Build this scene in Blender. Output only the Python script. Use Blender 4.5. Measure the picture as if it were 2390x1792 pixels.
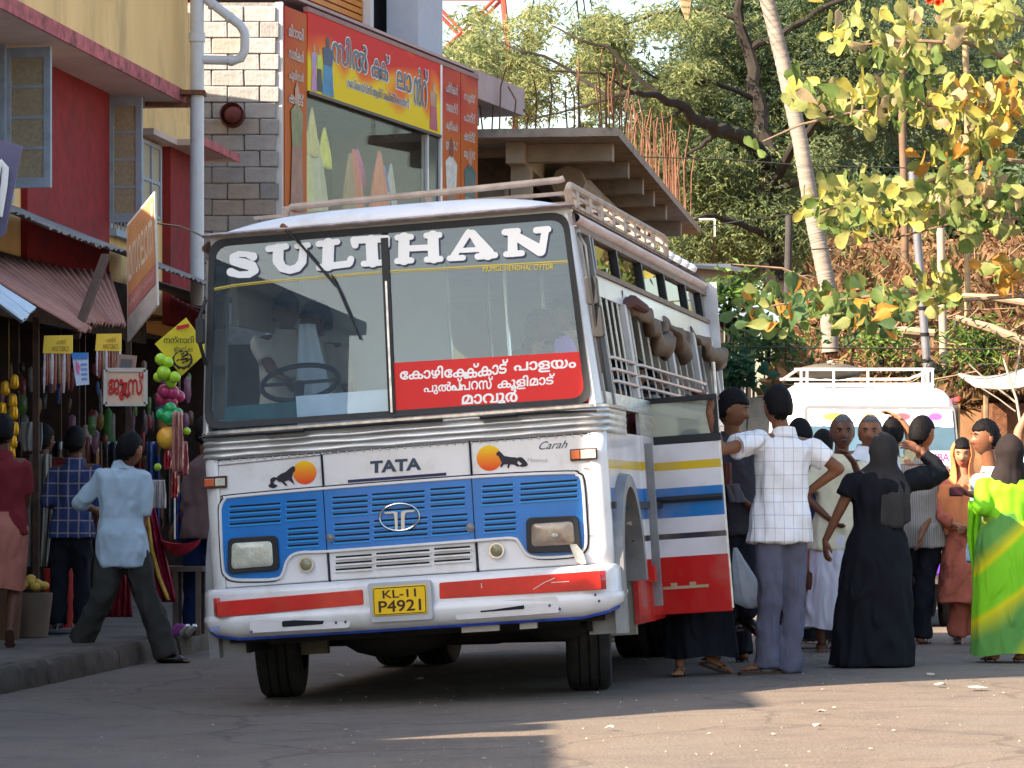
import bpy, bmesh, math, random
import numpy as np
from mathutils import Vector, Matrix, noise
rnd = random.Random(11)
SC = bpy.context.scene
COL = SC.collection
PI = math.pi
for _o in list(bpy.data.objects): bpy.data.objects.remove(_o)

# ------------------------------------------------------------ camera, sky, sun, exposure
FPX, CX, HY, CH = 7780.0, 1195.0, 1171.0, 1.2      # focal length and horizon of the photograph in its own pixels, eye height
cam = bpy.data.cameras.new('camera'); camo = bpy.data.objects.new('camera', cam); COL.objects.link(camo)
camo.location = (0, 0, CH); camo.rotation_euler = (PI/2, 0, 0)
cam.sensor_width = 36; cam.lens = 36*FPX/2390
cam.shift_y = (HY-896)/2390; cam.shift_x = 0
cam.clip_start = .3; cam.clip_end = 3000
SC.camera = camo
SUN = Vector((-.72, -.45, .53)).normalized()        # towards the sun
w = bpy.data.worlds.new('World'); SC.world = w; w.use_nodes = True
nt = w.node_tree; nt.nodes.clear()
sky = nt.nodes.new('ShaderNodeTexSky'); sky.sky_type = 'NISHITA'; sky.sun_disc = False
sky.sun_elevation = math.asin(SUN.z); sky.sun_rotation = math.atan2(SUN.x, SUN.y)
sky.air_density = 1.3; sky.dust_density = 2.6; sky.ozone_density = 1.0
bg = nt.nodes.new('ShaderNodeBackground'); bg.inputs[1].default_value = .10
wo = nt.nodes.new('ShaderNodeOutputWorld')
nt.links.new(sky.outputs[0], bg.inputs[0]); nt.links.new(bg.outputs[0], wo.inputs[0])
sl = bpy.data.lights.new('sun', 'SUN'); sl.energy = 5; sl.angle = math.radians(.6); sl.color = (1, .82, .61)
so = bpy.data.objects.new('sun', sl); COL.objects.link(so)
so.rotation_euler = SUN.to_track_quat('Z', 'Y').to_euler(); so.location = (-20, -10, 25)
SC.view_settings.view_transform = 'Standard'; SC.view_settings.look = 'None'
SC.view_settings.exposure = 1.92; SC.view_settings.gamma = 1; SC.view_settings.use_curve_mapping = False

# ------------------------------------------------------------ helpers
def P(u, v, D): return Vector(((u-CX)/FPX*D, D, CH-(v-HY)/FPX*D))
def sstep(a, b, x):
    t = min(1, max(0, (x-a)/(b-a))); return t*t*(3-2*t)
def G(x, y=0): return .115*sstep(-2.2, 2.6, x)        # cambered road
def ground(u, v, lift=0):
    D = 22.
    for _ in range(12):
        g = G((u-CX)/FPX*D)+lift
        D = (CH-g)*FPX/(v-HY)
    return Vector(((u-CX)/FPX*D, D, g))
class Fr:
    """a local frame; at(u,v,axis,val) = local point seen at photo pixel u,v on the plane local[axis]=val"""
    def __init__(s, O, M3): s.O = Vector(O); s.M = M3; s.I = M3.inverted()
    def loc(s, p): return s.I @ (Vector(p)-s.O)
    def wld(s, p): return s.M @ Vector(p)+s.O
    def at(s, u, v, ax=1, val=0.):
        d = s.I @ Vector(((u-CX)/FPX, 1, -(v-HY)/FPX)); c = s.loc((0, 0, CH))
        if callable(val):
            q = 0
            for _ in range(5):
                p = c+d*((val(q)-c[ax])/d[ax]); q = p.z
            return p
        return c+d*((val-c[ax])/d[ax])
    def m4(s): return Matrix.Translation(s.O) @ s.M.to_4x4()
class MB:
    def __init__(s): s.v = []; s.f = []; s.m = []; s.k = 0
    def add(s, vs, fs):
        o = len(s.v); s.v += [tuple(p) for p in vs]; s.f += [[i+o for i in f] for f in fs]; s.m += [s.k]*len(fs); return s
    def box(s, x0, x1, y0, y1, z0, z1):
        return s.add([(x, y, z) for z in (z0, z1) for y in (y0, y1) for x in (x0, x1)],
                     [(0, 2, 3, 1), (4, 5, 7, 6), (0, 1, 5, 4), (2, 6, 7, 3), (0, 4, 6, 2), (1, 3, 7, 5)])
    def obox(s, c, ax, ay, az):
        c = Vector(c); ax, ay, az = Vector(ax), Vector(ay), Vector(az)
        return s.add([c+ax*i+ay*j+az*k for k in (-1, 1) for j in (-1, 1) for i in (-1, 1)],
                     [(0, 2, 3, 1), (4, 5, 7, 6), (0, 1, 5, 4), (2, 6, 7, 3), (0, 4, 6, 2), (1, 3, 7, 5)])
    def beam(s, p, q, w, h, up=(0, 0, 1)):
        p, q = Vector(p), Vector(q); d = (q-p); n = d.normalized(); sd = n.cross(Vector(up))
        if sd.length < 1e-4: sd = n.cross(Vector((1, 0, 0)))
        sd.normalize(); u = sd.cross(n)
        return s.obox((p+q)/2, d/2, sd*w/2, u*h/2)
    def tube(s, pts, r, n=8, caps=True, flat=1., up=None):
        pts = [Vector(p) for p in pts]; N = len(pts)
        rs = r if isinstance(r, (list, tuple)) else [r]*N
        o = len(s.v); prev = None; vs = []
        for i, p in enumerate(pts):
            t = (pts[min(i+1, N-1)]-pts[max(i-1, 0)])
            t = t.normalized() if t.length > 1e-9 else Vector((0, 0, 1))
            if prev is None:
                a = Vector(up) if up else (Vector((0, 0, 1)) if abs(t.z) < .9 else Vector((1, 0, 0)))
            else: a = prev
            b = t.cross(a)
            if b.length < 1e-6: b = t.cross(Vector((.3, 1, .2)))
            b.normalize(); a = b.cross(t); prev = a
            for k in range(n):
                th = 2*PI*k/n; vs.append(p+(a*math.cos(th)*flat+b*math.sin(th))*rs[i])
        fs = [(i*n+k, i*n+(k+1) % n, (i+1)*n+(k+1) % n, (i+1)*n+k) for i in range(N-1) for k in range(n)]
        if caps: fs += [tuple(range(n-1, -1, -1)), tuple((N-1)*n+k for k in range(n))]
        return s.add(vs, fs)
    def caps(s, p, q, r0, r1, n=10, flat=1., up=None):
        p, q = Vector(p), Vector(q); d = (q-p); L = max(d.length, 1e-6); t = d/L; pts = []; rs = []
        for a in (-1, -.7, -.35): pts.append(p+t*r0*a); rs.append(max(r0*math.sqrt(max(0, 1-a*a)), r0*.05))
        pts.append(p); rs.append(r0); pts.append((p+q)/2); rs.append((r0+r1)/2); pts.append(q); rs.append(r1)
        for a in (.35, .7, 1): pts.append(q+t*r1*a); rs.append(max(r1*math.sqrt(max(0, 1-a*a)), r1*.05))
        return s.tube(pts, rs, n, True, flat, up)
    def prism(s, pts, fn, t0, t1):
        n = len(pts); A = [fn(a, b, t0) for a, b in pts]; B = [fn(a, b, t1) for a, b in pts]
        return s.add(A+B, [tuple(range(n)), tuple(range(2*n-1, n-1, -1))]+[(i, n+i, n+(i+1) % n, (i+1) % n) for i in range(n)])
    def grid(s, nu, nv, fn, closeu=False):
        vs = [fn(i/nu, j/nv) for j in range(nv+1) for i in range(nu+(0 if closeu else 1))]; W = nu if closeu else nu+1
        return s.add(vs, [(j*W+i, j*W+(i+1) % W, (j+1)*W+(i+1) % W, (j+1)*W+i) for j in range(nv) for i in range(nu)])
    def ell(s, c, rx, ry, rz, n=12, m=8, M=None):
        c = Vector(c); vs = []; M = M or Matrix.Identity(3)
        for j in range(m+1):
            ph = PI*j/m-PI/2
            for i in range(n):
                th = 2*PI*i/n; vs.append(c+M @ Vector((rx*math.cos(ph)*math.cos(th), ry*math.cos(ph)*math.sin(th), rz*math.sin(ph))))
        return s.add(vs, [(j*n+i, j*n+(i+1) % n, (j+1)*n+(i+1) % n, (j+1)*n+i) for j in range(m) for i in range(n)])
    def loft(s, rings, cap=True):
        n = len(rings[0]); vs = [p for r in rings for p in r]
        fs = [(j*n+i, j*n+(i+1) % n, (j+1)*n+(i+1) % n, (j+1)*n+i) for j in range(len(rings)-1) for i in range(n)]
        if cap: fs += [tuple(range(n-1, -1, -1)), tuple((len(rings)-1)*n+i for i in range(n))]
        return s.add(vs, fs)
    def mesh(s, name, mats):
        me = bpy.data.meshes.new(name); me.from_pydata(s.v, [], s.f)
        if not isinstance(mats, (list, tuple)): mats = [mats]
        for m_ in mats: me.materials.append(m_)
        if len(mats) > 1: me.polygons.foreach_set('material_index', s.m)
        return me
    def build(s, name, mats, parent=None, smooth=False, bevel=0, fix=True, ang=42, solid=0, keepn=False):
        me = s.mesh(name, mats)
        if fix:
            bm = bmesh.new(); bm.from_mesh(me); bmesh.ops.recalc_face_normals(bm, faces=bm.faces)
            bm.to_mesh(me); bm.free()
        return link(name, me, parent, smooth, bevel, ang, solid)
def link(name, me, parent=None, smooth=False, bevel=0, ang=42, solid=0):
    if smooth:
        me.shade_smooth()
        me.set_sharp_from_angle(angle=math.radians(ang))
    o = bpy.data.objects.new(name, me); COL.objects.link(o)
    if parent: o.parent = parent
    if solid:
        m_ = o.modifiers.new('solid', 'SOLIDIFY'); m_.thickness = solid; m_.offset = 0
    if bevel:
        m_ = o.modifiers.new('bevel', 'BEVEL'); m_.width = bevel; m_.segments = 2; m_.limit_method = 'ANGLE'; m_.angle_limit = math.radians(40)
    return o
def tag(o, label=None, cat=None, group=None, kind=None):
    if label: o['label'] = label
    if cat: o['category'] = cat
    if group: o['group'] = group
    if kind: o['kind'] = kind
    return o
def empty(name, loc, label, cat, group=None, M=None, rz=0):
    o = bpy.data.objects.new(name, None); COL.objects.link(o); o.empty_display_size = .2
    if M is not None: o.matrix_world = M
    else: o.location = loc; o.rotation_euler = (0, 0, rz)
    return tag(o, label, cat, group)
def share(src, name, parent, loc=None, rot=None, scale=None):
    c = src.copy(); c.name = name; COL.objects.link(c); c.parent = parent
    if loc is not None: c.location = loc
    if rot is not None: c.rotation_euler = rot
    if scale is not None: c.scale = scale
    return c

# ------------------------------------------------------------ materials
_mc = {}
def mat(name, col, rough=.7, metal=0, var=.12, scale=6., bump=0., bscale=40., col2=None, spec=.3, trans=0, dirt=0., dcol=(.09, .07, .05), dscale=1.3, stretch=(1, 1, 1), coat=0, sss=0):
    if name in _mc: return _mc[name]
    m = bpy.data.materials.new(name); m.use_nodes = True; n = m.node_tree; b = n.nodes['Principled BSDF']
    b.inputs['Roughness'].default_value = rough; b.inputs['Metallic'].default_value = metal
    b.inputs['Specular IOR Level'].default_value = spec
    if coat: b.inputs['Coat Weight'].default_value = coat; b.inputs['Coat Roughness'].default_value = .08
    if sss: b.inputs['Subsurface Weight'].default_value = sss; b.inputs['Subsurface Radius'].default_value = (.02, .008, .004)
    c = tuple(col)+(1,)
    tc = n.nodes.new('ShaderNodeTexCoord'); mp = n.nodes.new('ShaderNodeMapping'); mp.inputs['Scale'].default_value = stretch
    n.links.new(tc.outputs['Object'], mp.inputs[0])
    out = None
    if var or col2:
        nz = n.nodes.new('ShaderNodeTexNoise'); nz.inputs['Scale'].default_value = scale; nz.inputs['Detail'].default_value = 5; nz.inputs['Roughness'].default_value = .6
        n.links.new(mp.outputs[0], nz.inputs['Vector'])
        cr = n.nodes.new('ShaderNodeValToRGB'); cr.color_ramp.elements[0].position = .3; cr.color_ramp.elements[1].position = .7
        a = tuple(x*(1-var) for x in col)+(1,) if col2 is None else c
        d = tuple(min(1, x*(1+var)) for x in col)+(1,) if col2 is None else tuple(col2)+(1,)
        cr.color_ramp.elements[0].color = a; cr.color_ramp.elements[1].color = d
        n.links.new(nz.outputs[0], cr.inputs[0]); out = cr.outputs[0]
    if dirt:
        nz2 = n.nodes.new('ShaderNodeTexNoise'); nz2.inputs['Scale'].default_value = dscale; nz2.inputs['Detail'].default_value = 8; nz2.inputs['Roughness'].default_value = .7
        n.links.new(mp.outputs[0], nz2.inputs['Vector'])
        r2 = n.nodes.new('ShaderNodeValToRGB'); r2.color_ramp.elements[0].position = .5; r2.color_ramp.elements[1].position = .68
        r2.color_ramp.elements[0].color = (0, 0, 0, 1); r2.color_ramp.elements[1].color = (dirt,)*3+(1,)
        n.links.new(nz2.outputs[0], r2.inputs[0])
        mx = n.nodes.new('ShaderNodeMixRGB'); mx.inputs[2].default_value = tuple(dcol)+(1,)
        n.links.new(r2.outputs[0], mx.inputs[0])
        if out: n.links.new(out, mx.inputs[1])
        else: mx.inputs[1].default_value = c
        out = mx.outputs[0]
    if out: n.links.new(out, b.inputs['Base Color'])
    else: b.inputs['Base Color'].default_value = c
    if bump:
        nb = n.nodes.new('ShaderNodeTexNoise'); nb.inputs['Scale'].default_value = bscale; nb.inputs['Detail'].default_value = 4
        n.links.new(mp.outputs[0], nb.inputs['Vector'])
        bp = n.nodes.new('ShaderNodeBump'); bp.inputs['Strength'].default_value = bump; bp.inputs['Distance'].default_value = .01
        n.links.new(nb.outputs[0], bp.inputs['Height']); n.links.new(bp.outputs[0], b.inputs['Normal'])
    if trans:      # leaf / thin cloth translucency
        tr = n.nodes.new('ShaderNodeBsdfTranslucent'); ms = n.nodes.new('ShaderNodeMixShader'); ms.inputs[0].default_value = trans
        if out: n.links.new(out, tr.inputs[0])
        else: tr.inputs[0].default_value = c
        n.links.new(b.outputs[0], ms.inputs[1]); n.links.new(tr.outputs[0], ms.inputs[2])
        n.links.new(ms.outputs[0], n.nodes['Material Output'].inputs[0])
    _mc[name] = m; return m
def crease(m, amt=.9):
    """soft cloth folds as relief"""
    if m.get('cr'): return m
    m['cr'] = 1; n = m.node_tree; b = n.nodes['Principled BSDF']; tc = n.nodes.new('ShaderNodeTexCoord'); mp = n.nodes.new('ShaderNodeMapping'); mp.inputs['Scale'].default_value = (1, 1, .45); mp.inputs['Rotation'].default_value = (.2, .35, 0)
    nz = n.nodes.new('ShaderNodeTexNoise'); nz.inputs['Scale'].default_value = 7.5; nz.inputs['Detail'].default_value = 2.5; nz.inputs['Distortion'].default_value = .9; nz.noise_type = 'RIDGED_MULTIFRACTAL'
    bp = n.nodes.new('ShaderNodeBump'); bp.inputs['Strength'].default_value = amt; bp.inputs['Distance'].default_value = .05
    n.links.new(tc.outputs['Object'], mp.inputs[0]); n.links.new(mp.outputs[0], nz.inputs['Vector']); n.links.new(nz.outputs[0], bp.inputs['Height'])
    if b.inputs['Normal'].links: n.links.new(b.inputs['Normal'].links[0].from_socket, bp.inputs['Normal'])
    n.links.new(bp.outputs[0], b.inputs['Normal']); b.inputs['Specular IOR Level'].default_value = .12; b.inputs['Sheen Weight'].default_value = .0
    return m
def glass(name, tint=(.9, .95, 1), refl=.12, rough=.01, haze=0., hcol=(.5, .55, .6), k=.75):
    if name in _mc: return _mc[name]
    m = bpy.data.materials.new(name); m.use_nodes = True; n = m.node_tree; n.nodes.clear()
    t = n.nodes.new('ShaderNodeBsdfTransparent'); t.inputs[0].default_value = tuple(tint)+(1,)
    g = n.nodes.new('ShaderNodeBsdfGlossy'); g.inputs['Roughness'].default_value = rough
    lw = n.nodes.new('ShaderNodeLayerWeight'); lw.inputs[0].default_value = .5
    pw = n.nodes.new('ShaderNodeMath'); pw.operation = 'POWER'; pw.inputs[1].default_value = 4.5; n.links.new(lw.outputs['Facing'], pw.inputs[0])
    ad = n.nodes.new('ShaderNodeMath'); ad.operation = 'MULTIPLY_ADD'; ad.inputs[1].default_value = k; ad.inputs[2].default_value = refl*.6; ad.use_clamp = True
    n.links.new(pw.outputs[0], ad.inputs[0])
    ms = n.nodes.new('ShaderNodeMixShader'); n.links.new(ad.outputs[0], ms.inputs[0])
    last = t.outputs[0]
    if haze:       # dust film, also carrying painted sky tint
        d = n.nodes.new('ShaderNodeBsdfDiffuse'); d.inputs[0].default_value = tuple(hcol)+(1,)
        m2 = n.nodes.new('ShaderNodeMixShader'); m2.inputs[0].default_value = haze
        n.links.new(last, m2.inputs[1]); n.links.new(d.outputs[0], m2.inputs[2]); last = m2.outputs[0]
    n.links.new(last, ms.inputs[1]); n.links.new(g.outputs[0], ms.inputs[2])
    o = n.nodes.new('ShaderNodeOutputMaterial'); n.links.new(ms.outputs[0], o.inputs[0])
    _mc[name] = m; return m
def plaid(name, base, line, sx=.06, sz=.07, wx=.09, wz=.06, line2=None, rough=.8, only_x=False, k2=.5):
    """woven check shirt: thin lines every sx / sz metres along object X and Z"""
    m = mat(name, base, rough, var=.06, scale=9, bump=.25, bscale=14); n = m.node_tree; b = n.nodes['Principled BSDF']
    src = b.inputs['Base Color'].links[0].from_socket
    tc = n.nodes.new('ShaderNodeTexCoord'); sp = n.nodes.new('ShaderNodeSeparateXYZ'); n.links.new(tc.outputs['Object'], sp.inputs[0])
    wb = n.nodes.new('ShaderNodeTexNoise'); wb.inputs['Scale'].default_value = 3.; n.links.new(tc.outputs['Object'], wb.inputs['Vector'])
    def lines(sock, step, wd):
        d = n.nodes.new('ShaderNodeMath'); d.operation = 'MULTIPLY_ADD'; d.inputs[1].default_value = .02; n.links.new(wb.outputs[0], d.inputs[0]); n.links.new(sock, d.inputs[2])
        a = n.nodes.new('ShaderNodeMath'); a.operation = 'DIVIDE'; a.inputs[1].default_value = step; n.links.new(d.outputs[0], a.inputs[0])
        f = n.nodes.new('ShaderNodeMath'); f.operation = 'FRACT'; n.links.new(a.outputs[0], f.inputs[0])
        l = n.nodes.new('ShaderNodeMath'); l.operation = 'LESS_THAN'; l.inputs[1].default_value = wd; n.links.new(f.outputs[0], l.inputs[0]); return l.outputs[0]
    for sock, st, wd, c in ((sp.outputs[0], sx, wx, line), (sp.outputs[2], sz, wz, line2 or line)):
        if only_x and sock == sp.outputs[2]: continue
        l = lines(sock, st, wd)
        k = n.nodes.new('ShaderNodeMath'); k.operation = 'MULTIPLY'; k.inputs[1].default_value = k2; n.links.new(l, k.inputs[0])
        mx = n.nodes.new('ShaderNodeMixRGB'); mx.inputs[2].default_value = tuple(c)+(1,); n.links.new(k.outputs[0], mx.inputs[0]); n.links.new(src, mx.inputs[1]); src = mx.outputs[0]
    n.links.new(src, b.inputs['Base Color']); return m
WHITE = mat('white_paint', (.70, .69, .70), .35, var=.05, scale=2, dirt=.25, dscale=2.2, dcol=(.42, .38, .34), coat=.3)
BLACK = mat('black_rubber', (.018, .018, .02), .6, var=.2)
CHROME = mat('chrome', (.6, .6, .6), .22, 1, var=.1)
DARK = mat('dark_void', (.012, .012, .014), .9, var=.1)

# ------------------------------------------------------------ lettering
_fonts = {}
def text_mesh(s, size=1., ext=.002, off=0., shear=0.):
    """outlines of the text filled by the non-zero rule (glyph contours may overlap) -> (points, triangles)"""
    from mathutils.geometry import delaunay_2d_cdt
    cu = bpy.data.curves.new('t', 'FONT'); cu.body = s; cu.size = size; cu.shear = shear; cu.resolution_u = 4; cu.fill_mode = 'NONE'
    o = bpy.data.objects.new('t', cu); COL.objects.link(o)
    dg = bpy.context.evaluated_depsgraph_get(); me = bpy.data.meshes.new_from_object(o.evaluated_get(dg)); bpy.data.objects.remove(o)
    nb = {}
    for e in me.edges:
        a, b = e.vertices; nb.setdefault(a, []).append(b); nb.setdefault(b, []).append(a)
    pts = [Vector((v.co.x, v.co.y)) for v in me.vertices]; seen = set(); loops = []
    for v0 in range(len(pts)):
        if v0 in seen or v0 not in nb: continue
        lp = [v0]; seen.add(v0); cur = min(nb[v0], key=lambda q: (abs(q-v0-1), q))
        while cur not in seen:
            lp.append(cur); seen.add(cur); nx = [q for q in nb[cur] if q not in seen]
            if not nx: break
            cur = nx[0]
        if len(lp) > 2: loops.append(lp)
    bpy.data.meshes.remove(me)
    if not loops: return [], []
    def area(lp): return sum(pts[lp[i-1]].x*pts[lp[i]].y-pts[lp[i]].x*pts[lp[i-1]].y for i in range(len(lp)))
    sg = [1 if area(lp) > 0 else -1 for lp in loops]; big = sg[max(range(len(loops)), key=lambda i: abs(area(loops[i])))]
    if off:        # embolden: push every contour along its own outward side
        new = {}
        for lp in loops:
            n = len(lp)
            for i in range(n):
                d1 = (pts[lp[i]]-pts[lp[i-1]]); d2 = (pts[lp[(i+1) % n]]-pts[lp[i]])
                if d1.length < 1e-7 or d2.length < 1e-7: new[lp[i]] = pts[lp[i]]; continue
                d1.normalize(); d2.normalize(); nn = Vector((d1.y+d2.y, -d1.x-d2.x))
                if nn.length < .2: nn = Vector((d2.y, -d2.x))
                c = max(.55, nn.length/2); new[lp[i]] = pts[lp[i]]+nn.normalized()*(off/c)*big
        for k, v in new.items(): pts[k] = v
        sg = [1 if area(lp) > 0 else -1 for lp in loops]
    V, E, F, _, _, _ = delaunay_2d_cdt(pts, [(lp[i-1], lp[i]) for lp in loops for i in range(len(lp))], [], 0, 1e-5)
    A = np.array([pts[lp[i-1]][:] for lp in loops for i in range(len(lp))]); Bn = np.array([pts[lp[i]][:] for lp in loops for i in range(len(lp))]); keep = []
    for f in F:
        c = (V[f[0]]+V[f[1]]+V[f[2]])/3; a1 = A-np.array(c[:]); b1 = Bn-np.array(c[:])
        wn = np.arctan2(a1[:, 0]*b1[:, 1]-a1[:, 1]*b1[:, 0], (a1*b1).sum(1)).sum()/(2*PI)
        if abs(wn) > .5: keep.append(f)
    return [tuple(v) for v in V], keep
def lettering(name, s, box, fn, m, parent, ext=.001, off=0., shear=0., lift=0., label=None, kind=None):
    """text fitted to box (a0,a1,b0,b1); fn(a,b,t) maps sheet coordinates to the frame"""
    co, fc = text_mesh(s, 1, 0, off*.6, shear)
    if not co: return None
    x0, x1 = min(c[0] for c in co), max(c[0] for c in co); y0, y1 = min(c[1] for c in co), max(c[1] for c in co)
    a0, a1, b0, b1 = box
    mb = MB(); V = [((c[0]-x0)/(x1-x0)*(a1-a0)+a0, (c[1]-y0)/(y1-y0)*(b1-b0)+b0) for c in co]
    mb.add([fn(a, b, lift) for a, b in V], fc)
    o = mb.build(name, m, parent)
    if label: o['label'] = label
    return o
def outline_mesh(loops, fn, t0, t1):
    """filled outline with holes: loops = list of 2D closed loops, smooth extruded between t0 and t1"""
    cu = bpy.data.curves.new('o', 'CURVE'); cu.dimensions = '2D'; cu.fill_mode = 'BOTH'
    for lp in loops:
        sp = cu.splines.new('POLY'); sp.points.add(len(lp)-1); sp.use_cyclic_u = True
        for i, (a, b) in enumerate(lp): sp.points[i].co = (a, b, 0, 1)
    cu.extrude = .5
    o = bpy.data.objects.new('o', cu); COL.objects.link(o)
    dg = bpy.context.evaluated_depsgraph_get(); me = bpy.data.meshes.new_from_object(o.evaluated_get(dg)); bpy.data.objects.remove(o)
    mb = MB(); mb.add([fn(v.co.x, v.co.y, t0 if v.co.z < 0 else t1) for v in me.vertices], [list(p.vertices) for p in me.polygons]); return mb
def smooth_loop(pts, sub=4, sharp=()):
    """Catmull-Rom through the points"""
    n = len(pts); out = []
    for i in range(n):
        p0, p1, p2, p3 = pts[i-1], pts[i], pts[(i+1) % n], pts[(i+2) % n]
        if i in sharp or (i+1) % n in sharp:
            p0 = p1 if i in sharp else p0; p3 = p2 if (i+1) % n in sharp else p3
        for k in range(sub):
            t = k/sub
            out.append(tuple(.5*((2*p1[j])+(-p0[j]+p2[j])*t+(2*p0[j]-5*p1[j]+4*p2[j]-p3[j])*t*t+(-p0[j]+3*p1[j]-3*p2[j]+p3[j])*t**3) for j in (0, 1)))
    return out
# ============================================================ GROUND
ASPH = mat('asphalt', (.165, .128, .102), .92, var=.16, scale=1.1, bump=.9, bscale=55, dirt=.55, dcol=(.085, .076, .07), dscale=.55)
def asphalt_speckle(m):
    n = m.node_tree; b = n.nodes['Principled BSDF']; src = b.inputs['Base Color'].links[0].from_socket
    tc = n.nodes.new('ShaderNodeTexCoord')
    for sc_, lo, c, f in ((120, .60, (.26, .23, .2), .8), (60, .60, (.05, .045, .042), .7), (14, .58, (.20, .165, .13), .55), (3.1, .5, (.085, .076, .07), .5), (.9, .45, (.175, .15, .125), .5)):
        v = n.nodes.new('ShaderNodeTexNoise'); v.inputs['Scale'].default_value = sc_; v.inputs['Detail'].default_value = 3; n.links.new(tc.outputs['Object'], v.inputs['Vector'])
        r = n.nodes.new('ShaderNodeMapRange'); r.inputs[1].default_value = lo; r.inputs[2].default_value = lo+(.08 if sc_ > 5 else .2); r.inputs[4].default_value = f; n.links.new(v.outputs[0], r.inputs[0])
        x = n.nodes.new('ShaderNodeMixRGB'); x.inputs[2].default_value = c+(1,); n.links.new(r.outputs[0], x.inputs[0]); n.links.new(src, x.inputs[1]); src = x.outputs[0]
    nz = n.nodes.new('ShaderNodeTexNoise'); nz.inputs['Scale'].default_value = 1.6; nz.inputs['Detail'].default_value = 6; n.links.new(tc.outputs['Object'], nz.inputs['Vector'])
    ad = n.nodes.new('ShaderNodeMixRGB'); ad.inputs[0].default_value = .35; n.links.new(tc.outputs['Object'], ad.inputs[1]); n.links.new(nz.outputs['Color'], ad.inputs[2])
    vo = n.nodes.new('ShaderNodeTexVoronoi'); vo.feature = 'DISTANCE_TO_EDGE'; vo.inputs['Scale'].default_value = .75; n.links.new(ad.outputs[0], vo.inputs['Vector'])
    r = n.nodes.new('ShaderNodeMapRange'); r.inputs[1].default_value = .004; r.inputs[2].default_value = .014; r.inputs[3].default_value = .38; r.inputs[4].default_value = 0; n.links.new(vo.outputs['Distance'], r.inputs[0])
    x = n.nodes.new('ShaderNodeMixRGB'); x.inputs[2].default_value = (.04, .036, .034, 1); n.links.new(r.outputs[0], x.inputs[0]); n.links.new(src, x.inputs[1]); src = x.outputs[0]
    n.links.new(src, b.inputs['Base Color'])
asphalt_speckle(ASPH)
def kx(y): return -3.19+.111*(y-20.8)
mb = MB()
xs = [-9, -7, -5.5]+[-4.5+.25*i for i in range(40)]+[6, 8, 12, 20, 40, 80]
ys = [-20, -8, 0, 5]+[8+.5*i for i in range(70)]+[46, 52, 60, 80, 130]
mb.add([(x, y, G(x)+.006*noise.noise(Vector((x*.7, y*.5, 0)))) for y in ys for x in xs],
       [(j*len(xs)+i, j*len(xs)+i+1, (j+1)*len(xs)+i+1, (j+1)*len(xs)+i) for j in range(len(ys)-1) for i in range(len(xs)-1)])
tag(mb.build('road', ASPH, smooth=True), kind='structure')
SOIL = mat('dry_soil', (.22, .13, .075), .95, var=.3, scale=1.5, bump=.6, bscale=9)
mb = MB(); mb.add([(-900, -300, -.12), (900, -300, -.12), (900, 1600, -.12), (-900, 1600, -.12)], [(0, 1, 2, 3)])
tag(mb.build('ground', SOIL), kind='structure')
PAVE = mat('pavement_concrete', (.13, .105, .085), .9, var=.25, scale=2.4, bump=.7, bscale=22, dirt=.7, dcol=(.05, .04, .035), dscale=1.4)
KERB = mat('kerb_stone_weathered', (.1, .082, .068), .95, var=.3, scale=5, bump=1., bscale=14, dirt=.6, dcol=(.03, .027, .025), dscale=3)
mb = MB()
ys = [4+.5*i for i in range(74)]
mb.grid(8, len(ys)-1, lambda a, b: (kx(ys[0]+(ys[-1]-ys[0])*b)-.18-5.2*(1-a), ys[0]+(ys[-1]-ys[0])*b, .15+.008*noise.noise(Vector((a*9, b*40, 1)))))
tag(mb.build('pavement', PAVE, smooth=True), kind='structure')
kb = empty('kerb', (kx(21), 21, 0), None, None); kb['kind'] = 'structure'
y = 8.
while y < 40:
    L = rnd.uniform(.8, 1.25); x0, x1 = kx(y+.012), kx(y+L-.012); mb = MB(); j = rnd.uniform(-.012, .012)
    nseg = 6
    def kv(a, b, y=y, L=L, j=j):
        yy = y+.012+(L-.024)*a; s_ = [(-.22, -.05), (-.22, .15), (-.03, .158), (0, .125), (.012, .02), (.012, -.1)]
        k_ = min(5, int(b*5+.5)); dx, dz = s_[k_]; nn = noise.noise(Vector((yy*4, k_*1.7, 3)))*.022
        return (kx(yy)+dx+j+nn-kx(21), yy-21, dz+nn*.6)
    mb.grid(nseg, 5, kv)
    mb.add([kv(0, b/5) for b in range(6)], [tuple(range(6))]); mb.add([kv(1, b/5) for b in range(6)], [tuple(range(6))])
    mb.build('kerb_stone', KERB, kb, smooth=True); y += L
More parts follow.
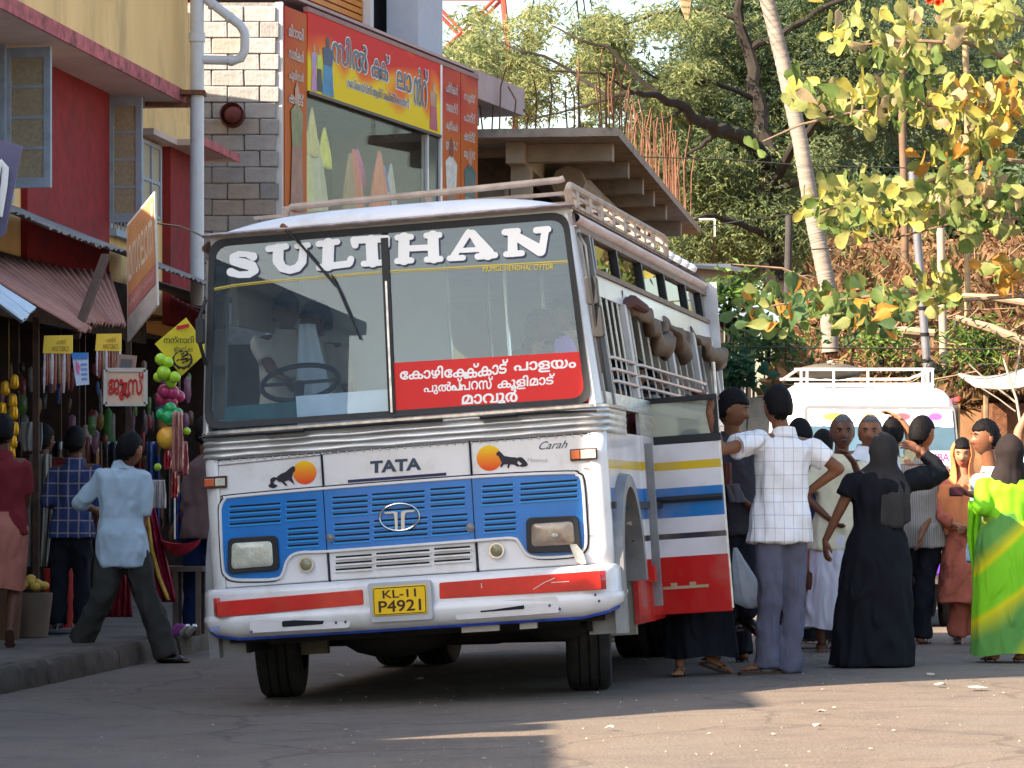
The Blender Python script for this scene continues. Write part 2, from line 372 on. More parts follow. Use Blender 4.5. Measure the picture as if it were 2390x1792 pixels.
# grit and litter on the road
mb = MB(); GR = mat('pale_grit', (.3, .27, .23), .9, var=.3, scale=3)
for i in range(420):
    D = rnd.uniform(13.4, 30); x = rnd.uniform(-2.6, 4.6)*D/20
    if x < kx(D)+.05: continue
    r = rnd.choice((.003, .004, .005, .007, .011)); a = rnd.uniform(0, PI); z = G(x)+.008
    mb.add([(x+r*math.cos(a+k*1.57)*rnd.uniform(.6, 1.7), D+r*math.sin(a+k*1.57)*rnd.uniform(.7, 2.), z+rnd.uniform(-.002, .004)) for k in range(4)]+[(x, D, z+.007)],
           [(0, 1, 4), (1, 2, 4), (2, 3, 4), (3, 0, 4)])
tag(mb.build('grit', GR), kind='stuff')
PAPER = mat('paper_scrap_white', (.42, .39, .34), .9, var=.15)
for i, (u, v, s_) in enumerate([(2194, 1604, .075), (2276, 1612, .12), (2172, 1581, .07), (1500, 1548, .05), (790, 1582, .06), (1530, 1500, .045), (980, 1590, .05), (1920, 1668, .05), (1905, 1702, .05), (1425, 1705, .045), (640, 1575, .04)]):
    p = ground(u, v); mb = MB()
    s_ *= .6; pts = [(s_*math.cos(t*1.05)*rnd.uniform(.6, 1.2), s_*math.sin(t*1.05)*rnd.uniform(.5, 1.)) for t in range(6)]
    mb.add([(a, b, .004+rnd.uniform(0, .018)) for a, b in pts]+[(0, 0, .02)], [(k, (k+1) % 6, 6) for k in range(6)])
    o = mb.build('paper_scrap', PAPER, None, solid=.002); o.location = (p.x, p.y, p.z+.008)
    where = ['torn white paper scrap on the sunlit road below the green sari', 'long flat pale scrap on the sunlit road at the right', 'small pale scrap beside the shadow edge under the black robe', 'pale scrap on the road before the boarding woman', 'pale flake on the shaded road in front of the left front tyre', 'pale flake on the road just right of the front tyre', 'pale flake on the road between the front tyres', 'pale scrap in the sunlit middle of the road', 'pale scrap nearest the bottom of the sunlit road', 'small scrap at the left end of the sunlit road', 'small flake beside the left front tyre'][i]
    tag(o, where, 'litter', 'scraps of litter on the road')

# ============================================================ YELLOW BUILDING (upper floor left)
YB = Fr(P(438, HY, 38)-Vector((0, 0, CH)), Matrix.Rotation(-math.radians(7.5), 3, 'Z'))
YEL = mat('ochre_plaster', (.74, .51, .23), .85, var=.1, scale=1.5, bump=.25, bscale=8, dirt=.65, dcol=(.3, .2, .11), dscale=1.1, stretch=(1, 1, .35))
RED = mat('red_plaster', (.24, .022, .025), .85, var=.2, scale=6, bump=.5, bscale=30, dirt=.6, dcol=(.12, .03, .03), dscale=1.6)
SOF = mat('soffit_plaster', (.6, .47, .42), .9, var=.1, scale=1.5, bump=.15, dirt=.3, dcol=(.35, .26, .24), dscale=1)
BAND = mat('faded_red_band', (.42, .12, .13), .9, var=.35, scale=7, dirt=.8, dcol=(.06, .045, .045), dscale=5)
FRM = mat('grey_blue_paint', (.3, .36, .44), .6, var=.12, scale=5, dirt=.4, dcol=(.2, .2, .2), dscale=6)
FRG = mat('frosted_pane', (.3, .24, .17), .35, var=.2, scale=30, bump=.6, bscale=120, col2=(.42, .36, .24))
yb = empty('yellow_building', (0, 0, 0), 'ochre and red two storey building with open grey shutters above the market stalls', 'building', M=YB.m4())
MB().box(-5, 0, -9.6, 0, 5.815, 8.6).build('upper_wall', YEL, yb)
MB().box(-.62, .05, -9.6, -.02, 5.69, 5.812).build('ledge_slab', SOF, yb)
mb = MB(); mb.box(.051, .075, -9.6, -.02, 5.685, 5.835); mb.build('ledge_edge', BAND, yb)
MB().box(-5, -.64, .0, 3.04, 5.81, 7.2).build('upper_wall', YEL, yb)  # hidden upper mass added to shade the lower wall and block wall
MB().box(-5, -.62, -9.6, 3.0, 3.4, 5.80).build('lower_wall', YEL, yb)
MB().box(-.62, -.55, -4.7, -1.42, 3.6, 5.69).build('pilaster', RED, yb)
MB().box(-.62, -.52, 1.35, 3.0, 3.3, 5.45).build('pilaster', RED, yb)
MB().box(-5, -.55, -14, -9.62, 3.6, 4.3).build('wall', RED, yb)
MB().box(-.62, -.40, .02, 3.2, 5.40, 5.47).build('lower_ledge', SOF, yb)
MB().box(-.40, -.1, 1.2, 3.2, 5.40, 5.47).build('lower_ledge', SOF, yb)
MB().box(-.099, -.08, 1.2, 3.2, 5.39, 5.49).build('lower_ledge_edge', BAND, yb)
MB().box(-5, -.7, 3.0, 3.05, 0, 7.2).build('end_wall', YEL, yb)
def shutter(y, z0, z1, wd, ang=0, par=yb, npan=4):
    """open casement leaf hinged on the wall, standing out square to it"""
    f = MB(); t = .045; st = .075
    f.box(0, st, -t/2, t/2, z0, z1); f.box(wd-st, wd, -t/2, t/2, z0, z1)
    f.box(st, wd-st, -t/2, t/2, z0, z0+.1); f.box(st, wd-st, -t/2, t/2, z1-.1, z1)
    hs = (z1-z0-.2-.03*(npan-1))/npan
    for k in range(npan-1):
        zz = z0+.1+hs*(k+1)+.03*k; f.box(st, wd-st, -t/2+.005, t/2-.005, zz, zz+.03)
    o = f.build('shutter_leaf', FRM, par, bevel=.004); o.location = (-.6, y, 0); o.rotation_euler = (0, 0, ang)
    for k in range(npan):
        zz = z0+.1+(hs+.03)*k
        MB().box(st, wd-st, -.008, .008, zz, zz+hs).build('pane', FRG, o)
    return o
shutter(-5.35, 4.28, 5.66, .49, math.radians(-6))
shutter(-1.3, 4.28, 5.66, .40, math.radians(-4))
for y0, y1 in ((-8.6, -5.45), (-1.2, -.1)):
    MB().box(-.9, -.615, y0, y1, 4.3, 5.68).build('window_opening', DARK, yb)
    fr_ = MB(); fr_.box(-.63, -.57, y0-.08, y0, 4.22, 5.69).box(-.63, -.57, y1, y1+.08, 4.22, 5.69).box(-.63, -.5, y0-.1, y1+.1, 4.14, 4.22); fr_.build('window_frame', FRM, yb)
    k = y0+.16
    while k < y1-.05:
        MB().tube([(-.595, k, 4.22), (-.595, k, 5.68)], .011, 6).build('window_bar', FRM, yb); k += .16
wf = MB(); wf.box(-.61, -.55, .1, .16, 4.5, 5.36).box(-.61, -.55, .98, 1.04, 4.5, 5.36).box(-.61, -.55, .54, .58, 4.5, 5.36)
for z in (4.5, 4.9, 5.32): wf.box(-.605, -.555, .16, .98, z, z+.04)
wf.build('window_frame', FRM, yb)
MB().box(-.60, -.57, .1, 1.04, 4.5, 5.36).build('pane', FRG, yb)
mb = MB(); mb.caps((.02, -3.6, 6.47), (.2, -3.6, 6.47), .06, .05, 10); mb.build('lamp_socket', mat('aged_bulb_holder', (.3, .24, .12), .6), yb, True)
cr = MB()       # corrugated roof edge showing over the pipe
n_ = 14
cr.grid(n_*4, 1, lambda a, b: (.1+1.35*a, .15+b*1.2, 7.66-.35*a+.02*math.sin(a*n_*2*PI)+.12*b))
cr.build('roof_sheet_edge', mat('dark_roof_sheet', (.03, .028, .03), .7), yb, solid=.01)
# drain pipe
PVC = mat('grey_white_pvc', (.56, .58, .62), .3, var=.07, scale=3, dirt=.35, dcol=(.3, .27, .24), dscale=3)
RUST = mat('rusty_iron', (.16, .07, .035), .85, var=.4, scale=25, bump=.5)
px_, D_ = 460, 37.4; pb = P(px_, HY, D_); dp = empty('drain_pipe', (pb.x, D_, 0), 'tall pale drain pipe with a looped branch at the corner of the yellow building', 'pipe')
MB().tube([(0, 0, 3.4), (0, 0, 7.2)], .078, 20).build('lower_pipe', PVC, dp, True)
MB().tube([(0, 0, 6.95), (0, 0, 7.0), (0, 0, 7.06), (0, 0, 8.2)], [.08, .092, .088, .088], 20).build('upper_pipe', PVC, dp, True)
MB().tube([(0, 0, 6.36), (0, 0, 6.46)], .094, 20).build('pipe_collar', PVC, dp, True)
q = lambda u, v: (P(u, v, D_)-Vector((pb.x, D_, 0)))
MB().tube([q(466, -14), q(500, 12), q(560, 58), q(570, 74), q(572, 84), q(571, 118), q(562, 136), q(545, 141), q(466, 139)], .052, 14).build('branch_pipe', PVC, dp, True)
for a, b in (((492, 8), (500, 14)), ((532, 38), (540, 44)), ((534, 141), (545, 141))):
    MB().tube([q(*a), q(*b)], .062, 14).build('pipe_collar', PVC, dp, True)
mb = MB(); mb.beam(q(338, 243), q(438, 245), .03, .05); mb.beam(q(418, 217), q(480, 218), .25, .05); mb.beam(q(437, 220), q(442, 247), .05, .05); mb.beam(q(442, 247), q(470, 219), .04, .04)
mb.build('rusty_bracket', RUST, dp)

# ============================================================ STALLS: awnings
def corrugated(name, A, B, C, D, nr, amp, m, label, cat, par=None, ragged=.03, seams=3):
    """sheet with ridges running A->B ; A near-wall, B near-eave, C far-eave, D far-wall"""
    A, B, C, D = map(Vector, (A, B, C, D)); n = (B-A).cross(D-A).normalized(); o = A.copy()
    if n.z < 0: n = -n
    root = empty(name, o, label, cat)
    for s_ in range(seams):
        a0, a1 = s_/seams, (s_+1)/seams; mb = MB(); rg = [rnd.uniform(-ragged, ragged) for _ in range(200)]
        lift = n*(.018*(s_ % 2))+Vector((0, 0, rnd.uniform(-.012, .012)))
        k = max(1, nr//seams)*8
        def fn(a, b):
            aa = a0+(a1-a0)*a*1.02; bb = b*(1+rg[s_]*2+rg[int(a*k/4) % 200]*.4)
            p = (A*(1-bb)+B*bb)*(1-aa)+(D*(1-bb)+C*bb)*aa
            return p-o+lift+n*(amp*math.sin(aa*nr*2*PI)+.02*noise.noise(p*1.3))
        mb.grid(k, 5, fn); mb.build('corrugated_sheet', m, root, True, ang=60, solid=.006)
    return root
GREYS = mat('grey_asbestos_sheet', (.2, .19, .19), .85, var=.2, scale=3, bump=.3, dirt=.5, dcol=(.08, .07, .07))
PINKS = mat('faded_pink_sheet', (.36, .17, .13), .7, var=.22, scale=2, bump=.2, dirt=.5, dcol=(.16, .08, .06), dscale=2.5)
BLUES = mat('pale_blue_tin', (.5, .58, .66), .4, .3, var=.15, scale=3, dirt=.3, dcol=(.3, .28, .26))
w_ = YB.wld
corrugated('upper_awning', w_((-.55, -13, 4.25)), w_((.95, -13.3, 3.62)), w_((.95, -.6, 3.42)), w_((-.55, -.6, 4.0)), 60, .012, GREYS, 'long grey sheet awning under the red wall of the yellow building', 'awning', seams=7)
corrugated('pink_awning', P(-130, 590, 27.), P(170, 762, 26.3), P(292, 770, 30.2), P(250, 640, 31.2), 22, .022, PINKS, 'faded pink corrugated awning above the hanging packets', 'awning', seams=4, ragged=.05)
corrugated('tin_awning', P(-150, 585, 24.6), P(56, 752, 24.2), P(84, 728, 26.2), P(-90, 610, 26.8), 9, .02, BLUES, 'pale blue tin awning at the left edge of the stalls', 'awning', seams=2)
corrugated('broken_awning', w_((-.5, -.5, 3.75)), w_((.85, -.5, 3.32)), w_((.98, 3.6, 3.12)), w_((-.5, 3.6, 3.5)), 16, .016, mat('rust_grey_sheet', (.26, .2, .17), .8, var=.35, scale=4, dirt=.5), 'broken rusty awning under the red pillar beside the bus', 'awning', seams=3, ragged=.09)
mb = MB(); mb.beam(P(246, 598, 28.5), P(176, 786, 27), .07, .05)
tag(mb.build('wooden_prop', mat('dark_wood', (.07, .04, .028), .8, var=.3, scale=12), bevel=.004), 'slanting dark wooden prop across the pink awning', 'post')
for (u, t, b_, D) in ((84, 740, 1480, 27.3), (300, 790, 1440, 30.5)):
    mb = MB(); p0, p1 = P(u, t, D), P(u, b_, D); p1.z = .15; mb.beam(p1, p0, .05, .05)
    tag(mb.build('stall_post', mat('dark_wood', (.07, .04, .028))), 'thin dark post '+('left of the plaid shirt man' if u < 100 else 'behind the pale blue shirt man'), 'post')
def board(name, pts, D, th, m, label, cat, parent=None):
    """flat board through photo points at depth(s) D"""
    ds = D if isinstance(D, (list, tuple)) else [D]*len(pts)
    W = [P(u, v, d) for (u, v), d in zip(pts, ds)]; o = sum(W, Vector())/len(W)
    mb = MB(); n = (W[1]-W[0]).cross(W[2]-W[0]).normalized()
    if n.y > 0: n = -n
    k = len(W); mb.add([p-o for p in W]+[p-o-n*th for p in W], [tuple(range(k)), tuple(range(2*k-1, k-1, -1))]+[(i, k+i, k+(i+1) % k, (i+1) % k) for i in range(k)])
    if parent is None:
        r = empty(name, o, label, cat); b = mb.build('board', m, r)
    else: r = parent; b = mb.build(name, m, r)
    def fn(a, b_, t):     # a,b in 0..1 over the first corner square
        p = (W[0]*(1-a)+W[1]*a)*(1-b_)+(W[3]*(1-a)+W[2]*a)*b_
        return p-o+n*(.004+t)
    return r, fn, o, n
INKW = mat('white_ink', (.75, .75, .74), .5, var=.04); INKK = mat('black_ink', (.02, .02, .02), .5, var=0); INKR = mat('red_ink', (.45, .015, .02), .5, var=.1)
# hanging orange board (corners: bottom-left, bottom-right, top-right, top-left)
r, fn, o, n = board('hanging_signboard', [(297, 797), (367, 712), (360, 446), (296, 524)], [29.3, 28.8, 28.8, 29.3], .02, mat('sign_white_tin', (.6, .56, .53), .6, var=.1, dirt=.4), 'tall tilted orange signboard with white script hanging from the awning', 'sign')
mb = MB(); mb.prism([(.04, .36), (.98, .36), (.98, .97), (.04, .97)], fn, 0, .003); mb.build('orange_panel', mat('faded_orange', (.5, .25, .12), .6, var=.2, scale=4), r)
mb = MB(); mb.prism([(.04, .2), (.98, .2), (.98, .355), (.04, .355)], fn, 0, .003); mb.build('pink_strip', mat('faded_pink_print', (.5, .2, .19), .6, var=.2, scale=4), r)
lettering('lettering', 'മസാലാന്', (.08, .95, .48, .92), fn, mat('cream_ink', (.65, .55, .45)), r, off=.012, lift=.005)
lettering('small_lettering', 'ഫ്രൂട്ട്സ് സ്റ്റാൾ', (.1, .92, .25, .32), fn, mat('cream_ink', (.65, .55, .45)), r, lift=.005)
# blue sign at left edge
r, fn, o, n = board('purple_signboard', [(-120, 640), (12, 545), (52, 340), (-90, 300)], 27.2, .03, mat('dusty_purple', (.13, .12, .21), .5, var=.12), 'dusty purple signboard with a large white letter at the left edge', 'sign')
mb = MB(); pts = [P(u, v, 27.15)-o for u, v in ((-25, 520), (-12, 440), (-6, 395), (4, 378), (13, 392), (10, 430), (-2, 505))]
mb.tube(pts, .028, 8, flat=.3, up=(0, 1, 0)); mb.build('letter', INKW, r, True)
# juice sign
r, fn, o, n = board('juice_sign', [(246, 943), (340, 943), (340, 863), (247, 863)], 25.4, .03, mat('cream_board', (.62, .42, .3), .5, var=.06), 'cream board with red hand lettering hanging over the pale blue shirt man', 'sign')
lettering('lettering', 'ജൂ സ്', (.07, .95, .1, .93), fn, INKR, r, off=.03, lift=.004)
mb = MB(); mb.tube([fn(.36, .6, .006), fn(.5, .62, .006), fn(.47, .3, .006), fn(.53, .22, .006), fn(.6, .32, .006)], .014, 6); mb.build('letter_hook', INKR, r, True)
mb = MB()
for a, b in (((0, 0), (1, 0)), ((1, 0), (1, 1)), ((1, 1), (0, 1)), ((0, 1), (0, 0))): mb.beam(fn(*a, 0), fn(*b, 0), .012, .03)
mb.build('frame', mat('pale_edge', (.5, .45, .4)), r)
# yellow diamond sign
YS = mat('sign_yellow', (.6, .5, .02), .45, var=.08)
r, fn, o, n = board('diamond_sign', [(424, 876), (488, 816), (434, 741), (361, 802)], 25.6, .02, YS, 'yellow diamond sign with black lettering and a fruit drawing beside the bus', 'sign')
flat = lambda a, b, t: P(a, b, 25.57)-o-Vector((0, t, 0))
lettering('lettering', 'നന്നാറി', (382, 452, 801, 784), flat, INKK, r, off=.02)
lettering('small_lettering', 'ജ്യൂസ് കട', (406, 450, 824, 807), flat, INKK, r, off=.015)
mb = MB(); mb.prism([(412, 770), (442, 764), (441, 755), (412, 761)], flat, 0, .004); mb.build('red_flash', INKR, r)
mb = MB(); N = 22
mb.add([flat(426+24*math.cos(2*PI*i/N)*k, 838-22*math.sin(2*PI*i/N)*k+(4 if i % 2 else 0)*(k > .9), .003) for k in (1, .8) for i in range(N)], [(i, (i+1) % N, N+(i+1) % N, N+i) for i in range(N)])
for k in range(16): a = rnd.uniform(0, 6.28); q_ = rnd.uniform(.1, .65); mb.tube([flat(426+24*math.cos(a)*q_, 838-22*math.sin(a)*q_, .004), flat(426+24*math.cos(a)*q_+6, 838-22*math.sin(a)*q_-4, .004)], .006, 4)
tag(mb.build('fruit_drawing', INKK, r), kind='stuff')
# hanging packets
PKT = [mat('packet_%s' % k, c, .15, var=.35, scale=20, coat=.8) for k, c in (('maroon', (.2, .03, .03)), ('silver', (.45, .42, .48)), ('brown', (.16, .08, .05)), ('blue', (.08, .15, .5)))]
for (u0, u1, v0, v1, D, vb, lab) in ((100, 168, 782, 824, 26.2, 905, 'yellow topped strip of glossy packets hanging left of the red lettered board'), (222, 282, 778, 818, 26.6, 885, 'yellow topped strip of glossy packets hanging over the red lettered board')):
    r, fn, o, n = board('hanging_packet_strip', [(u0, v1), (u1, v1+1), (u1, v0), (u0+3, v0+1)], D, .05, mat('header_yellow', (.75, .5, .05), .4, var=.08), lab, 'packets')
    lettering('lettering', 'HANS TOBACO', (.3, .9, .12, .4), fn, mat('brown_ink', (.2, .1, .03)), r, lift=.002)
    lettering('small_lettering', 'ഹാൻസ്', (.45, .8, .5, .8), fn, mat('brown_ink', (.2, .1, .03)), r, lift=.002)
    k = 0; u = u0+2
    while u < u1-3:
        mb = MB(); wd = rnd.uniform(5, 8); b_ = vb+rnd.uniform(-18, 12); a = P(u+wd/2, v1+1, D)-o; e = P(u+wd/2+rnd.uniform(-3, 3), b_, D)-o
        wr = wd/FPX*D/2
        mb.tube([a, a*.7+e*.3, a*.3+e*.7, e], [wr*.8, wr*1.15, wr*1.1, wr*.6], 6, flat=.4, up=(0, 1, 0)); mb.build('packet', PKT[rnd.choice((0, 0, 1, 1, 2))], r, True); u += wd; k += 1
r, fn, o, n = board('detergent_packet', [(178, 900), (207, 897), (205, 823), (167, 823)], 26., .03, mat('packet_paleblue', (.45, .55, .75), .2, var=.12, coat=.6), 'pale blue and white printed packet hanging beside the first packet strip', 'packet')
mb = MB(); mb.prism([(0, .8), (1, .8), (1, 1), (0, 1)], fn, 0, .004); mb.build('blue_band', mat('band_blue', (.03, .18, .5), .3), r)
mb = MB(); mb.prism([(.1, .45), (.3, .3), (.45, .6), (.2, .78)], fn, 0, .004); mb.build('pink_print', mat('print_pink', (.6, .15, .3), .3), r)
mb = MB(); [mb.prism([(.5, z), (.92, z), (.92, z+.07), (.5, z+.07)], fn, 0, .003) for z in (.15, .3, .45, .6)]; tag(mb.build('text_block', mat('print_blue', (.15, .25, .6), .3), r), kind='stuff')
r, fn, o, n = board('brown_packet', [(270, 862), (315, 862), (319, 830), (276, 826)], 26.2, .03, mat('packet_tan', (.3, .19, .15), .4, var=.1), 'flat brown packet hanging behind the red lettered board', 'packet')
mb = MB(); mb.prism([(.2, .05), (.8, .05), (.8, .7), (.2, .7)], fn, 0, .004); mb.build('dark_label', mat('label_grey', (.1, .09, .1), .4), r)
# string of fruit nets (balls in bags)
def fruits(lst, lab, c, D, nm='hanging_ball', cat='balls'):
    p = P(lst[0][0], lst[0][1], D); r = empty('hanging_%s' % nm, p, lab, cat, 'bagged balls hanging in a column')
    for (u, v, s_) in lst:
        mb = MB(); q = P(u, v, D+rnd.uniform(-.05, .05))-p; mb.ell(q, s_/FPX*D, s_/FPX*D, s_/FPX*D, 20, 12); mb.build(nm, c, r, True)
LIM = mat('lime_plastic', (.35, .6, .03), .25, var=.1, coat=.5); MAG = mat('magenta_plastic', (.4, .03, .12), .25, var=.2, coat=.5); GRN = mat('green_plastic', (.015, .32, .09), .25, var=.1, coat=.5)
fruits([(375, 838, 14), (392, 845, 13), (382, 870, 17), (408, 880, 14), (399, 892, 14), (369, 880, 12)], 'lime green balls at the top of the hanging column beside the bus', LIM, 25.5, 'ball')
fruits([(383, 912, 16), (402, 915, 17), (418, 925, 14), (378, 932, 14), (398, 935, 18)], 'magenta balls in a net below the lime green ones', MAG, 25.6, 'ball')
fruits([(397, 953, 15), (377, 967, 14), (394, 975, 17), (414, 965, 14)], 'emerald green balls hanging below the magenta ones', GRN, 25.4, 'ball')
ORY = mat('orange_ball', (.75, .2, .03), .3, var=.1, col2=(.8, .5, .05), scale=2.2, coat=.4)
fruits([(392, 1022, 27)], 'big orange and yellow ball at the bottom of the hanging column', ORY, 25.4, 'ball')
fruits([(436, 1006, 9), (368, 1090, 9)], 'pair of small lime balls hanging next to the big orange ball', LIM, 25.5, 'ball')
def cloth(name, pts, D, m, label, cat, wav=.03, nf=9, parent=None, group=None, th=.01):
    """hanging cloth: pts (left,right,v) rows, with folds"""
    p0 = P(pts[0][0], pts[0][2], D)
    def fn(a, b):
        k = b*(len(pts)-1); i = min(len(pts)-2, int(k)); t = k-i
        l = pts[i][0]*(1-t)+pts[i+1][0]*t; r_ = pts[i][1]*(1-t)+pts[i+1][1]*t; v = pts[i][2]*(1-t)+pts[i+1][2]*t
        q = P(l+(r_-l)*a, v, D); q.y += wav*(math.sin(a*nf*PI+b*2)+.5*math.sin(a*nf*2.3*PI+1+b))
        return q-p0
    mb = MB(); mb.grid(36, 14, fn)
    o = mb.build(name, m, parent, True, solid=th); o.location = p0
    if not parent: tag(o, label, cat, group)
    return o
NET = mat('rose_plastic_bag', (.45, .2, .17), .3, var=.35, scale=12, coat=.7)
for i, (l, r_, v0, v1, m, lab) in enumerate([(400, 428, 960, 1100, NET, 'rose coloured plastic bags bunched behind the green balls'), (412, 440, 1030, 1110, mat('pink_wrapper', (.45, .12, .14), .2, var=.4, scale=30, coat=.8), 'pink wrapped sweets hanging right of the orange ball'), (382, 400, 1050, 1096, mat('red_wrapper', (.5, .03, .06), .2, var=.3, scale=30, coat=.8), 'red and white wrapper hanging under the orange ball'), (352, 388, 1120, 1186, mat('milky_bag', (.5, .46, .46), .3, var=.2), 'milky plastic bag hanging under the small packets'), (398, 416, 1100, 1162, mat('candy_red', (.5, .06, .06), .2, var=.5, scale=25, coat=.8), 'small red and clear packet on a string in front of the blue cloth')]):
    cloth('plastic_bag', [(l+4, r_-4, v0), (l, r_, (v0+v1)/2), (l+2, r_-1, v1)], 25.3+.05*i, m, lab, 'bag', .02, 5)
mb = MB(); mb.tube([P(408, 1162, 25.4), P(408, 1258, 25.4)], .006, 6); tag(mb.build('white_stick', INKW), 'thin white stick hanging below the red and clear packet', 'stick')
cloth('blue_cloth', [(415, 448, 1150), (412, 452, 1210), (412, 452, 1262)], 26.3, mat('deep_blue_cloth', (.01, .05, .28), .8, var=.1), 'deep blue cloth hanging behind the white stick', 'cloth')
# red and gold saree length on display
o = cloth('display_saree', [(330, 352, 1150), (336, 372, 1230), (345, 396, 1330), (372, 412, 1405)], 25.9, mat('crimson_silk', (.28, .008, .045), .45, var=.3, scale=4), 'crimson silk cloth with gold border hanging behind the pale blue shirt man', 'cloth', .035, 5)
g = cloth('gold_border', [(341, 346, 1190), (350, 357, 1280), (366, 374, 1345), (388, 396, 1400)], 25.82, mat('gold_thread', (.55, .35, .06), .5, var=.4, scale=40), None, None, .02, 2, parent=o); g.location = P(341, 1190, 25.82)-P(330, 1150, 25.9)
cloth('dark_red_cloth', [(255, 300, 1330), (250, 305, 1390), (240, 310, 1440)], 27.2, mat('dark_red_cloth', (.2, .01, .02), .7, var=.3), 'dark red cloth heap between the legs of the pale blue shirt man', 'cloth')
cloth('white_cloth', [(70, 118, 1060), (60, 122, 1200), (62, 112, 1322)], 27.4, mat('grey_white_cloth', (.24, .22, .2), .9, var=.15), 'grey white cloth hanging left of the plaid shirt man', 'cloth', .04, 7)
cloth('white_sack', [(50, 98, 985), (44, 100, 1020), (50, 98, 1052)], 27.8, mat('pale_sack', (.27, .26, .26), .9, var=.12), 'pale sack under the dark stall roof at the left', 'sack', .03, 3)
# amber bottles string at left
AMB = mat('amber_foil', (.6, .3, .01), .15, .3, var=.4, scale=18)
r = empty('amber_packet_string', P(32, 880, 26.5), 'string of amber foil packets hanging at the far left', 'packets')
for (u, v) in ((12, 905), (34, 890), (30, 935), (32, 962), (34, 1000), (30, 1030), (26, 1055), (6, 955)):
    mb = MB(); q = P(u, v, 26.5)-P(32, 880, 26.5); mb.caps(q+Vector((0, 0, -.03)), q+Vector((0, 0, .03)), .035, .03, 8, flat=.6, up=(0, 1, 0)); mb.build('foil_packet', AMB, r, True)
# basket, tubs and stool
def tub(u, v, D, r0, r1, h, m, lab, cat, fill=None, nf=12, fr=.04):
    p = P(u, v, D); p.z = .155; e = empty('tub', p, lab, cat)
    MB().tube([(0, 0, 0), (0, 0, h*.8), (0, 0, h), (0, 0, h-.005), (0, 0, h-.04)], [r0, r1*.97, r1, r1*.94, r1*.93], 18).build('tub_body', m, e, True)
    if fill:
        for i in range(nf):
            a = i*2.4; q = r1*.75*math.sqrt(i/nf); mb = MB(); mb.ell((q*math.cos(a), q*math.sin(a), h+.02+(.09*(1-q/r1))), fr, fr, fr*.85, 10, 7); mb.build('fruit', fill, e, True)
tub(72, 1400, 25.8, .13, .17, .34, mat('tub_white', (.16, .12, .09), .6), 'brown tub of yellow fruit beside the pink lungi man', 'tub', mat('mango_yellow', (.5, .33, .05), .5, var=.3))
tub(5, 1420, 25.4, .13, .16, .40, mat('tub_dark', (.12, .06, .03), .7), 'dark basket of orange fruit behind the pink lungi man', 'basket', mat('fruit_orange', (.7, .2, .02), .4, var=.2))
tub(142, 1400, 27.2, .12, .14, .5, mat('tub_red', (.45, .02, .02), .4), 'red plastic bucket between the plaid shirt man and the pale blue shirt man', 'bucket')
p = P(432, 1400, 26.2); p.z = .155; e = empty('stall_table', p, 'small table with a red tray and scales in front of the blue cloth', 'table')
MB().box(-.2, .16, -.2, .2, .5, .54).build('table_top', mat('worn_table', (.12, .09, .075), .7, var=.2), e)
for sx in (-.06, .12):
    for sy in (-.17, .17): MB().box(sx-.02, sx+.02, sy-.02, sy+.02, 0, .5).build('leg', mat('worn_table', (.12, .09, .075)), e)
p = P(420, 1290, 25.9); e = empty('red_tray', p, 'red and silver tray heaped on the small stall table', 'tray')
mb = MB(); mb.loft([[Vector((rx*math.cos(t*PI/8), rx*.7*math.sin(t*PI/8), z+.02*math.cos(t*PI/4))) for t in range(16)] for rx, z in ((.1, 0), (.15, .04), (.17, .09), (.15, .05), (.09, .03))]); mb.build('tray_body', mat('red_glossy', (.35, .02, .04), .2, .4, var=.4, scale=9), e, True)
for i, (u, v) in enumerate(((422, 1432), (438, 1440), (400, 1425), (410, 1440))):
    p = P(u, v, 25.8); p.z = .155+.03; mb = MB(); mb.caps((0, 0, 0), (.05, 0, .05), .03, .025, 8)
    o = mb.build('glass_bottle' if i > 1 else 'steel_cup', mat('violet_plastic', (.25, .05, .25), .3, var=.3) if i > 1 else CHROME, None, True); o.location = p
    tag(o, ['small steel cup on the pavement by the table legs', 'round steel bowl on the pavement right of the table', 'violet jar on the pavement left of the table', 'violet jar standing between the table legs'][i], 'cup' if i < 2 else 'jar')
# shop interior: dark room with shelves and goods
si = empty('stall_interior', YB.wld((-.6, -4, 0)), 'dark open fronted shop under the yellow building with stacked shelves', 'shop')
si.rotation_euler = (0, 0, -math.radians(7.5))
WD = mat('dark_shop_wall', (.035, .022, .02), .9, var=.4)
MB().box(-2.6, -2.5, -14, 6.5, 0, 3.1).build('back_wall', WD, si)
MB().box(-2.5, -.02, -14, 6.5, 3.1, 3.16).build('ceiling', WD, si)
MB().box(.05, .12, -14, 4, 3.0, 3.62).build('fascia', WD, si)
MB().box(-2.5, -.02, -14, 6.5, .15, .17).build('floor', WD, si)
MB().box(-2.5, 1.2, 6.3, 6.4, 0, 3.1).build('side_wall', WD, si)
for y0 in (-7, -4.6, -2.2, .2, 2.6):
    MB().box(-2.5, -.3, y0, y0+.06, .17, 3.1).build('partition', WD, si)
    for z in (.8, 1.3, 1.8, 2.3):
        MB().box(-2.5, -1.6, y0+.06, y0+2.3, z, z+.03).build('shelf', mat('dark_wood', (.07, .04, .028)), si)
gm = [mat('goods_%d' % i, c, .4, var=.3, scale=15) for i, c in enumerate([(.25, .03, .02), (.3, .18, .03), (.04, .08, .2), (.05, .15, .05), (.25, .22, .2), (.12, .05, .03)])]
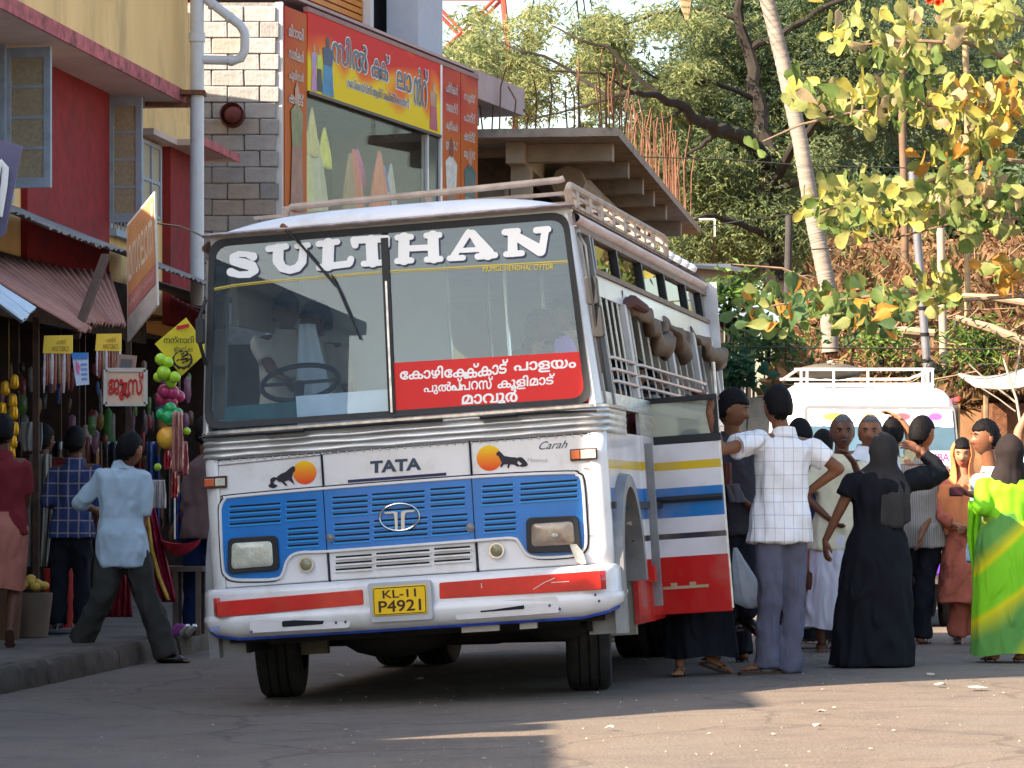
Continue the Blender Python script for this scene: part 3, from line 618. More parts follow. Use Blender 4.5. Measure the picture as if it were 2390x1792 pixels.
for i in range(110):
    y0 = rnd.choice((-7, -4.6, -2.2, .2, 2.6))+rnd.uniform(.15, 2.2); z = rnd.choice((.83, 1.33, 1.83, 2.33)); s_ = rnd.uniform(.05, .11); h = rnd.uniform(.12, .34); x = rnd.uniform(-2.1, -1.7)
    mb = MB()
    if i % 2: mb.tube([(x, y0, z), (x, y0, z+h*.75), (x, y0, z+h*.85), (x, y0, z+h)], [s_, s_, s_*.5, s_*.5], 10)
    else: mb.box(x-s_, x+s_, y0-s_, y0+s_, z, z+h)
    mb.build('jar' if i % 2 else 'carton', gm[i % 6], si, bool(i % 2))
for i in range(12):
    y0 = -6.5+i*1.0; mb = MB(); z = rnd.uniform(1.5, 2.3); mb.tube([(-.2, y0, 3.1), (-.2, y0, z)], [.004, .004], 4); mb.tube([(-.2, y0, z), (-.2, y0, z-.1), (-.2, y0, z-.4), (-.2, y0, z-.45)], [.02, .07, .09, .04], 8, flat=.5, up=(0, 1, 0))
    mb.build('hanging_bag', gm[(i*5+1) % 6], si, True)
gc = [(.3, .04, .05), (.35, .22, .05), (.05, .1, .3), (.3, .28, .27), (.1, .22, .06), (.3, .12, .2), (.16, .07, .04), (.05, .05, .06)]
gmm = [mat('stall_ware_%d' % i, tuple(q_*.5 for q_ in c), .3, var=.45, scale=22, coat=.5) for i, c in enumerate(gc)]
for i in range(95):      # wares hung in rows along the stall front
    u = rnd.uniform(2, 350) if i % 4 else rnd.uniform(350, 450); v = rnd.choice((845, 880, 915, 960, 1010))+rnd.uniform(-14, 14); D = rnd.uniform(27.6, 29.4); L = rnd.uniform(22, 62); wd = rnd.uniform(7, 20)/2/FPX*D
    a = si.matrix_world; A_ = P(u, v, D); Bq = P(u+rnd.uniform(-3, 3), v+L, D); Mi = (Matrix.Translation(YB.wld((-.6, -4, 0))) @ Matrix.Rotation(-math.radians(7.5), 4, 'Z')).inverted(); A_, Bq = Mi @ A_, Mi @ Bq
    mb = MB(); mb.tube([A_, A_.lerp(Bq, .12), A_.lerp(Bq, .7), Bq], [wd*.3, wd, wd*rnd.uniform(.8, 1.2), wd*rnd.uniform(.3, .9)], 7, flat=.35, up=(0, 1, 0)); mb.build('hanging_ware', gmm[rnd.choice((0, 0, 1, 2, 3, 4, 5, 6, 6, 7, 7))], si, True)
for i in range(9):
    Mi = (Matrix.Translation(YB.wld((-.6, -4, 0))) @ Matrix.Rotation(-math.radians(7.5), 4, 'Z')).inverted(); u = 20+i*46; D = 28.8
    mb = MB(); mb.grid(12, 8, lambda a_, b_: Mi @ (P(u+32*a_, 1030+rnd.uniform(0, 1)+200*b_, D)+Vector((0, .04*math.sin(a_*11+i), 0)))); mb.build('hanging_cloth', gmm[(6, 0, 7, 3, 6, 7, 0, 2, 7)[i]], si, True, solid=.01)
for i, (u, v, D, c) in enumerate([(118, 1432, 26.4, (.05, .06, .07)), (135, 1440, 26.2, (.05, .06, .07)), (170, 1432, 26.8, (.2, .1, .08))]):
    p = P(u, v, D); p.z = .16; mb = MB(); mb.ell((0, 0, .015), .05, .13, .02, 12, 6); mb.tube([(-.04, .02, .02), (0, .0, .06), (.04, .02, .02)], .008, 6)
    o = mb.build('sandal', mat('sandal%d' % i, c, .6), None, True); o.location = p; o.rotation_euler = (0, 0, 1.3+i*.4)
    tag(o, ['dark sandal lying on the pavement left of the plaid shirt man', 'second dark sandal on the pavement by the plaid shirt man', 'brown sandal on the pavement behind the stepping man'][i], 'sandal')
# ============================================================ BLOCK WALL (faces us, 42 m)
BLK = [mat('concrete_block_%d' % i, c, .95, var=.14, scale=5, bump=1., bscale=24, dirt=.25, dcol=(.3, .27, .24), dscale=3) for i, c in enumerate([(.29, .285, .285), (.25, .245, .245), (.32, .31, .31), (.31, .27, .24)])]
bw = empty('block_wall', (0, 42, 0), 'unplastered grey concrete block wall behind the drain pipe', 'wall')
x0, x1 = (438-CX)/FPX*42-.3, (650-CX)/FPX*42
MB().box(x0, x1, .06, .4, 0, 7.5).build('mortar_core', mat('mortar', (.2, .195, .19), .95, var=.25, scale=12, bump=.8), bw)
z = 4.0; row = 0; vm = []
for k in range(5):
    mb = MB(); a = .004+.003*k
    def rj(s_=.008): return rnd.uniform(-s_, s_)*.5
    mb.box(0, .397, -.02, .1, 0, .197); mb.v = [(x+rj(.012), y+rj(.008), zz+rj()) for x, y, zz in mb.v]; vm.append(mb.mesh('concrete_block', BLK[k % 4]))
while z < 7.45:
    x = x0+(.0 if row % 2 else -.2); row += 1
    while x < x1-.05:
        wd = .39
        a, b = max(x, x0), min(x+.39, x1)
        if b-a > .06:
            me = rnd.choice(vm); o = bpy.data.objects.new('concrete_block', me); COL.objects.link(o); o.parent = bw
            o.location = (a, .0+rnd.uniform(-.008, .01), z+rnd.uniform(-.003, .003)); o.scale = ((b-a)/.39, 1, 1)
            o.modifiers.new('b', 'BEVEL').width = .012
        x += .405
    z += .203
    if row in (6, 14): z += .0
mb = MB(); rg_ = [(.0, -.0), (.09, .0), (.12, -.02), (.15, -.16), (.155, -.02), (.16, .1)]
mb.loft([[Vector((r_*math.cos(t*PI/10), yy, r_*math.sin(t*PI/10)*.95+(.02 if yy < -.1 else 0))) for t in range(20)] for r_, yy in rg_[1:]]); mb.ell((.02, -.06, .01), .14, .13, .13, 14, 8)
o = mb.build('wall_vent', mat('terracotta', (.13, .035, .03), .8, var=.3), None, True); o.location = P(543, 272, 42); tag(o, 'round red brown vent mouth set in the grey block wall', 'vent')

# ============================================================ TEXTILE SHOP (receding facade with banner)
SF = Fr(P(652, HY, 42)-Vector((0, 0, CH)), Matrix.Rotation(-math.radians(17), 3, 'Z'))
sb = empty('textile_shop', (0, 0, 0), 'textile shop with red and yellow banner, glass showcase and pink roof slab', 'building', M=SF.m4())
GP = mat('grey_plaster', (.42, .43, .46), .85, var=.1, scale=2, dirt=.2, dcol=(.2, .19, .18)); PS = mat('pinkish_plaster', (.45, .34, .33), .85, var=.12, scale=2, dirt=.3, dcol=(.25, .18, .17))
MB().box(-6, -.35, .0, 8.2, 0, 4.9).build('ground_floor_wall', GP, sb)
MB().box(-5, -1.6, .02, 8.1, 4.9, 7.45).build('back_room_wall', mat('show_room_wall', (.13, .115, .08), .9, var=.2), sb)
MB().box(-1.6, -.02, .05, .35, 4.9, 7.4).build('showcase_side', GP, sb)
MB().box(-1.6, -.02, .36, 6.3, 4.8, 4.92).build('showcase_floor', GP, sb)
MB().box(-1.6, -.03, .36, 6.3, 6.55, 7.42).build('showcase_head', GP, sb)
MB().box(-1.6, -.03, 6.3, 8.1, 4.9, 7.5).build('corner_pier', GP, sb)
MB().box(-.08, .03, 5.85, 6.3, 4.8, 6.47).build('dark_frame', mat('dark_green_frame', (.02, .03, .03), .3), sb)
MB().box(-.06, .035, 5.80, 5.85, 4.8, 6.47).build('frame', WHITE, sb)
MB().box(-.06, .03, .02, .07, 4.3, 7.50).build('frame', WHITE, sb)
MB().box(-.02, 0, .36, 5.8, 4.92, 6.46).build('display_glass', glass('shop_glass', (.95, .95, .92), .05, k=.18), sb)
MB().box(-3.0, .06, 8.1, 10.5, 7.22, 7.64).build('roof_slab', PS, sb)
MB().box(-3.0, .0, .0, 8.1, 7.62, 7.66).build('roof_slab', PS, sb)
MB().box(-1.2, -.3, 8.12, 9.3, 6.95, 7.22).build('roof_beam', GP, sb)
# upper storey behind the banner
MB().box(-1.07, -.58, 7.2, 8.35, 7.66, 10.).build('upper_column', mat('blue_grey_plaster', (.42, .46, .53), .8, var=.05), sb)
MB().box(-4, -1.25, 6.85, 8.3, 7.66, 10.).build('dark_window', DARK, sb)
MB().box(-1.3, -1.15, 6.7, 6.85, 7.6, 10).build('window_post', WHITE, sb); MB().box(-1.3, -1.15, 3.85, 4.0, 7.6, 10).build('window_post', WHITE, sb)
MB().box(-1.4, -1.3, -.4, 6.7, 7.6, 10).build('shutter_backing', RED, sb)
STR = [mat('shutter_stripe_%d' % i, c, .5, var=.1) for i, c in enumerate([(.62, .36, .02), (.55, .2, .02), (.5, .09, .03), (.35, .04, .03)])]
for k in range(22):
    MB().box(-1.3, -1.26, 4.0, 6.7, 7.62+k*.1, 7.7+k*.1).build('shutter_slat', STR[max(0, min(3, 3-k//3))], sb, bevel=.006)
# banner
def banner_mat(name, c1, c2, c3, sc_=.35, seed=0):
    m = mat(name, c1, .6, var=0, spec=.15); n = m.node_tree; b = n.nodes['Principled BSDF']
    tc = n.nodes.new('ShaderNodeTexCoord'); mp = n.nodes.new('ShaderNodeMapping'); mp.inputs['Location'].default_value = (seed, seed, 0); mp.inputs['Scale'].default_value = (1, .8, 1.6)
    nz = n.nodes.new('ShaderNodeTexNoise'); nz.inputs['Scale'].default_value = sc_*2; nz.inputs['Detail'].default_value = .5; nz.inputs['Distortion'].default_value = 1.2
    n.links.new(tc.outputs['Object'], mp.inputs[0]); n.links.new(mp.outputs[0], nz.inputs['Vector'])
    sp = n.nodes.new('ShaderNodeSeparateXYZ'); n.links.new(tc.outputs['Object'], sp.inputs[0])
    ma = n.nodes.new('ShaderNodeMath'); ma.operation = 'MULTIPLY_ADD'; ma.inputs[1].default_value = -.55; ma.inputs[2].default_value = 3.98; n.links.new(sp.outputs[2], ma.inputs[0])
    ad = n.nodes.new('ShaderNodeMath'); ad.operation = 'ADD'; n.links.new(ma.outputs[0], ad.inputs[0]); n.links.new(nz.outputs[0], ad.inputs[1])
    cr = n.nodes.new('ShaderNodeValToRGB'); e = cr.color_ramp.elements; e[0].position = .38; e[0].color = tuple(c1)+(1,); e[1].position = .72; e[1].color = tuple(c3)+(1,)
    k = e.new(.56); k.color = tuple(c2)+(1,); n.links.new(ad.outputs[0], cr.inputs[0]); n.links.new(cr.outputs[0], b.inputs['Base Color']); return m
BAN = banner_mat('banner_print', (.62, .018, .012), (.78, .16, .01), (.8, .58, .0), seed=2)
PAN = banner_mat('panel_print', (.3, .012, .012), (.5, .05, .015), (.5, .12, .02), seed=5)
MB().box(.0, .06, .86, 6.3, 6.47, 7.5).build('banner', BAN, sb)
MB().box(-.04, .05, .07, .85, 4.3, 7.46).build('side_panel', PAN, sb)
MB().box(.0, .06, 6.38, 7.24, 4.9, 7.54).build('side_panel', PAN, sb); MB().box(.0, .06, 7.27, 8.08, 4.9, 7.55).build('side_panel', PAN, sb)
MB().box(.0, .07, .86, 8.1, 7.5, 7.56).build('banner_edge', mat('dusty_rail', (.33, .2, .18), .8), sb)
MB().box(.0, .065, 6.3, 6.38, 4.9, 7.55).build('frame', WHITE, sb)
MB().box(-.02, .08, .86, 6.3, 6.44, 6.48).build('banner_lower_edge', mat('dark_rail', (.05, .03, .03), .5), sb)
wall2 = lambda a, b, t: Vector((.062+t, a, b))
NAVY = mat('navy_ink', (.015, .02, .06), .4)
def outlined(s, box, nm='lettering', off=.03):
    lettering(nm+'_outline', s, (box[0]-.03, box[1]+.03, box[2]-.015, box[3]+.015), wall2, INKW, sb, off=off+.035, lift=.002)
    lettering(nm, s, box, wall2, NAVY, sb, off=off, lift=.005)
outlined('സിൽ', (1.75, 3.15, 6.96, 7.36)); outlined('ക', (3.3, 3.72, 6.96, 7.22)); outlined('ക്', (3.6, 4.05, 6.96, 7.33))
outlined('ലാ', (4.35, 5.0, 6.92, 7.18)); outlined('ൻറ്', (5.08, 5.72, 6.78, 7.34))
outlined('റെഡിമെയ്ഡ്സ് ആന്റ് ടെക്സ്റ്റൈൽസ്', (2.35, 4.9, 6.68, 6.84), 'small_lettering', .006)
def panel_text(y0, y1, z, ws):
    for i, s in enumerate(ws):
        lettering('panel_lettering', s, (y0+.1, y1-.1, z-.28*i-.16, z-.28*i), wall2, mat('pale_print', (.55, .5, .47)), sb, off=.03, lift=.002)
panel_text(.07, .8, 7.25, ['മിഠായി', 'സാരികൾ', 'ചുരിദാർ', 'ഷർട്ട്']); panel_text(6.45, 7.2, 7.3, ['പർദ്ദകൾ', 'നൈറ്റി', 'കുട്ടികൾ', 'ഉടുപ്പ്']); panel_text(7.3, 8.05, 7.25, ['സൂട്ട്', 'പാന്റ്', 'ഷർട്ട്', 'മുണ്ട്'])
def figure(y, z0, z1, cs, wd=.16, m2=wall2):
    """flat printed clothes model: head, top and skirt outlines"""
    H = z1-z0; g = 1.35
    for nm, pts, c in (('printed_head', [(-.3, .84), (-.35, .93), (0, 1), (.35, .93), (.3, .84), (0, .8)], cs[0]), ('printed_top', [(-.8, .5), (-1, .76), (-.3, .82), (.3, .82), (1, .76), (.8, .5)], cs[1]), ('printed_skirt', [(-.8, .5), (.8, .5), (1.1, 0), (-1.1, 0)], cs[2])):
        mb = MB(); mb.prism([(y+a*wd*g, z0+b*H) for a, b in pts], m2, .001, .004); mb.build(nm, mat('print_'+'_'.join('%d' % (k*99) for k in c), c, .5, var=.25, scale=6), sb)
SK = (.45, .25, .17)
figure(1.08, 6.5, 7.12, (SK, (.35, .25, .5), (.45, .2, .4)), .07); figure(1.28, 6.52, 7.1, (SK, (.5, .6, .05), (.02, .02, .02)), .07); figure(1.6, 6.5, 7.28, ((.03, .03, .05), (.02, .04, .12), (.02, .2, .4)), .15)
figure(5.98, 6.52, 7.2, (SK, (.4, .2, .12), (.4, .06, .1)), .12)
figure(.46, 4.9, 6.55, (SK, (.2, .2, .08), (.3, .14, .1)), .16); figure(6.8, 4.95, 6.5, ((.2, .05, .03), (.6, .58, .55), (.25, .12, .06)), .2); figure(7.7, 4.95, 6.45, (SK, (.04, .1, .11), (.2, .28, .2)), .22)
# garments in the showcase
gar = [((1.15, 6.25, 4.95), .28, (.5, .5, .25)), ((1.9, 6.0, 4.95), .33, (.42, .42, .3)), ((2.45, 6.2, 5.65), .2, (.75, .7, .1)), ((2.95, 5.9, 5.0), .2, (.3, .2, .1)), ((3.35, 6.0, 4.95), .3, (.5, .12, .06)), ((3.75, 6.05, 5.5), .22, (.55, .1, .3)), ((4.15, 6.05, 4.95), .3, (.55, .16, .08)), ((4.6, 5.9, 5.2), .22, (.12, .12, .4)), ((5.1, 5.85, 5.0), .28, (.4, .5, .25)), ((1.5, 6.35, 5.7), .16, (.55, .5, .2)), ((4.9, 5.95, 4.95), .2, (.4, .4, .4))]
for i, ((y, zt, zb), wd, c) in enumerate(gar):
    mb = MB(); X = -.12-.09*(i % 3)
    mb.grid(16, 8, lambda a, b: (X+.05*math.sin(a*7*PI+i)*b, y+(a-.5)*2.9*wd*(.16+.84*min(1, b*1.3))*(1+.1*math.sin(b*5)), zt+(zb-zt)*b-.05*abs(a-.5)*(1-b)))
    mb.build('hanging_garment', mat('garment_%d' % i, tuple(min(.85, q_*1.35) for q_ in c), .6, var=.15, scale=5), sb, True, solid=.01)
mb = MB(); mb.tube([(-.45, .5, 6.42), (-.45, 5.7, 6.42)], .015, 6); mb.build('garment_rail', CHROME, sb)
mb = MB(); mb.tube([(-.9, .5, 5.42), (-.9, 5.7, 5.3)], .03, 8); mb.build('display_rail', mat('pale_rail', (.55, .45, .38)), sb)

# ============================================================ UNFINISHED CONCRETE BUILDING with cantilevered slab
CF = Fr(P(1443, HY, 50)-Vector((0, 0, CH)), Matrix.Rotation(-math.radians(7.06), 3, 'Z'))
cb = empty('concrete_building', (0, 0, 0), 'unfinished concrete building with cantilevered slab and rusty bars sticking up', 'building', M=CF.m4())
CON = mat('raw_concrete', (.27, .235, .2), .95, var=.2, scale=3, bump=.6, bscale=14, dirt=.6, dcol=(.09, .08, .07), dscale=2); CON2 = mat('raw_concrete_warm', (.34, .29, .235), .95, var=.15, scale=3, bump=.4)
def rough_slab(x0, x1, y0, y1, z0, z1, nm, m):
    mb = MB(); mb.grid(24, 1, lambda a, b: (x0+(x1-x0)*a, y0+.02*noise.noise(Vector((a*20, 0, b))), z0+(z1-z0)*b+.015*noise.noise(Vector((a*15, 1, b)))))
    mb.grid(40, 1, lambda a, b: (x1+.03*noise.noise(Vector((a*40, 2, b))), y0+(y1-y0)*a, z0+(z1-z0)*b+.02*noise.noise(Vector((a*40, 5, b)))))
    mb.add([(x0, y0, z0), (x1, y0, z0), (x1, y1, z0), (x0, y1, z0)], [(0, 1, 2, 3)]); mb.add([(x0, y0, z1), (x1, y0, z1), (x1, y1, z1), (x0, y1, z1)], [(0, 1, 2, 3)])
    mb.build(nm, m, cb, fix=False)
rough_slab(-6, 0, 0, 18.5, 6.69, 6.82, 'roof_slab', CON)
for k, (y, m) in enumerate([(1.0, CON2), (3.7, CON), (6.5, CON), (8.8, CON), (11.6, CON), (15.4, CON)]):
    MB().box(-1.5, -.18, y, y+.28, 6.42, 6.69).build('cantilever_beam', m, cb, bevel=.01)
MB().box(-1.78, -1.5, -.3+.9, 18, 6.36, 6.688).build('long_beam', CON2, cb, bevel=.01)
MB().box(-1.75, -1.45, 1.0, 1.4, 0, 6.36).build('column', CON2, cb); MB().box(-1.75, -1.45, 8.6, 9, 0, 6.36).build('column', CON, cb)
mb = MB(); mb.tube([(-1.1, 3.2, 6.3), (-.9, 14, 6.05)], .28, 8); mb.build('duct', CON2, cb)
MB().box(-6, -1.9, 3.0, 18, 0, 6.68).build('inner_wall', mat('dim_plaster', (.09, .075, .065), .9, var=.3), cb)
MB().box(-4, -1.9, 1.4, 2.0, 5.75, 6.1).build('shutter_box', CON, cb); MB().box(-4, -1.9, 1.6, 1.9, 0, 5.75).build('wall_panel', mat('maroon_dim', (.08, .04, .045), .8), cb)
rod = [mat('rust_rod_%d' % i, c, .85, var=.3, scale=10) for i, c in enumerate([(.13, .055, .032), (.10, .05, .032), (.16, .08, .05)])]
def rods(lst):
    for (x, y, h) in lst:
        mb = MB(); r1 = rnd.uniform(-.06, .06); r2 = rnd.uniform(-.05, .05); r3 = rnd.uniform(-.1, .1)
        mb.tube([(x, y, 6.8), (x+r1*.5, y, 6.8+h*.35), (x+r1, y+r2, 6.8+h*.7), (x+r1*.6+r3, y+r2, 6.8+h)], .013, 5); mb.build('reinforcement_bar', rnd.choice(rod), cb)
rods([(-3.2+.0, .4, .4), (-2.3, .3, .8), (-2.1, .4, .55), (-1.98, .5, .9), (-1.65, .4, .7), (-1.45, .4, .35), (-1.3, .4, .8), (-1.1, .4, .85), (-.8, .3, .6), (-.7, .35, .75), (-.64, .4, 1.1), (-.6, .3, .9), (-.3, .4, .7), (-1.85, .4, 1.0)])
rods([(-.12-.1*rnd.random(), .1+i*.6+rnd.uniform(-.2, .2), rnd.uniform(.5, 1.25)) for i in range(16)])
rods([(-.25+rnd.uniform(-.12, .2), 1.0+rnd.uniform(0, .8), rnd.uniform(1.0, 1.35)) for i in range(6)])
rods([(-.3+rnd.uniform(-.45, .3), 11.5+rnd.uniform(0, 5.5), rnd.uniform(1.0, 1.7)) for i in range(34)])
rods([(-.3+rnd.uniform(-.3, .2), 6.5+rnd.uniform(0, 3.5), rnd.uniform(.8, 1.4)) for i in range(8)])
mb = MB(); mb.beam((.0, 18.0, 6.95), (.32, 18.0, 6.95), .03, .03); mb.beam((.32, 18.0, 6.95), (.32, 18, 6.6), .03, .03); mb.build('pipe_frame', WHITE, cb)
mb = MB(); mb.tube([(.3, 18, 6.6), (.3, 18, 0)], .02, 6); mb.build('stay_pole', RUST, cb)

# ============================================================ RED LATTICE TOWER
TR = mat('tower_red', (.4, .06, .04), .6, var=.15); TW = mat('tower_pale', (.45, .35, .33), .6)
tp = P(1080, HY, 75); tw = empty('lattice_tower', (tp.x, 75, 0), 'red lattice telecom mast rising behind the trees', 'tower')
zz = [0, 3, 6, 8.5, 10.6, 12.6, 14.6]; hw = [1.9, 1.75, 1.5, 1.3, 1.1, .9, .7]
for sx, sy in ((-1, -1), (1, -1), (1, 1), (-1, 1)):
    MB().tube([(sx*hw[i], sy*hw[i]*.6, zz[i]) for i in range(7)], .06, 6).build('tower_leg', TR, tw)
for i in range(6):
    a, b, z0, z1 = hw[i], hw[i+1], zz[i], zz[i+1]
    for y in (-1, 1):
        MB().tube([(-a, y*a*.6, z0), (b, y*b*.6, z1)], .045, 5).build('brace', TR, tw); MB().tube([(a, y*a*.6, z0), (-b, y*b*.6, z1)], .045, 5).build('brace', TW if i % 2 else TR, tw)
        MB().tube([(-b, y*b*.6, z1), (b, y*b*.6, z1)], .05, 5).build('crossbar', TR, tw)
MB().tube([(-1.2, 0, 10.6), (-3.0, .2, 9.0)], .06, 6).build('arm', TR, tw)

# ============================================================ OFF-FRAME BUILDINGS on the left that shade the road
OB = mat('offside_wall', (.4, .36, .3), .9, var=.1)
def block(nm, x1, y0, y1, h, label):
    e = empty(nm, (x1, y0, 0), label, 'building')
    MB().box(-6, 0, 0, y1-y0, 0, h).build('wall', OB, e); MB().box(-6.1, .15, -.05, y1-y0-.02, h, h+.12).build('roof', CON, e)
    k = 1.
    while k < y1-y0-1.3:
        for z in (1.1, 4.2):
            if z+1.4 < h: MB().box(.0, .03, k, k+1.1, z, z+1.3).build('window', DARK, e)
        k += 2.
block('low_street_building', -5.6, 8.7, 12.85, 4.1, 'low plain building beside the road left of the camera')
block('roofline_sun_notch', -5.6, 12.87, 13.28, 2.85, 'unseen low notch added between two plain buildings to let sun through')  # gap in the roofline added to drop a sun patch on the road
block('street_building', -5.6, 13.3, 13.72, 4.1, 'slim plain building beside the low notch left of the camera')
block('street_building', -5.6, 13.75, 15.18, 5.0, 'mid height plain building beside the road left of the camera')
block('stall_shade_building', -5.9, 19.05, 27.9, 5.5, 'unseen plain building added to shade the stalls left of the frame')  # unseen block added to keep sun off the hanging signboard
block('tall_street_building', -5.6, 15.2, 19.0, 7.3, 'tall plain building beside the road at the left')
# ============================================================ BANK behind the crowd
def bankz(x, y):
    """height of the earth bank on the right"""
    e = sstep(2.0, 3.4, x-.105*(y-38))
    a = 2.35*sstep(37.9, 38.1, y)+.55*sstep(38.2, 40.5, y)+1.1*sstep(40, 44, y)+1.6*sstep(44, 60, y)+.25*sstep(1, 9, x)*sstep(39, 44, y)
    n_ = .28*noise.noise(Vector((x*.55, y*.5, 0)))+.14*noise.noise(Vector((x*1.7, y*1.4, 4)))+.06*noise.noise(Vector((x*4, y*4, 9)))
    return a*(.25+.75*e)+n_*sstep(38.2, 39.5, y)*min(1, a)-.1
BANK = mat('bank_earth', (.30, .165, .085), .95, var=.3, scale=1.6, bump=1., bscale=9, col2=(.17, .10, .055), dirt=.7, dcol=(.34, .24, .13), dscale=1.4)
mb = MB(); nx_, ny_ = 90, 70
mb.grid(nx_, ny_, lambda a, b: ((lambda x, y: (x, y, bankz(x, y)))(-.5+22*a, 37.8+2*b+40*b*b)))
tag(mb.build('earth_bank', BANK, smooth=True), kind='structure')
# block retaining wall along its foot
rw = empty('retaining_wall', (2.0, 37.7, 0), 'low weathered block retaining wall behind the dark haired man in the dark shirt', 'wall')
MB().box(0, 2.2, .02, .35, 0, 2.38).build('wall_core', mat('mortar', (.16, .15, .14)), rw)
RWM = mat('mossy_block', (.27, .25, .22), .95, var=.3, scale=5, bump=1., bscale=20, dirt=.7, dcol=(.06, .06, .045), dscale=2.5)
mb = MB(); mb.box(0, .43, -.04, .05, 0, .205); mb.v = [(x+rnd.uniform(-.01, .01), y+rnd.uniform(-.012, .012), z+rnd.uniform(-.008, .008)) for x, y, z in mb.v]; rm = mb.mesh('retaining_block', RWM)
for r_ in range(11):
    for k in range(5):
        if .2*r_ < .5 and k % 2: pass
        o = bpy.data.objects.new('wall_block', rm); COL.objects.link(o); o.parent = rw; o.location = ((k-.5*(r_ % 2))*.445, rnd.uniform(-.012, .012), .02+r_*.215)
# leaf litter, dry creepers, grass tufts on the bank
def quads(name, N, fn, mats, parent=None, kind='stuff', curl=.25):
    """N leaf faces; fn(i) -> centre, length, width, normal-ish, material index"""
    V = np.zeros((N*5, 3)); MI = np.zeros(N*2, dtype=np.int32)
    for i in range(N):
        c, L, W, d, k = fn(i)
        d = Vector(d).normalized(); s_ = d.cross(Vector((rnd.uniform(-1, 1), rnd.uniform(-1, 1), rnd.uniform(-1, 1)))).normalized(); n_ = d.cross(s_)*L*curl
        V[i*5] = c; V[i*5+1] = c+d*L*.5+s_*W*.5; V[i*5+2] = c+d*L+n_; V[i*5+3] = c+d*L*.5-s_*W*.5; V[i*5+4] = c+d*L*.5-n_*.4
        MI[i*2] = MI[i*2+1] = k
    F = []; 
    for i in range(N): o = i*5; F.append((o, o+1, o+2)); F.append((o, o+2, o+3))
    me = bpy.data.meshes.new(name); me.from_pydata(V.tolist(), [], F)
    for m in mats: me.materials.append(m)
    me.polygons.foreach_set('material_index', MI.tolist()); o = link(name, me, parent)
    if kind: o['kind'] = kind
    return o
DRY = [mat('dry_leaf_%d' % i, c, .8, var=.3, scale=3, trans=.3) for i, c in enumerate([(.23, .13, .065), (.17, .085, .042), (.31, .2, .11), (.09, .052, .028), (.15, .12, .045), (.07, .09, .03)])]
def litter(i):
    y = 38.2+17*rnd.random()**1.6; x = rnd.uniform(2.2, 9.5)+(y-38)*.1; z = bankz(x, y)
    green = noise.noise(Vector((x*.8, y*.6, 7))) > .28
    L = rnd.uniform(.06, .26); k = rnd.choice((4, 5, 5, 3)) if green else rnd.choice((0, 0, 1, 2, 3, 1, 4))
    return Vector((x, y, z+rnd.uniform(-.02, .1))), L, L*rnd.uniform(.12, .5), (rnd.uniform(-1, 1), rnd.uniform(-1, .3), rnd.uniform(-.7, 1)), k
quads('dry_undergrowth', 34000, litter, DRY)
def stalks(name, N, fn, m):
    mb = MB()
    for i in range(N):
        p, q, r = fn(i); mb.tube([p, (p+q)/2+Vector((rnd.uniform(-.1, .1), 0, rnd.uniform(-.08, .12))), q], [r, r*.8, r*.5], 4, False)
    return tag(mb.build(name, m), kind='stuff')
def stk(i):
    y = rnd.uniform(38.3, 47); x = rnd.uniform(3, 9.3)+(y-38)*.1; p = Vector((x, y, bankz(x, y)+.03)); a = rnd.uniform(-2.6, 2.6); L = rnd.uniform(.3, 1.5)
    return p, p+Vector((L*math.sin(a), -.15, L*math.cos(a)*.5+.1)), rnd.uniform(.006, .02)
stalks('dry_twigs', 170, stk, mat('dry_twig', (.24, .165, .105), .9, var=.3))
for i, (u0, v0, u1, v1, D, r) in enumerate([(2230, 742, 2395, 800, 38.8, .06), (2240, 690, 2400, 708, 39.5, .045), (2040, 773, 2180, 778, 39.2, .05)]):
    mb = MB(); mb.tube([P(u0, v0, D), P((u0+u1)/2, (v0+v1)/2-4, D), P(u1, v1, D)], [r*.7, r, r], 8)
    tag(mb.build('fallen_log', mat('pale_log', (.4, .29, .2), .9, var=.25, scale=8), smooth=True), ['pale fallen branch slanting down the bank at the right edge', 'upper fallen branch lying level on the bank at the right', 'dark fallen log behind the grey metal pole'][i], 'log')

# ============================================================ small buildings, poles, wires
def house(nm, u0, u1, vt, vb, D, m, roofm, lab, rv=None, depth=4):
    a, b = P(u0, vb, D), P(u1, vt, D); e = empty(nm, (a.x, D, 0), lab, 'building')
    zb = max(0, bankz(a.x, D)-.5)
    MB().box(0, b.x-a.x, 0, depth, zb, b.z).build('wall', m, e)
    mb = MB(); mb.obox(((b.x-a.x)/2, depth/2, b.z+.1), ((b.x-a.x)/2+.3, 0, -.06), (0, depth/2+.4, .2), (0, 0, .03)); mb.build('roof', roofm, e); return e
house('white_house', 1590, 1706, 615, 720, 62, mat('white_lime_wall', (.7, .68, .64), .9, var=.08), mat('pale_roof', (.45, .42, .38), .9), 'white washed house half hidden behind the rear of the bus')
e = house('dark_shed', 1684, 1762, 722, 830, 44, mat('dark_plank', (.03, .028, .03), .9, var=.3), mat('blue_sheet_roof', (.28, .36, .46), .5, var=.2, dirt=.4), 'small dark plank shed with a bluish sheet roof on the bank', depth=1.5)
for k in range(5): MB().box(.03+k*.09, .045+k*.09, -.02, -.001, 1.5, 3.6).build('plank_gap', mat('pale_gap', (.3, .3, .28)), e)
a = P(2262, 905, 38.); e = empty('roadside_hut', (a.x, 37., 0), 'low hut with a sagging pale roof sheet at the right edge of the bank', 'hut')
mb = MB(); mb.grid(10, 4, lambda s_, t: (-.1+1.6*s_, -.2+1.4*t, 2.48+.22*s_+.18*t-.05*math.sin(s_*7)-.05*abs(math.sin(s_*3)))); mb.build('roof_sheet', mat('pale_grey_sheet', (.5, .47, .42), .8, var=.15, dirt=.5), e, True, solid=.03)
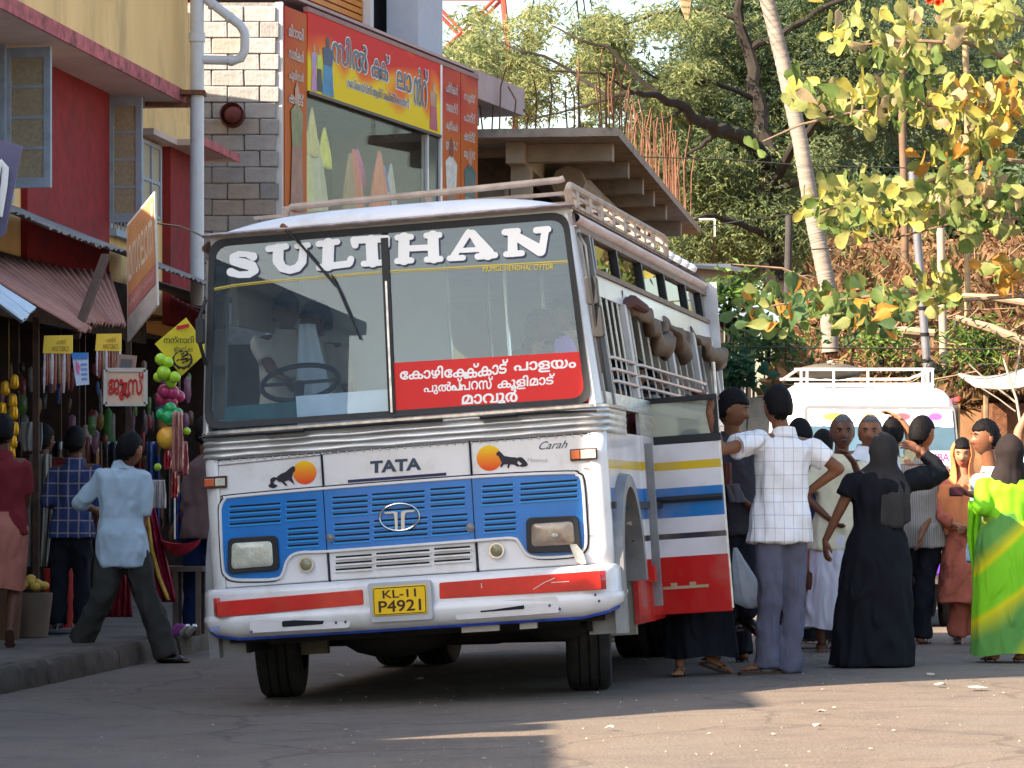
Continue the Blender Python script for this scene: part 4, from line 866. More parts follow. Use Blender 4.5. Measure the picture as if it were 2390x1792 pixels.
MB().box(.15, 1.6, .2, 1.1, 0, 2.3).build('hut_wall', mat('rust_brown_netting', (.14, .06, .03), .9, var=.5, scale=14, bump=1.), e)
for x in (.05, .7, 1.4): MB().tube([(x, 0, 0), (x, 0, 2.45)], .03, 6).build('hut_post', mat('dry_twig', (.24, .165, .105)), e)
# bare sapling beside the hut
e = empty('bare_sapling', P(2362, 1060, 35.5), 'leafless pale sapling standing before the hut at the right', 'tree')
q = lambda u, v: P(u, v, 35.5)-P(2362, 1060, 35.5)
for pts, r in (([(2385, 1010), (2372, 930), (2355, 880), (2340, 830)], .018), ([(2364, 905), (2375, 850), (2382, 800)], .014), ([(2372, 940), (2340, 915), (2300, 885), (2262, 850)], .012), ([(2370, 960), (2330, 930), (2290, 905)], .009), ([(2362, 900), (2345, 885), (2330, 870)], .009), ([(2385, 1250), (2385, 1010)], .022)):
    MB().tube([q(*p) for p in pts], [r*(1-.5*i/len(pts)) for i in range(len(pts))], 5).build('branch' if r < .02 else 'trunk', mat('pale_bark', (.42, .36, .3), .9, var=.2), e, True)
def pole(pts, D, r, m, lab, bands=0):
    p = P(*pts[0], D); e = empty('utility_pole', (p.x, D, 0), lab, 'pole'); b = bankz(p.x, D)-.6 if D > 38 else 0
    w_ = [P(u, v, D)-Vector((p.x, D, 0)) for u, v in pts]; w_.insert(0, Vector((w_[0].x, 0, min(b, w_[0].z-.1))))
    MB().tube(w_, r, 12).build('pole_shaft', m, e, True)
    for k in range(bands):
        t = w_[1].lerp(w_[-1], .06+.13*k); MB().tube([t-Vector((0, 0, .02)), t+Vector((0, 0, .02))], r*1.12, 12).build('band', DARK, e, True)
    return e
pole([(2165, 870), (2142, 568), (2130, 400)], 37.4, .047, mat('grey_metal_pole', (.17, .18, .21), .5, .2, var=.15, dirt=.4), 'grey metal pole with dark bands rising behind the van', 4)
pole([(2202, 815), (2196, 565), (2193, 440)], 39.5, .048, mat('pale_concrete_pole', (.36, .3, .23), .9, var=.12), 'pale concrete pole right of the grey metal pole')
pole([(2112, 480), (2106, 300), (2104, 60)], 47, .055, mat('brown_pole', (.14, .09, .06), .8, var=.2), 'dark brown pole among the branches behind the grey pole')
pole([(2258, 300), (2252, 60), (2251, -60)], 42, .04, mat('pole_tan', (.3, .22, .13), .8, var=.2), 'thin tan pole at the upper right among the large leaves')
pole([(1838, 680), (1842, 500)], 45, .05, mat('dark_post', (.05, .045, .045), .9), 'short dark post left of the palm trunk')
WR = mat('wire_dark', (.03, .03, .03), .7)
for i, (pts, D, lab) in enumerate([([(1500, 366), (1700, 372), (1880, 386), (2130, 392)], 46, 'upper thin wire crossing in front of the feathery tree'), ([(1640, 530), (1750, 512), (1880, 495)], 44, 'lower thin wire sloping up to the palm trunk'), ([(1895, 582), (1950, 578), (2140, 545)], 40, 'thin wire from the palm trunk to the grey pole'), ([(366, 521), (420, 528), (450, 540), (474, 552)], 30, 'thin wire from the orange signboard towards the bus'), ([(1640, 808), (1900, 812), (2400, 815)], 38.1, 'long wire along the top of the retaining wall'), ([(1000, 85), (1060, 150), (1112, 180)], 55, 'drooping cable beside the lattice mast')]):
    mb = MB(); mb.tube([P(u, v, D) for u, v in pts], .008, 4); tag(mb.build('wire', WR), lab, 'wire')

# ============================================================ PALM TRUNK
PALM = mat('palm_bark', (.25, .215, .19), .9, var=.25, scale=2.5, bump=.8, bscale=12, stretch=(1, 1, 9))
pts = [(1931, 668), (1925, 636), (1911, 568), (1904, 540), (1888, 450), (1868, 330), (1846, 230), (1826, 140), (1806, 60), (1790, 0), (1774, -70), (1755, -200)]
b = P(1931, 668, 40.5); pt = empty('coconut_palm', (b.x, 40.5, b.z), 'leaning pale coconut palm trunk in front of the feathery tree', 'tree')
w_ = [P(u, v, 40.5)-Vector((b.x, 40.5, b.z)) for u, v in pts]; w_.insert(0, w_[0]+Vector((.04, 0, -.8))); fine = []; rr = []
for i in range(len(w_)-1):
    for k in range(14): fine.append(w_[i].lerp(w_[i+1], k/14)); rr.append((.105-.0012*i*1.5)*(1+.05*((k*2+i) % 3 == 0)+.02*noise.noise(Vector((i, k, 0)))))
MB().tube(fine, rr, 14).build('trunk', PALM, pt, True, ang=80)
FRD = mat('palm_frond', (.06, .1, .025), .6, var=.3, trans=.3)
top = w_[-1]
for k in range(13):
    a = k*2.4; L = 3.0; mb = MB(); sp = [top+Vector((math.cos(a)*L*t, math.sin(a)*L*t, 1.3*t-2.2*t*t)) for t in (0, .25, .5, .75, 1)]
    mb.tube(sp, [.03, .025, .02, .012, .005], 5)
    for i in range(26):
        t = .1+.88*i/26; j = min(3, int(t*4)); p = sp[j].lerp(sp[j+1], t*4-j); d = (sp[j+1]-sp[j]).normalized(); s_ = d.cross(Vector((0, 0, 1))).normalized()
        for sg in (-1, 1):
            e_ = p+s_*sg*.55*(1-.5*t)+d*.25-Vector((0, 0, .18)); mb.add([p-d*.02, p+d*.02, e_], [(0, 1, 2)])
    mb.build('frond', FRD, pt, fix=False)
# tip of a dead frond hanging in at the top
e = empty('dead_frond', P(1600, -20, 41), 'dry straw coloured palm frond tip hanging from the top edge', 'frond')
for k in range(14):
    mb = MB(); q = lambda u, v: P(u, v, 41)-P(1600, -20, 41)
    mb.tube([q(1583+k*2.6, -30), q(1590+k*1.6, 15), q(1600+k*.4+rnd.uniform(-2, 2), 40+rnd.uniform(-6, 10))], [.012, .01, .004], 4); mb.build('frond_strand', mat('straw', (.42, .3, .18), .9, var=.2), e)

# ============================================================ BIG FEATHERY TREE
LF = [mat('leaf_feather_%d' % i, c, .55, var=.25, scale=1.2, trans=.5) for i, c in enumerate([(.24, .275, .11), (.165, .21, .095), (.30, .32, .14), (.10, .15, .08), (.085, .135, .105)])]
BARK = mat('dark_bark', (.022, .018, .015), .95, var=.3, scale=5, bump=.8, bscale=10)
KD = 1.32; bt_b = P(1818, 700, 57*KD); bt = empty('feathery_tree', (bt_b.x, 57*KD, bt_b.z), 'huge feathery leaved tree spreading over the concrete building', 'tree')
o3 = Vector((bt_b.x, 57*KD, bt_b.z)); q = lambda u, v, D=57: P(u, v, D*KD)-o3
limbs = [([(1822, 760, 57), (1818, 660, 57), (1812, 560, 57), (1800, 440, 57), (1795, 370, 57)], [.5, .42, .34, .3, .27]),
         ([(1795, 370, 57), (1765, 230, 57.5), (1745, 120, 58), (1728, 50, 58), (1715, -40, 58)], [.26, .22, .18, .16, .12]),
         ([(1795, 380, 57), (1730, 320, 56), (1675, 305, 55), (1600, 255, 54.5), (1545, 228, 54), (1480, 215, 53.5), (1425, 228, 53.5), (1340, 255, 54)], [.22, .2, .19, .15, .11, .08, .06, .03]),
         ([(1545, 228, 54), (1500, 190, 54), (1420, 110, 54), (1360, 95, 54), (1290, 60, 54.5)], [.08, .06, .05, .04, .02]),
         ([(1675, 305, 55), (1640, 340, 55), (1600, 360, 55)], [.08, .06, .03]), ([(1600, 255, 54.5), (1560, 275, 54), (1530, 280, 54)], [.05, .04, .02]),
         ([(1765, 230, 57.5), (1660, 190, 57), (1560, 195, 57), (1490, 160, 57)], [.09, .07, .05, .03]), ([(1728, 50, 58), (1650, 20, 58), (1540, 30, 58), (1450, 60, 58)], [.08, .06, .05, .03]),
         ([(1800, 440, 57), (1860, 330, 56), (1950, 240, 55), (2060, 170, 55)], [.16, .13, .1, .05]), ([(1745, 120, 58), (1850, 60, 58), (1960, 0, 58), (2080, -30, 58)], [.12, .1, .07, .04]),
         ([(1425, 228, 53.5), (1330, 165, 54), (1270, 130, 54), (1215, 118, 54), (1140, 90, 54.5)], [.06, .05, .04, .03, .015]), ([(1480, 215, 53.5), (1400, 170, 53), (1290, 165, 53), (1230, 140, 53)], [.05, .04, .03, .015]),
         ([(1340, 255, 54), (1270, 270, 54), (1200, 290, 54)], [.03, .025, .01]), ([(1812, 560, 57), (1730, 520, 55.5), (1650, 500, 55), (1590, 520, 55)], [.12, .09, .06, .03]),
         ([(1800, 440, 57), (1900, 420, 56), (2000, 440, 56)], [.1, .07, .03])]
for i, (ps, rs) in enumerate(limbs):
    pp = [q(p[0], p[1], p[2]-3.2) for p in ps]; f_ = []; r2 = []
    for k in range(len(pp)-1):
        for j in range(4): t = j/4; f_.append(pp[k].lerp(pp[k+1], t)+Vector((rnd.uniform(-1, 1), 0, rnd.uniform(-1, 1)))*rs[k]*.35); r2.append((rs[k]*(1-t)+rs[k+1]*t)*.72)
    f_.append(pp[-1]); r2.append(rs[-1]*.7); MB().tube(f_, r2, 8).build('trunk' if i == 0 else 'limb', BARK, bt, True)
def crown(name, clumps, per, size, wdt, mats, parent, off, droop=.25, flatz=.6):
    """clumps: (centre, radius, weight, material choices)"""
    tot = sum(c[2] for c in clumps); L_ = []
    for c, r, w2, mi in clumps:
        for _ in range(int(per*w2/tot)):
            # spray: short twig with leaflets on both sides
            g = Vector((rnd.gauss(0, .5), rnd.gauss(0, .5), rnd.gauss(0, .5)*flatz))*r
            L_.append((c+g-off, mi))
    nf = 4
    def fn(i):
        c, mi = L_[i//nf]
        if i % nf == 0:
            fn.d = Vector((rnd.uniform(-1, 1), rnd.uniform(-1, 1), rnd.uniform(-.6, .3)-droop)); fn.k = rnd.choice(mi)
        L = size*rnd.uniform(.6, 1.3)
        return c+fn.d*(i % nf)*size*.45, L, L*wdt, fn.d+Vector((rnd.uniform(-.7, .7), rnd.uniform(-.7, .7), rnd.uniform(-.5, .3))), fn.k
    return quads(name, len(L_)*nf, fn, mats, parent)
cl = []
def patch(n, u0, u1, v0, v1, D0, D1, r0, r1, mi, thr=-9, w2=1.):
    k = 0; tries = 0
    while k < n and tries < n*9:
        tries += 1; u, v, D = rnd.uniform(u0, u1), rnd.uniform(v0, v1), rnd.uniform(D0, D1)
        if noise.noise(Vector((u/105, v/75, 3.3))) < thr: continue
        cl.append((P(u, v, D*KD), rnd.uniform(r0, r1)*KD, w2*rnd.uniform(.6, 1.4), mi)); k += 1
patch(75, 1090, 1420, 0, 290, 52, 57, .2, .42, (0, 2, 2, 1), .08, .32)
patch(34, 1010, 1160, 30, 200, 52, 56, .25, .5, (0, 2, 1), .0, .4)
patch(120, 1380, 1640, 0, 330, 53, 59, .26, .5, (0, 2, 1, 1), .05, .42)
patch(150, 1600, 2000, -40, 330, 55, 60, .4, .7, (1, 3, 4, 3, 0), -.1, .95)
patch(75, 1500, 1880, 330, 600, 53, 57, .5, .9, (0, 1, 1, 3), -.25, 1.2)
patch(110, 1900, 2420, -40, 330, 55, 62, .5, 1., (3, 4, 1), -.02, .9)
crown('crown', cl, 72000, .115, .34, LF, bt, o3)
# trees further back
def back_tree(u, v, D, r, h, mats_i, lab, n=5000, dens=14):
    D *= 1.3; r *= 1.3; h *= 1.3
    b = P(u, HY, D); e = empty('background_tree', (b.x, D, 0), lab, 'tree', 'trees behind the bank'); zc = P(u, v, D).z
    MB().tube([(0, 0, 0), (.2, 0, zc*.5), (0, 0, zc)], [.35, .28, .15], 8).build('trunk', BARK, e, True)
    cs = []
    for _ in range(dens):
        a, ph = rnd.uniform(0, 6.28), rnd.uniform(-.9, 1.3); rr_ = rnd.uniform(.35, .9)
        cs.append((Vector((math.cos(a)*math.cos(ph)*r*rr_, math.sin(a)*math.cos(ph)*r*rr_, zc+math.sin(ph)*h*rr_)), rnd.uniform(.28, .45)*r, 1, mats_i))
    crown('crown', cs, n, .34, .45, LF, e, Vector()); return e
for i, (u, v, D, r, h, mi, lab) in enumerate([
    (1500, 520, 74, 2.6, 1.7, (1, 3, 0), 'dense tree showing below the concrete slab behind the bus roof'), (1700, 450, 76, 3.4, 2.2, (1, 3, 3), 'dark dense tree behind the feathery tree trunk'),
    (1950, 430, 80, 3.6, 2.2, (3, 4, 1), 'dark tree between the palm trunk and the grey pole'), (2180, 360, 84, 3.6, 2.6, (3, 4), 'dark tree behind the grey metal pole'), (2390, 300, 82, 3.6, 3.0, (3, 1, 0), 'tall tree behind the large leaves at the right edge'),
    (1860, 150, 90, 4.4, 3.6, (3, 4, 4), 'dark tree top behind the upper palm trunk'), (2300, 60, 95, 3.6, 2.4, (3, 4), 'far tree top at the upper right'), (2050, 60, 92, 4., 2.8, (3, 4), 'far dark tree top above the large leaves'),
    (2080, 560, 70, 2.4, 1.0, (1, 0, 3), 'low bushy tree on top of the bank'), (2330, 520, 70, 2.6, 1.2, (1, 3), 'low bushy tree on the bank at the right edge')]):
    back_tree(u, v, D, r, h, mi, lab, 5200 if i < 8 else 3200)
# light green broad leaved bush between limb and slab
def bush(nm, u, v, D, rx, rz, mats, idx, n, lab, size=.14, wd=.5, base=None, cat='bush'):
    c = P(u, v, D); e = empty(nm, (c.x, D, base if base is not None else c.z-rz), lab, cat)
    fn = lambda i: (Vector((rnd.gauss(0, .42)*rx, rnd.gauss(0, .4)*rx*.6, c.z-e.location.z+rnd.gauss(0, .45)*rz)), rnd.uniform(.7, 1.3)*size, wd*size, (rnd.uniform(-1, 1), rnd.uniform(-1, .5), rnd.uniform(-.8, .5)), rnd.choice(idx))
    MB().tube([(0, 0, 0), (.03, 0, c.z-e.location.z)], [.04, .02], 6).build('stem', BARK, e)
    quads('foliage', n, fn, mats, e); return e
GL = [mat('leaf_bright_%d' % i, c, .5, var=.2, trans=.4) for i, c in enumerate([(.16, .26, .05), (.1, .18, .04), (.04, .09, .035), (.02, .07, .045)])]
bush('bright_bush', 1612, 285, 78, .95, .95, GL, (0, 0, 1), 900, 'bright light green leafy bush under the big limb', .2)
bush('bright_bush', 1575, 420, 76, 1.1, .75, GL, (0, 1, 1), 700, 'light green bush right of the rusty bars', .17)
bush('blue_green_bush', 1718, 865, 37.4, .32, .2, GL, (3, 3, 2), 150, 'broad leaved blue green plant on the retaining wall behind the boarding man', .15, .75, 2.3, 'plant')
bush('creeper_bush', 1700, 690, 42.5, .55, .3, GL, (1, 2, 0), 420, 'leafy green bush over the bluish shed roof', .12)
bush('yellow_green_bush', 2055, 800, 39, .4, .28, GL, (0, 1), 380, 'small yellow green bush behind the van roof rack', .09, .4)
bush('dark_bush', 1790, 800, 38.8, .7, .25, GL, (2, 2, 1), 500, 'dark low bush on the wall between the shed and the van', .1)
bush('grass_clump', 2290, 800, 38.9, .5, .3, GL, (1, 0, 2), 450, 'grassy green clump beside the fallen branch', .16, .12)

# ============================================================ ALMOND TREE: large leaves at the upper right
AL = [mat('almond_leaf_%d' % i, c, .6, var=.22, scale=9, trans=.42, bump=.2, bscale=30) for i, c in enumerate([(.22, .25, .075), (.30, .30, .10), (.12, .18, .045), (.42, .32, .18), (.46, .22, .04), (.42, .37, .08), (.07, .13, .05)])]
sh = []
for k in range(3):
    mb = MB(); L = .20; W = (.062, .05, .056)[k]; cu = (.25, -.3, .1)[k]; prof = [(0, .08), (.18, .3), (.42, .72), (.68, 1.), (.86, .82), (1, .12)]
    for s_ in (-1, 0, 1):
        mb.v += [(s_*W*w2, -cu*t*t*L*.8+abs(s_)*.014*(1 if k != 1 else -1), L*t) for t, w2 in prof]
    for i in range(5): mb.f += [[i, i+1, 7+i, 6+i], [6+i, 7+i, 13+i, 12+i]]; mb.m += [0, 0]
    sh.append(mb)
lm = [[s_.mesh('almond_leaf', a) for a in AL] for s_ in sh]
for r_ in lm:
    for me in r_: me.shade_smooth()
at_ = empty('almond_tree', (P(2520, HY, 34).x, 34, 0), 'tree with big yellow green and orange leaves hanging in at the upper right', 'tree')
ao = Vector((P(2520, HY, 34).x, 34, 0)); TWG = mat('almond_twig', (.2, .14, .1), .9, var=.3)
q = lambda u, v, D=33.5: P(u, v, D)-ao
MB().tube([(0, 0, -.1), (.05, 0, 2.), (-.1, 0, 5), (.1, 0, 7)], [.16, .14, .11, .07], 10).build('trunk', TWG, at_, True)
br = [([(2520, 180), (2390, 150), (2260, 100), (2130, 95), (2060, 100), (1950, 110)], 0.03), ([(2520, 60), (2400, 50), (2300, 30), (2200, 20)], .025), ([(2500, 330), (2390, 240), (2250, 250), (2120, 240), (1980, 265), (1870, 290), (1780, 330)], .03),
      ([(2500, 500), (2400, 380), (2330, 370), (2200, 410), (2050, 470), (1960, 480), (1900, 500)], .03), ([(2450, 520), (2300, 500), (2150, 540), (2060, 560)], .02), ([(2500, 690), (2390, 690), (2250, 700), (2120, 680), (1960, 700), (1820, 710), (1730, 730)], .025), ([(2250, 700), (2200, 650), (2170, 640)], .012), ([(2400, 640), (2330, 630), (2290, 640)], .015)]
for pts_, r in br:
    pp = [q(*p) for p in pts_]; MB().tube(pp, [r*(1-.75*i/(len(pp)-1)) for i in range(len(pp))], 6).build('branch', TWG, at_, True)
clus = [(2090, 85, 165, 50, 55, (0, 1, 1, 3, 5, 0)), (2300, 45, 95, 48, 62, (1, 0, 3, 5, 1, 0)), (2040, 250, 190, 48, 75, (1, 0, 3, 5, 1, 2)), (2280, 260, 120, 70, 95, (1, 5, 3, 4, 0, 5)), (2030, 480, 150, 62, 85, (0, 1, 2, 1, 0, 5)), (2270, 480, 125, 75, 105, (0, 2, 1, 0, 2, 3)),
        (2250, 360, 110, 40, 34, (0, 4, 5, 2)), (1800, 725, 100, 48, 38, (6, 6, 2, 2, 0, 4, 2, 6, 6)), (2000, 720, 120, 55, 62, (6, 2, 6, 0, 4, 2, 6, 0)), (2190, 680, 55, 50, 26, (0, 5, 2, 1)), (2340, 640, 50, 26, 16, (0, 2, 4, 5)), (1880, 190, 30, 30, 5, (5, 2)), (1768, 345, 8, 8, 2, (4, 2)), (2110, 160, 80, 35, 26, (2, 2, 0, 6)), (2370, 140, 40, 40, 16, (2, 0, 1))]
lv = []
for (u, v, su, sv, n_, mi) in clus:
    for _ in range(int(n_*1.75)):
        th = rnd.uniform(0, 6.28); r_ = math.sqrt(rnd.random()); lv.append((q(u+su*r_*math.cos(th), v+sv*r_*math.sin(th), 33.5+rnd.uniform(-1, 1)), rnd.choice(mi)))
lv.append((P(1922, 5, 33)-ao, 5)); rnd.shuffle(lv)
lv.sort(key=lambda t: t[0].y); many = MB(); mgroups = {}
for i, (p, k) in enumerate(lv):
    a = rnd.uniform(-2.6, 2.6); R3 = Matrix.Rotation(rnd.uniform(0, 6.28), 4, 'Z') @ Matrix.Rotation(a, 4, 'Y') @ Matrix.Rotation(rnd.uniform(-.5, .5), 4, 'X'); s_ = rnd.uniform(.7, 1.3); shp = rnd.randrange(3)
    if i % max(1, len(lv)//300) == 0 and i//max(1, len(lv)//300) < 300 or i < 0:
        o = bpy.data.objects.new('leaf', lm[shp][k]); COL.objects.link(o); o.parent = at_; o.matrix_local = Matrix.Translation(p) @ R3 @ Matrix.Scale(s_, 4)
    else:
        many.k = k; M4 = Matrix.Translation(p) @ R3 @ Matrix.Scale(s_, 4); many.add([M4 @ Vector(c) for c in sh[shp].v], sh[shp].f)
tag(many.build('leaves', AL, at_, True, fix=False), kind='stuff')
mb = MB()
for (u, v) in ((2170, 0), (2190, 6), (2205, 2)): 
    for k in range(12): a = k*.52; mb.tube([q(u, v, 33), q(u+9*math.cos(a), v+9*math.sin(a), 32.9)], [.012, .006], 4)
tag(mb.build('red_blossom', mat('blossom_red', (.7, .08, .02), .5, var=.2), at_), kind='stuff')
# tree hanging in behind the roof line left (leafy twigs by the mast)
cl = []
KD = 1.
patch(26, 1005, 1130, 40, 200, 55, 58, .2, .4, (0, 1, 2), -.1, .5)
e = empty('twiggy_tree', (P(1040, HY, 56.5).x, 56.5, 0), 'sparse leafy twigs in front of the red lattice mast', 'tree')
MB().tube([(0, 0, 0), (.1, 0, 4), (-.1, 0, 7.3)], [.12, .09, .04], 6).build('trunk', BARK, e, True)
crown('crown', cl, 650, .16, .3, LF, e, Vector((P(1040, HY, 56.5).x, 56.5, 0)), flatz=.9)
# ============================================================ BUS
B = Fr((-.54, 19.15, .03), Matrix.Rotation(-math.radians(10.2), 3, 'Z') @ Matrix.Rotation(-math.radians(3.9), 3, 'Y'))
bus = empty('bus', (0, 0, 0), 'white and blue passenger bus with red bumper strips turning out of the stop', 'bus', M=B.m4())
yf = lambda z: max(0, z-1.62)*.06
xs = lambda z: 1.18-max(0, z-1.62)*.09
F5 = lambda x, y, o=0.: (lambda p: (p.x, p.z))(B.at(460+x/2.257, 480+y/2.257, 1, lambda z: yf(z)-o))
F6 = lambda x, y, o=0.: (lambda p: (p.x, p.z))(B.at(460+x/2.257, 960+y/2.257, 1, lambda z: yf(z)-o))
fm = lambda a, b, t: Vector((a, yf(b)-t, b))                # front sheet coordinates -> bus frame
BW = mat('bus_white', (.70, .69, .71), .3, var=.05, scale=2, dirt=.38, dscale=2.6, dcol=(.36, .3, .24), coat=.35)
BB = mat('bus_blue', (.002, .16, .52), .3, var=.1, scale=4, coat=.5, dirt=.25, dcol=(.02, .1, .25), dscale=3)
BR = mat('bus_red', (.52, .012, .01), .3, var=.2, scale=5, coat=.5, dirt=.35, dcol=(.6, .12, .06), dscale=2.2)
ALU = mat('ribbed_aluminium', (.5, .5, .5), .38, .75, var=.2, scale=7, dirt=.45, dcol=(.16, .15, .14), dscale=4, stretch=(.5, 1, 5))
RUB = mat('window_rubber', (.02, .021, .025), .5, var=.2)
GRYM = mat('grey_frame', (.22, .22, .23), .5, .3, var=.2); BRN = mat('brown_window_frame', (.17, .115, .085), .6, var=.25, scale=6)
def stripes_mat(name):
    m = mat(name, (.72, .715, .74), .3, var=0, coat=.4); n = m.node_tree; b = n.nodes['Principled BSDF']
    tc = n.nodes.new('ShaderNodeTexCoord'); sp = n.nodes.new('ShaderNodeSeparateXYZ'); n.links.new(tc.outputs['Object'], sp.inputs[0])
    mr = n.nodes.new('ShaderNodeMapRange'); mr.inputs[1].default_value = .3; mr.inputs[2].default_value = 1.8; n.links.new(sp.outputs[2], mr.inputs[0])
    cr = n.nodes.new('ShaderNodeValToRGB'); cr.color_ramp.interpolation = 'CONSTANT'; e = cr.color_ramp.elements
    W = (.7, .68, .72, 1); st = [(.3, (.5, .008, .01, 1)), (.735, W), (.845, (.03, .025, .04, 1)), (.885, W), (.98, (.006, .16, .48, 1)), (1.17, W), (1.283, (.62, .42, .01, 1)), (1.335, W)]
    e[0].position = 0; e[0].color = st[0][1]; e[1].position = (st[1][0]-.3)/1.5; e[1].color = st[1][1]
    for z, c in st[2:]: k = e.new((z-.3)/1.5); k.color = c
    n.links.new(mr.outputs[0], cr.inputs[0])
    nz = n.nodes.new('ShaderNodeTexNoise'); nz.inputs['Scale'].default_value = 3; nz.inputs['Detail'].default_value = 8; n.links.new(tc.outputs['Object'], nz.inputs['Vector'])
    r2 = n.nodes.new('ShaderNodeMapRange'); r2.inputs[1].default_value = .5; r2.inputs[2].default_value = .75; r2.inputs[4].default_value = .4; n.links.new(nz.outputs[0], r2.inputs[0])
    mx = n.nodes.new('ShaderNodeMixRGB'); mx.inputs[2].default_value = (.3, .25, .2, 1); n.links.new(r2.outputs[0], mx.inputs[0]); n.links.new(cr.outputs[0], mx.inputs[1]); n.links.new(mx.outputs[0], b.inputs['Base Color']); return m
STM = stripes_mat('bus_side_stripes')
# front panels (left, hood, right) with real gaps over a dark backing
MB().box(-1.1, 1.1, .04, .08, .72, 1.5).build('front_backing', DARK, bus)
def front_piece(nm, x0, x1, z0, z1, m=BW): MB().box(x0, x1, 0, .035, z0, z1).build(nm, m, bus, bevel=.008)
front_piece('front_panel', -1.09, -.476, .745, 1.487); front_piece('hood_panel', -.466, .398, .745, 1.49); front_piece('front_panel', .408, 1.09, .745, 1.487)
for s in (-1, 1):   # rounded corner posts below the waist
    mb = MB(); mb.grid(8, 6, lambda a, b: (s*(1.09+.09*math.sin(a*PI/2)), .09*(1-math.cos(a*PI/2)), .70+.8*b)); mb.build('corner_panel', BW, bus, True, solid=.012)
# side walls
def side_outline(s):
    p = [(.09, 1.5), (.09, .62)]
    arc = [(.56+.42*math.cos(t), .62+.56*math.sin(t)) for t in [PI-PI*i/12 for i in range(13)]]
    p += [(.14, .62)]+arc[1:]+[(.98, .36)]
    if s > 0: p += [(2.12, .36), (2.12, 1.5)]
    else: p += [(6.25, .36), (6.25, 1.5)]
    return p
for s in (-1, 1):
    mb = MB(); mb.prism(side_outline(s), lambda a, b, t: Vector((s*(1.18-t), a, b)), 0, .03); mb.build('side_panel', STM, bus)
mb = MB(); mb.prism([(2.12, .42), (2.8, .42), (2.8, 1.5), (2.12, 1.5)], lambda a, b, t: Vector((1.05-t, a, b)), 0, .02); mb.build('step_well', DARK, bus)
mb = MB(); mb.prism([(2.8, .36), (6.25, .36), (6.25, 1.5), (2.8, 1.5)], lambda a, b, t: Vector((1.18-t, a, b)), 0, .03); mb.build('side_panel', STM, bus)
MB().box(-1.18, 1.18, 6.22, 6.25, .5, 2.75).build('rear_wall', BW, bus)
MB().box(-1.13, 1.13, .12, 6.2, .98, 1.02).build('floor', mat('bus_floor', (.08, .07, .06), .8), bus)
for s in (1, -1):   # wheel arch flare and flap
    mb = MB(); n_ = 14; rings = []
    for i in range(n_+1):
        t = PI-PI*i/n_; c, si_ = math.cos(t), math.sin(t)
        rings.append([Vector((s*x, .56+(.42+r)*c, .62+(.56+r)*si_)) for x, r in ((1.17, 0), (1.17, .085), (1.235, .07), (1.235, .0), (1.0, -.01))])
    rings.insert(0, [Vector((v.x, v.y, .34)) for v in rings[0]]); mb.loft(rings); mb.build('wheel_arch', GRYM, bus, True)
    MB().box(s*.75, s*1.15, 1.0, 1.06, .30, .72).build('mud_flap', mat('beige_flap', (.28, .25, .2), .8, var=.15), bus)
    MB().box(s*1.02, s*1.0, .1, 1.0, .36, 1.2).build('arch_liner', DARK, bus)
for y0, y1 in ((.09, .13), (1.03, 2.1)): MB().box(1.181, 1.21, y0, y1, 1.052, 1.092).build('rub_rail', RUB, bus)
MB().box(1.181, 1.23, 1.36, 1.5, .60, .70).build('red_bracket', BR, bus)
# ribbed aluminium waist band wrapping the front corners
def plan(a):   # a 0..1 from left side round the front to the right side
    L = [(-1.185, .9), (-1.185, .1), (-1.165, .03), (-1.1, -.005), (1.1, -.005), (1.165, .03), (1.185, .1), (1.185, .9)]
    ds = [0]
    for i in range(7): ds.append(ds[-1]+math.dist(L[i], L[i+1]))
    t = a*ds[-1]
    for i in range(7):
        if t <= ds[i+1]+1e-9: k = (t-ds[i])/(ds[i+1]-ds[i]); return (L[i][0]*(1-k)+L[i+1][0]*k, L[i][1]*(1-k)+L[i+1][1]*k)
    return L[-1]
def waist(a, b):
    x, y = plan(a); o = .012*abs(math.sin(b*4*PI))+.004; cx_ = max(-1.1, min(1.1, x)); d = Vector((x-cx_*1., y-.12, 0)) if abs(x) > 1.1 else Vector((0, -1, 0)); d.normalize()
    return Vector((x, y, 1.49+.15*b))+d*(o+.012*math.sin(a*61)*noise.noise(Vector((a*14, b*2, 0))))
mb = MB(); mb.grid(90, 24, waist); mb.build('waist_band', ALU, bus, True, ang=80)
mb = MB(); mb.tube([Vector((plan(i/60)[0]*1.005, plan(i/60)[1]-.02*(abs(plan(i/60)[0]) < 1.15), 1.645)) for i in range(61)], .014, 6); mb.build('waist_moulding', mat('worn_chrome', (.55, .52, .5), .3, .8, var=.3, scale=20), bus, True)
# windscreen
def rrect(q, r=.07, n=5):
    out = []
    for i in range(4):
        p0, p1, p2 = Vector(q[i-1]), Vector(q[i]), Vector(q[(i+1) % 4]); a = p1+(p0-p1).normalized()*r; b = p1+(p2-p1).normalized()*r
        for k in range(n+1): t = k/n; out.append(tuple(a*(1-t)**2+p1*2*t*(1-t)+b*t*t))
    return out
WQ = [(-1.155, 1.672), (-1.068, 2.775), (1.052, 2.765), (1.128, 1.655)]
outer = rrect(WQ, .10); inner = rrect([(-1.118, 1.708), (-1.035, 2.735), (1.02, 2.725), (1.090, 1.693)], .085)
n_ = len(outer); mb = MB(); mb.add([fm(a, b, .018) for a, b in outer]+[fm(a, b, .012) for a, b in inner]+[fm(a, b, -.03) for a, b in inner]+[fm(a, b, -.03) for a, b in outer], [(k*n_+i, k*n_+(i+1) % n_, ((k+1) % 4)*n_+(i+1) % n_, ((k+1) % 4)*n_+i) for k in range(4) for i in range(n_)])
mb.build('windscreen_rubber', RUB, bus)
mb = MB(); mb.beam(fm(-.035, 1.69, .005), fm(-.025, 2.70, .005), .042, .03, up=(0, 1, 0)); mb.build('windscreen_divider', RUB, bus)
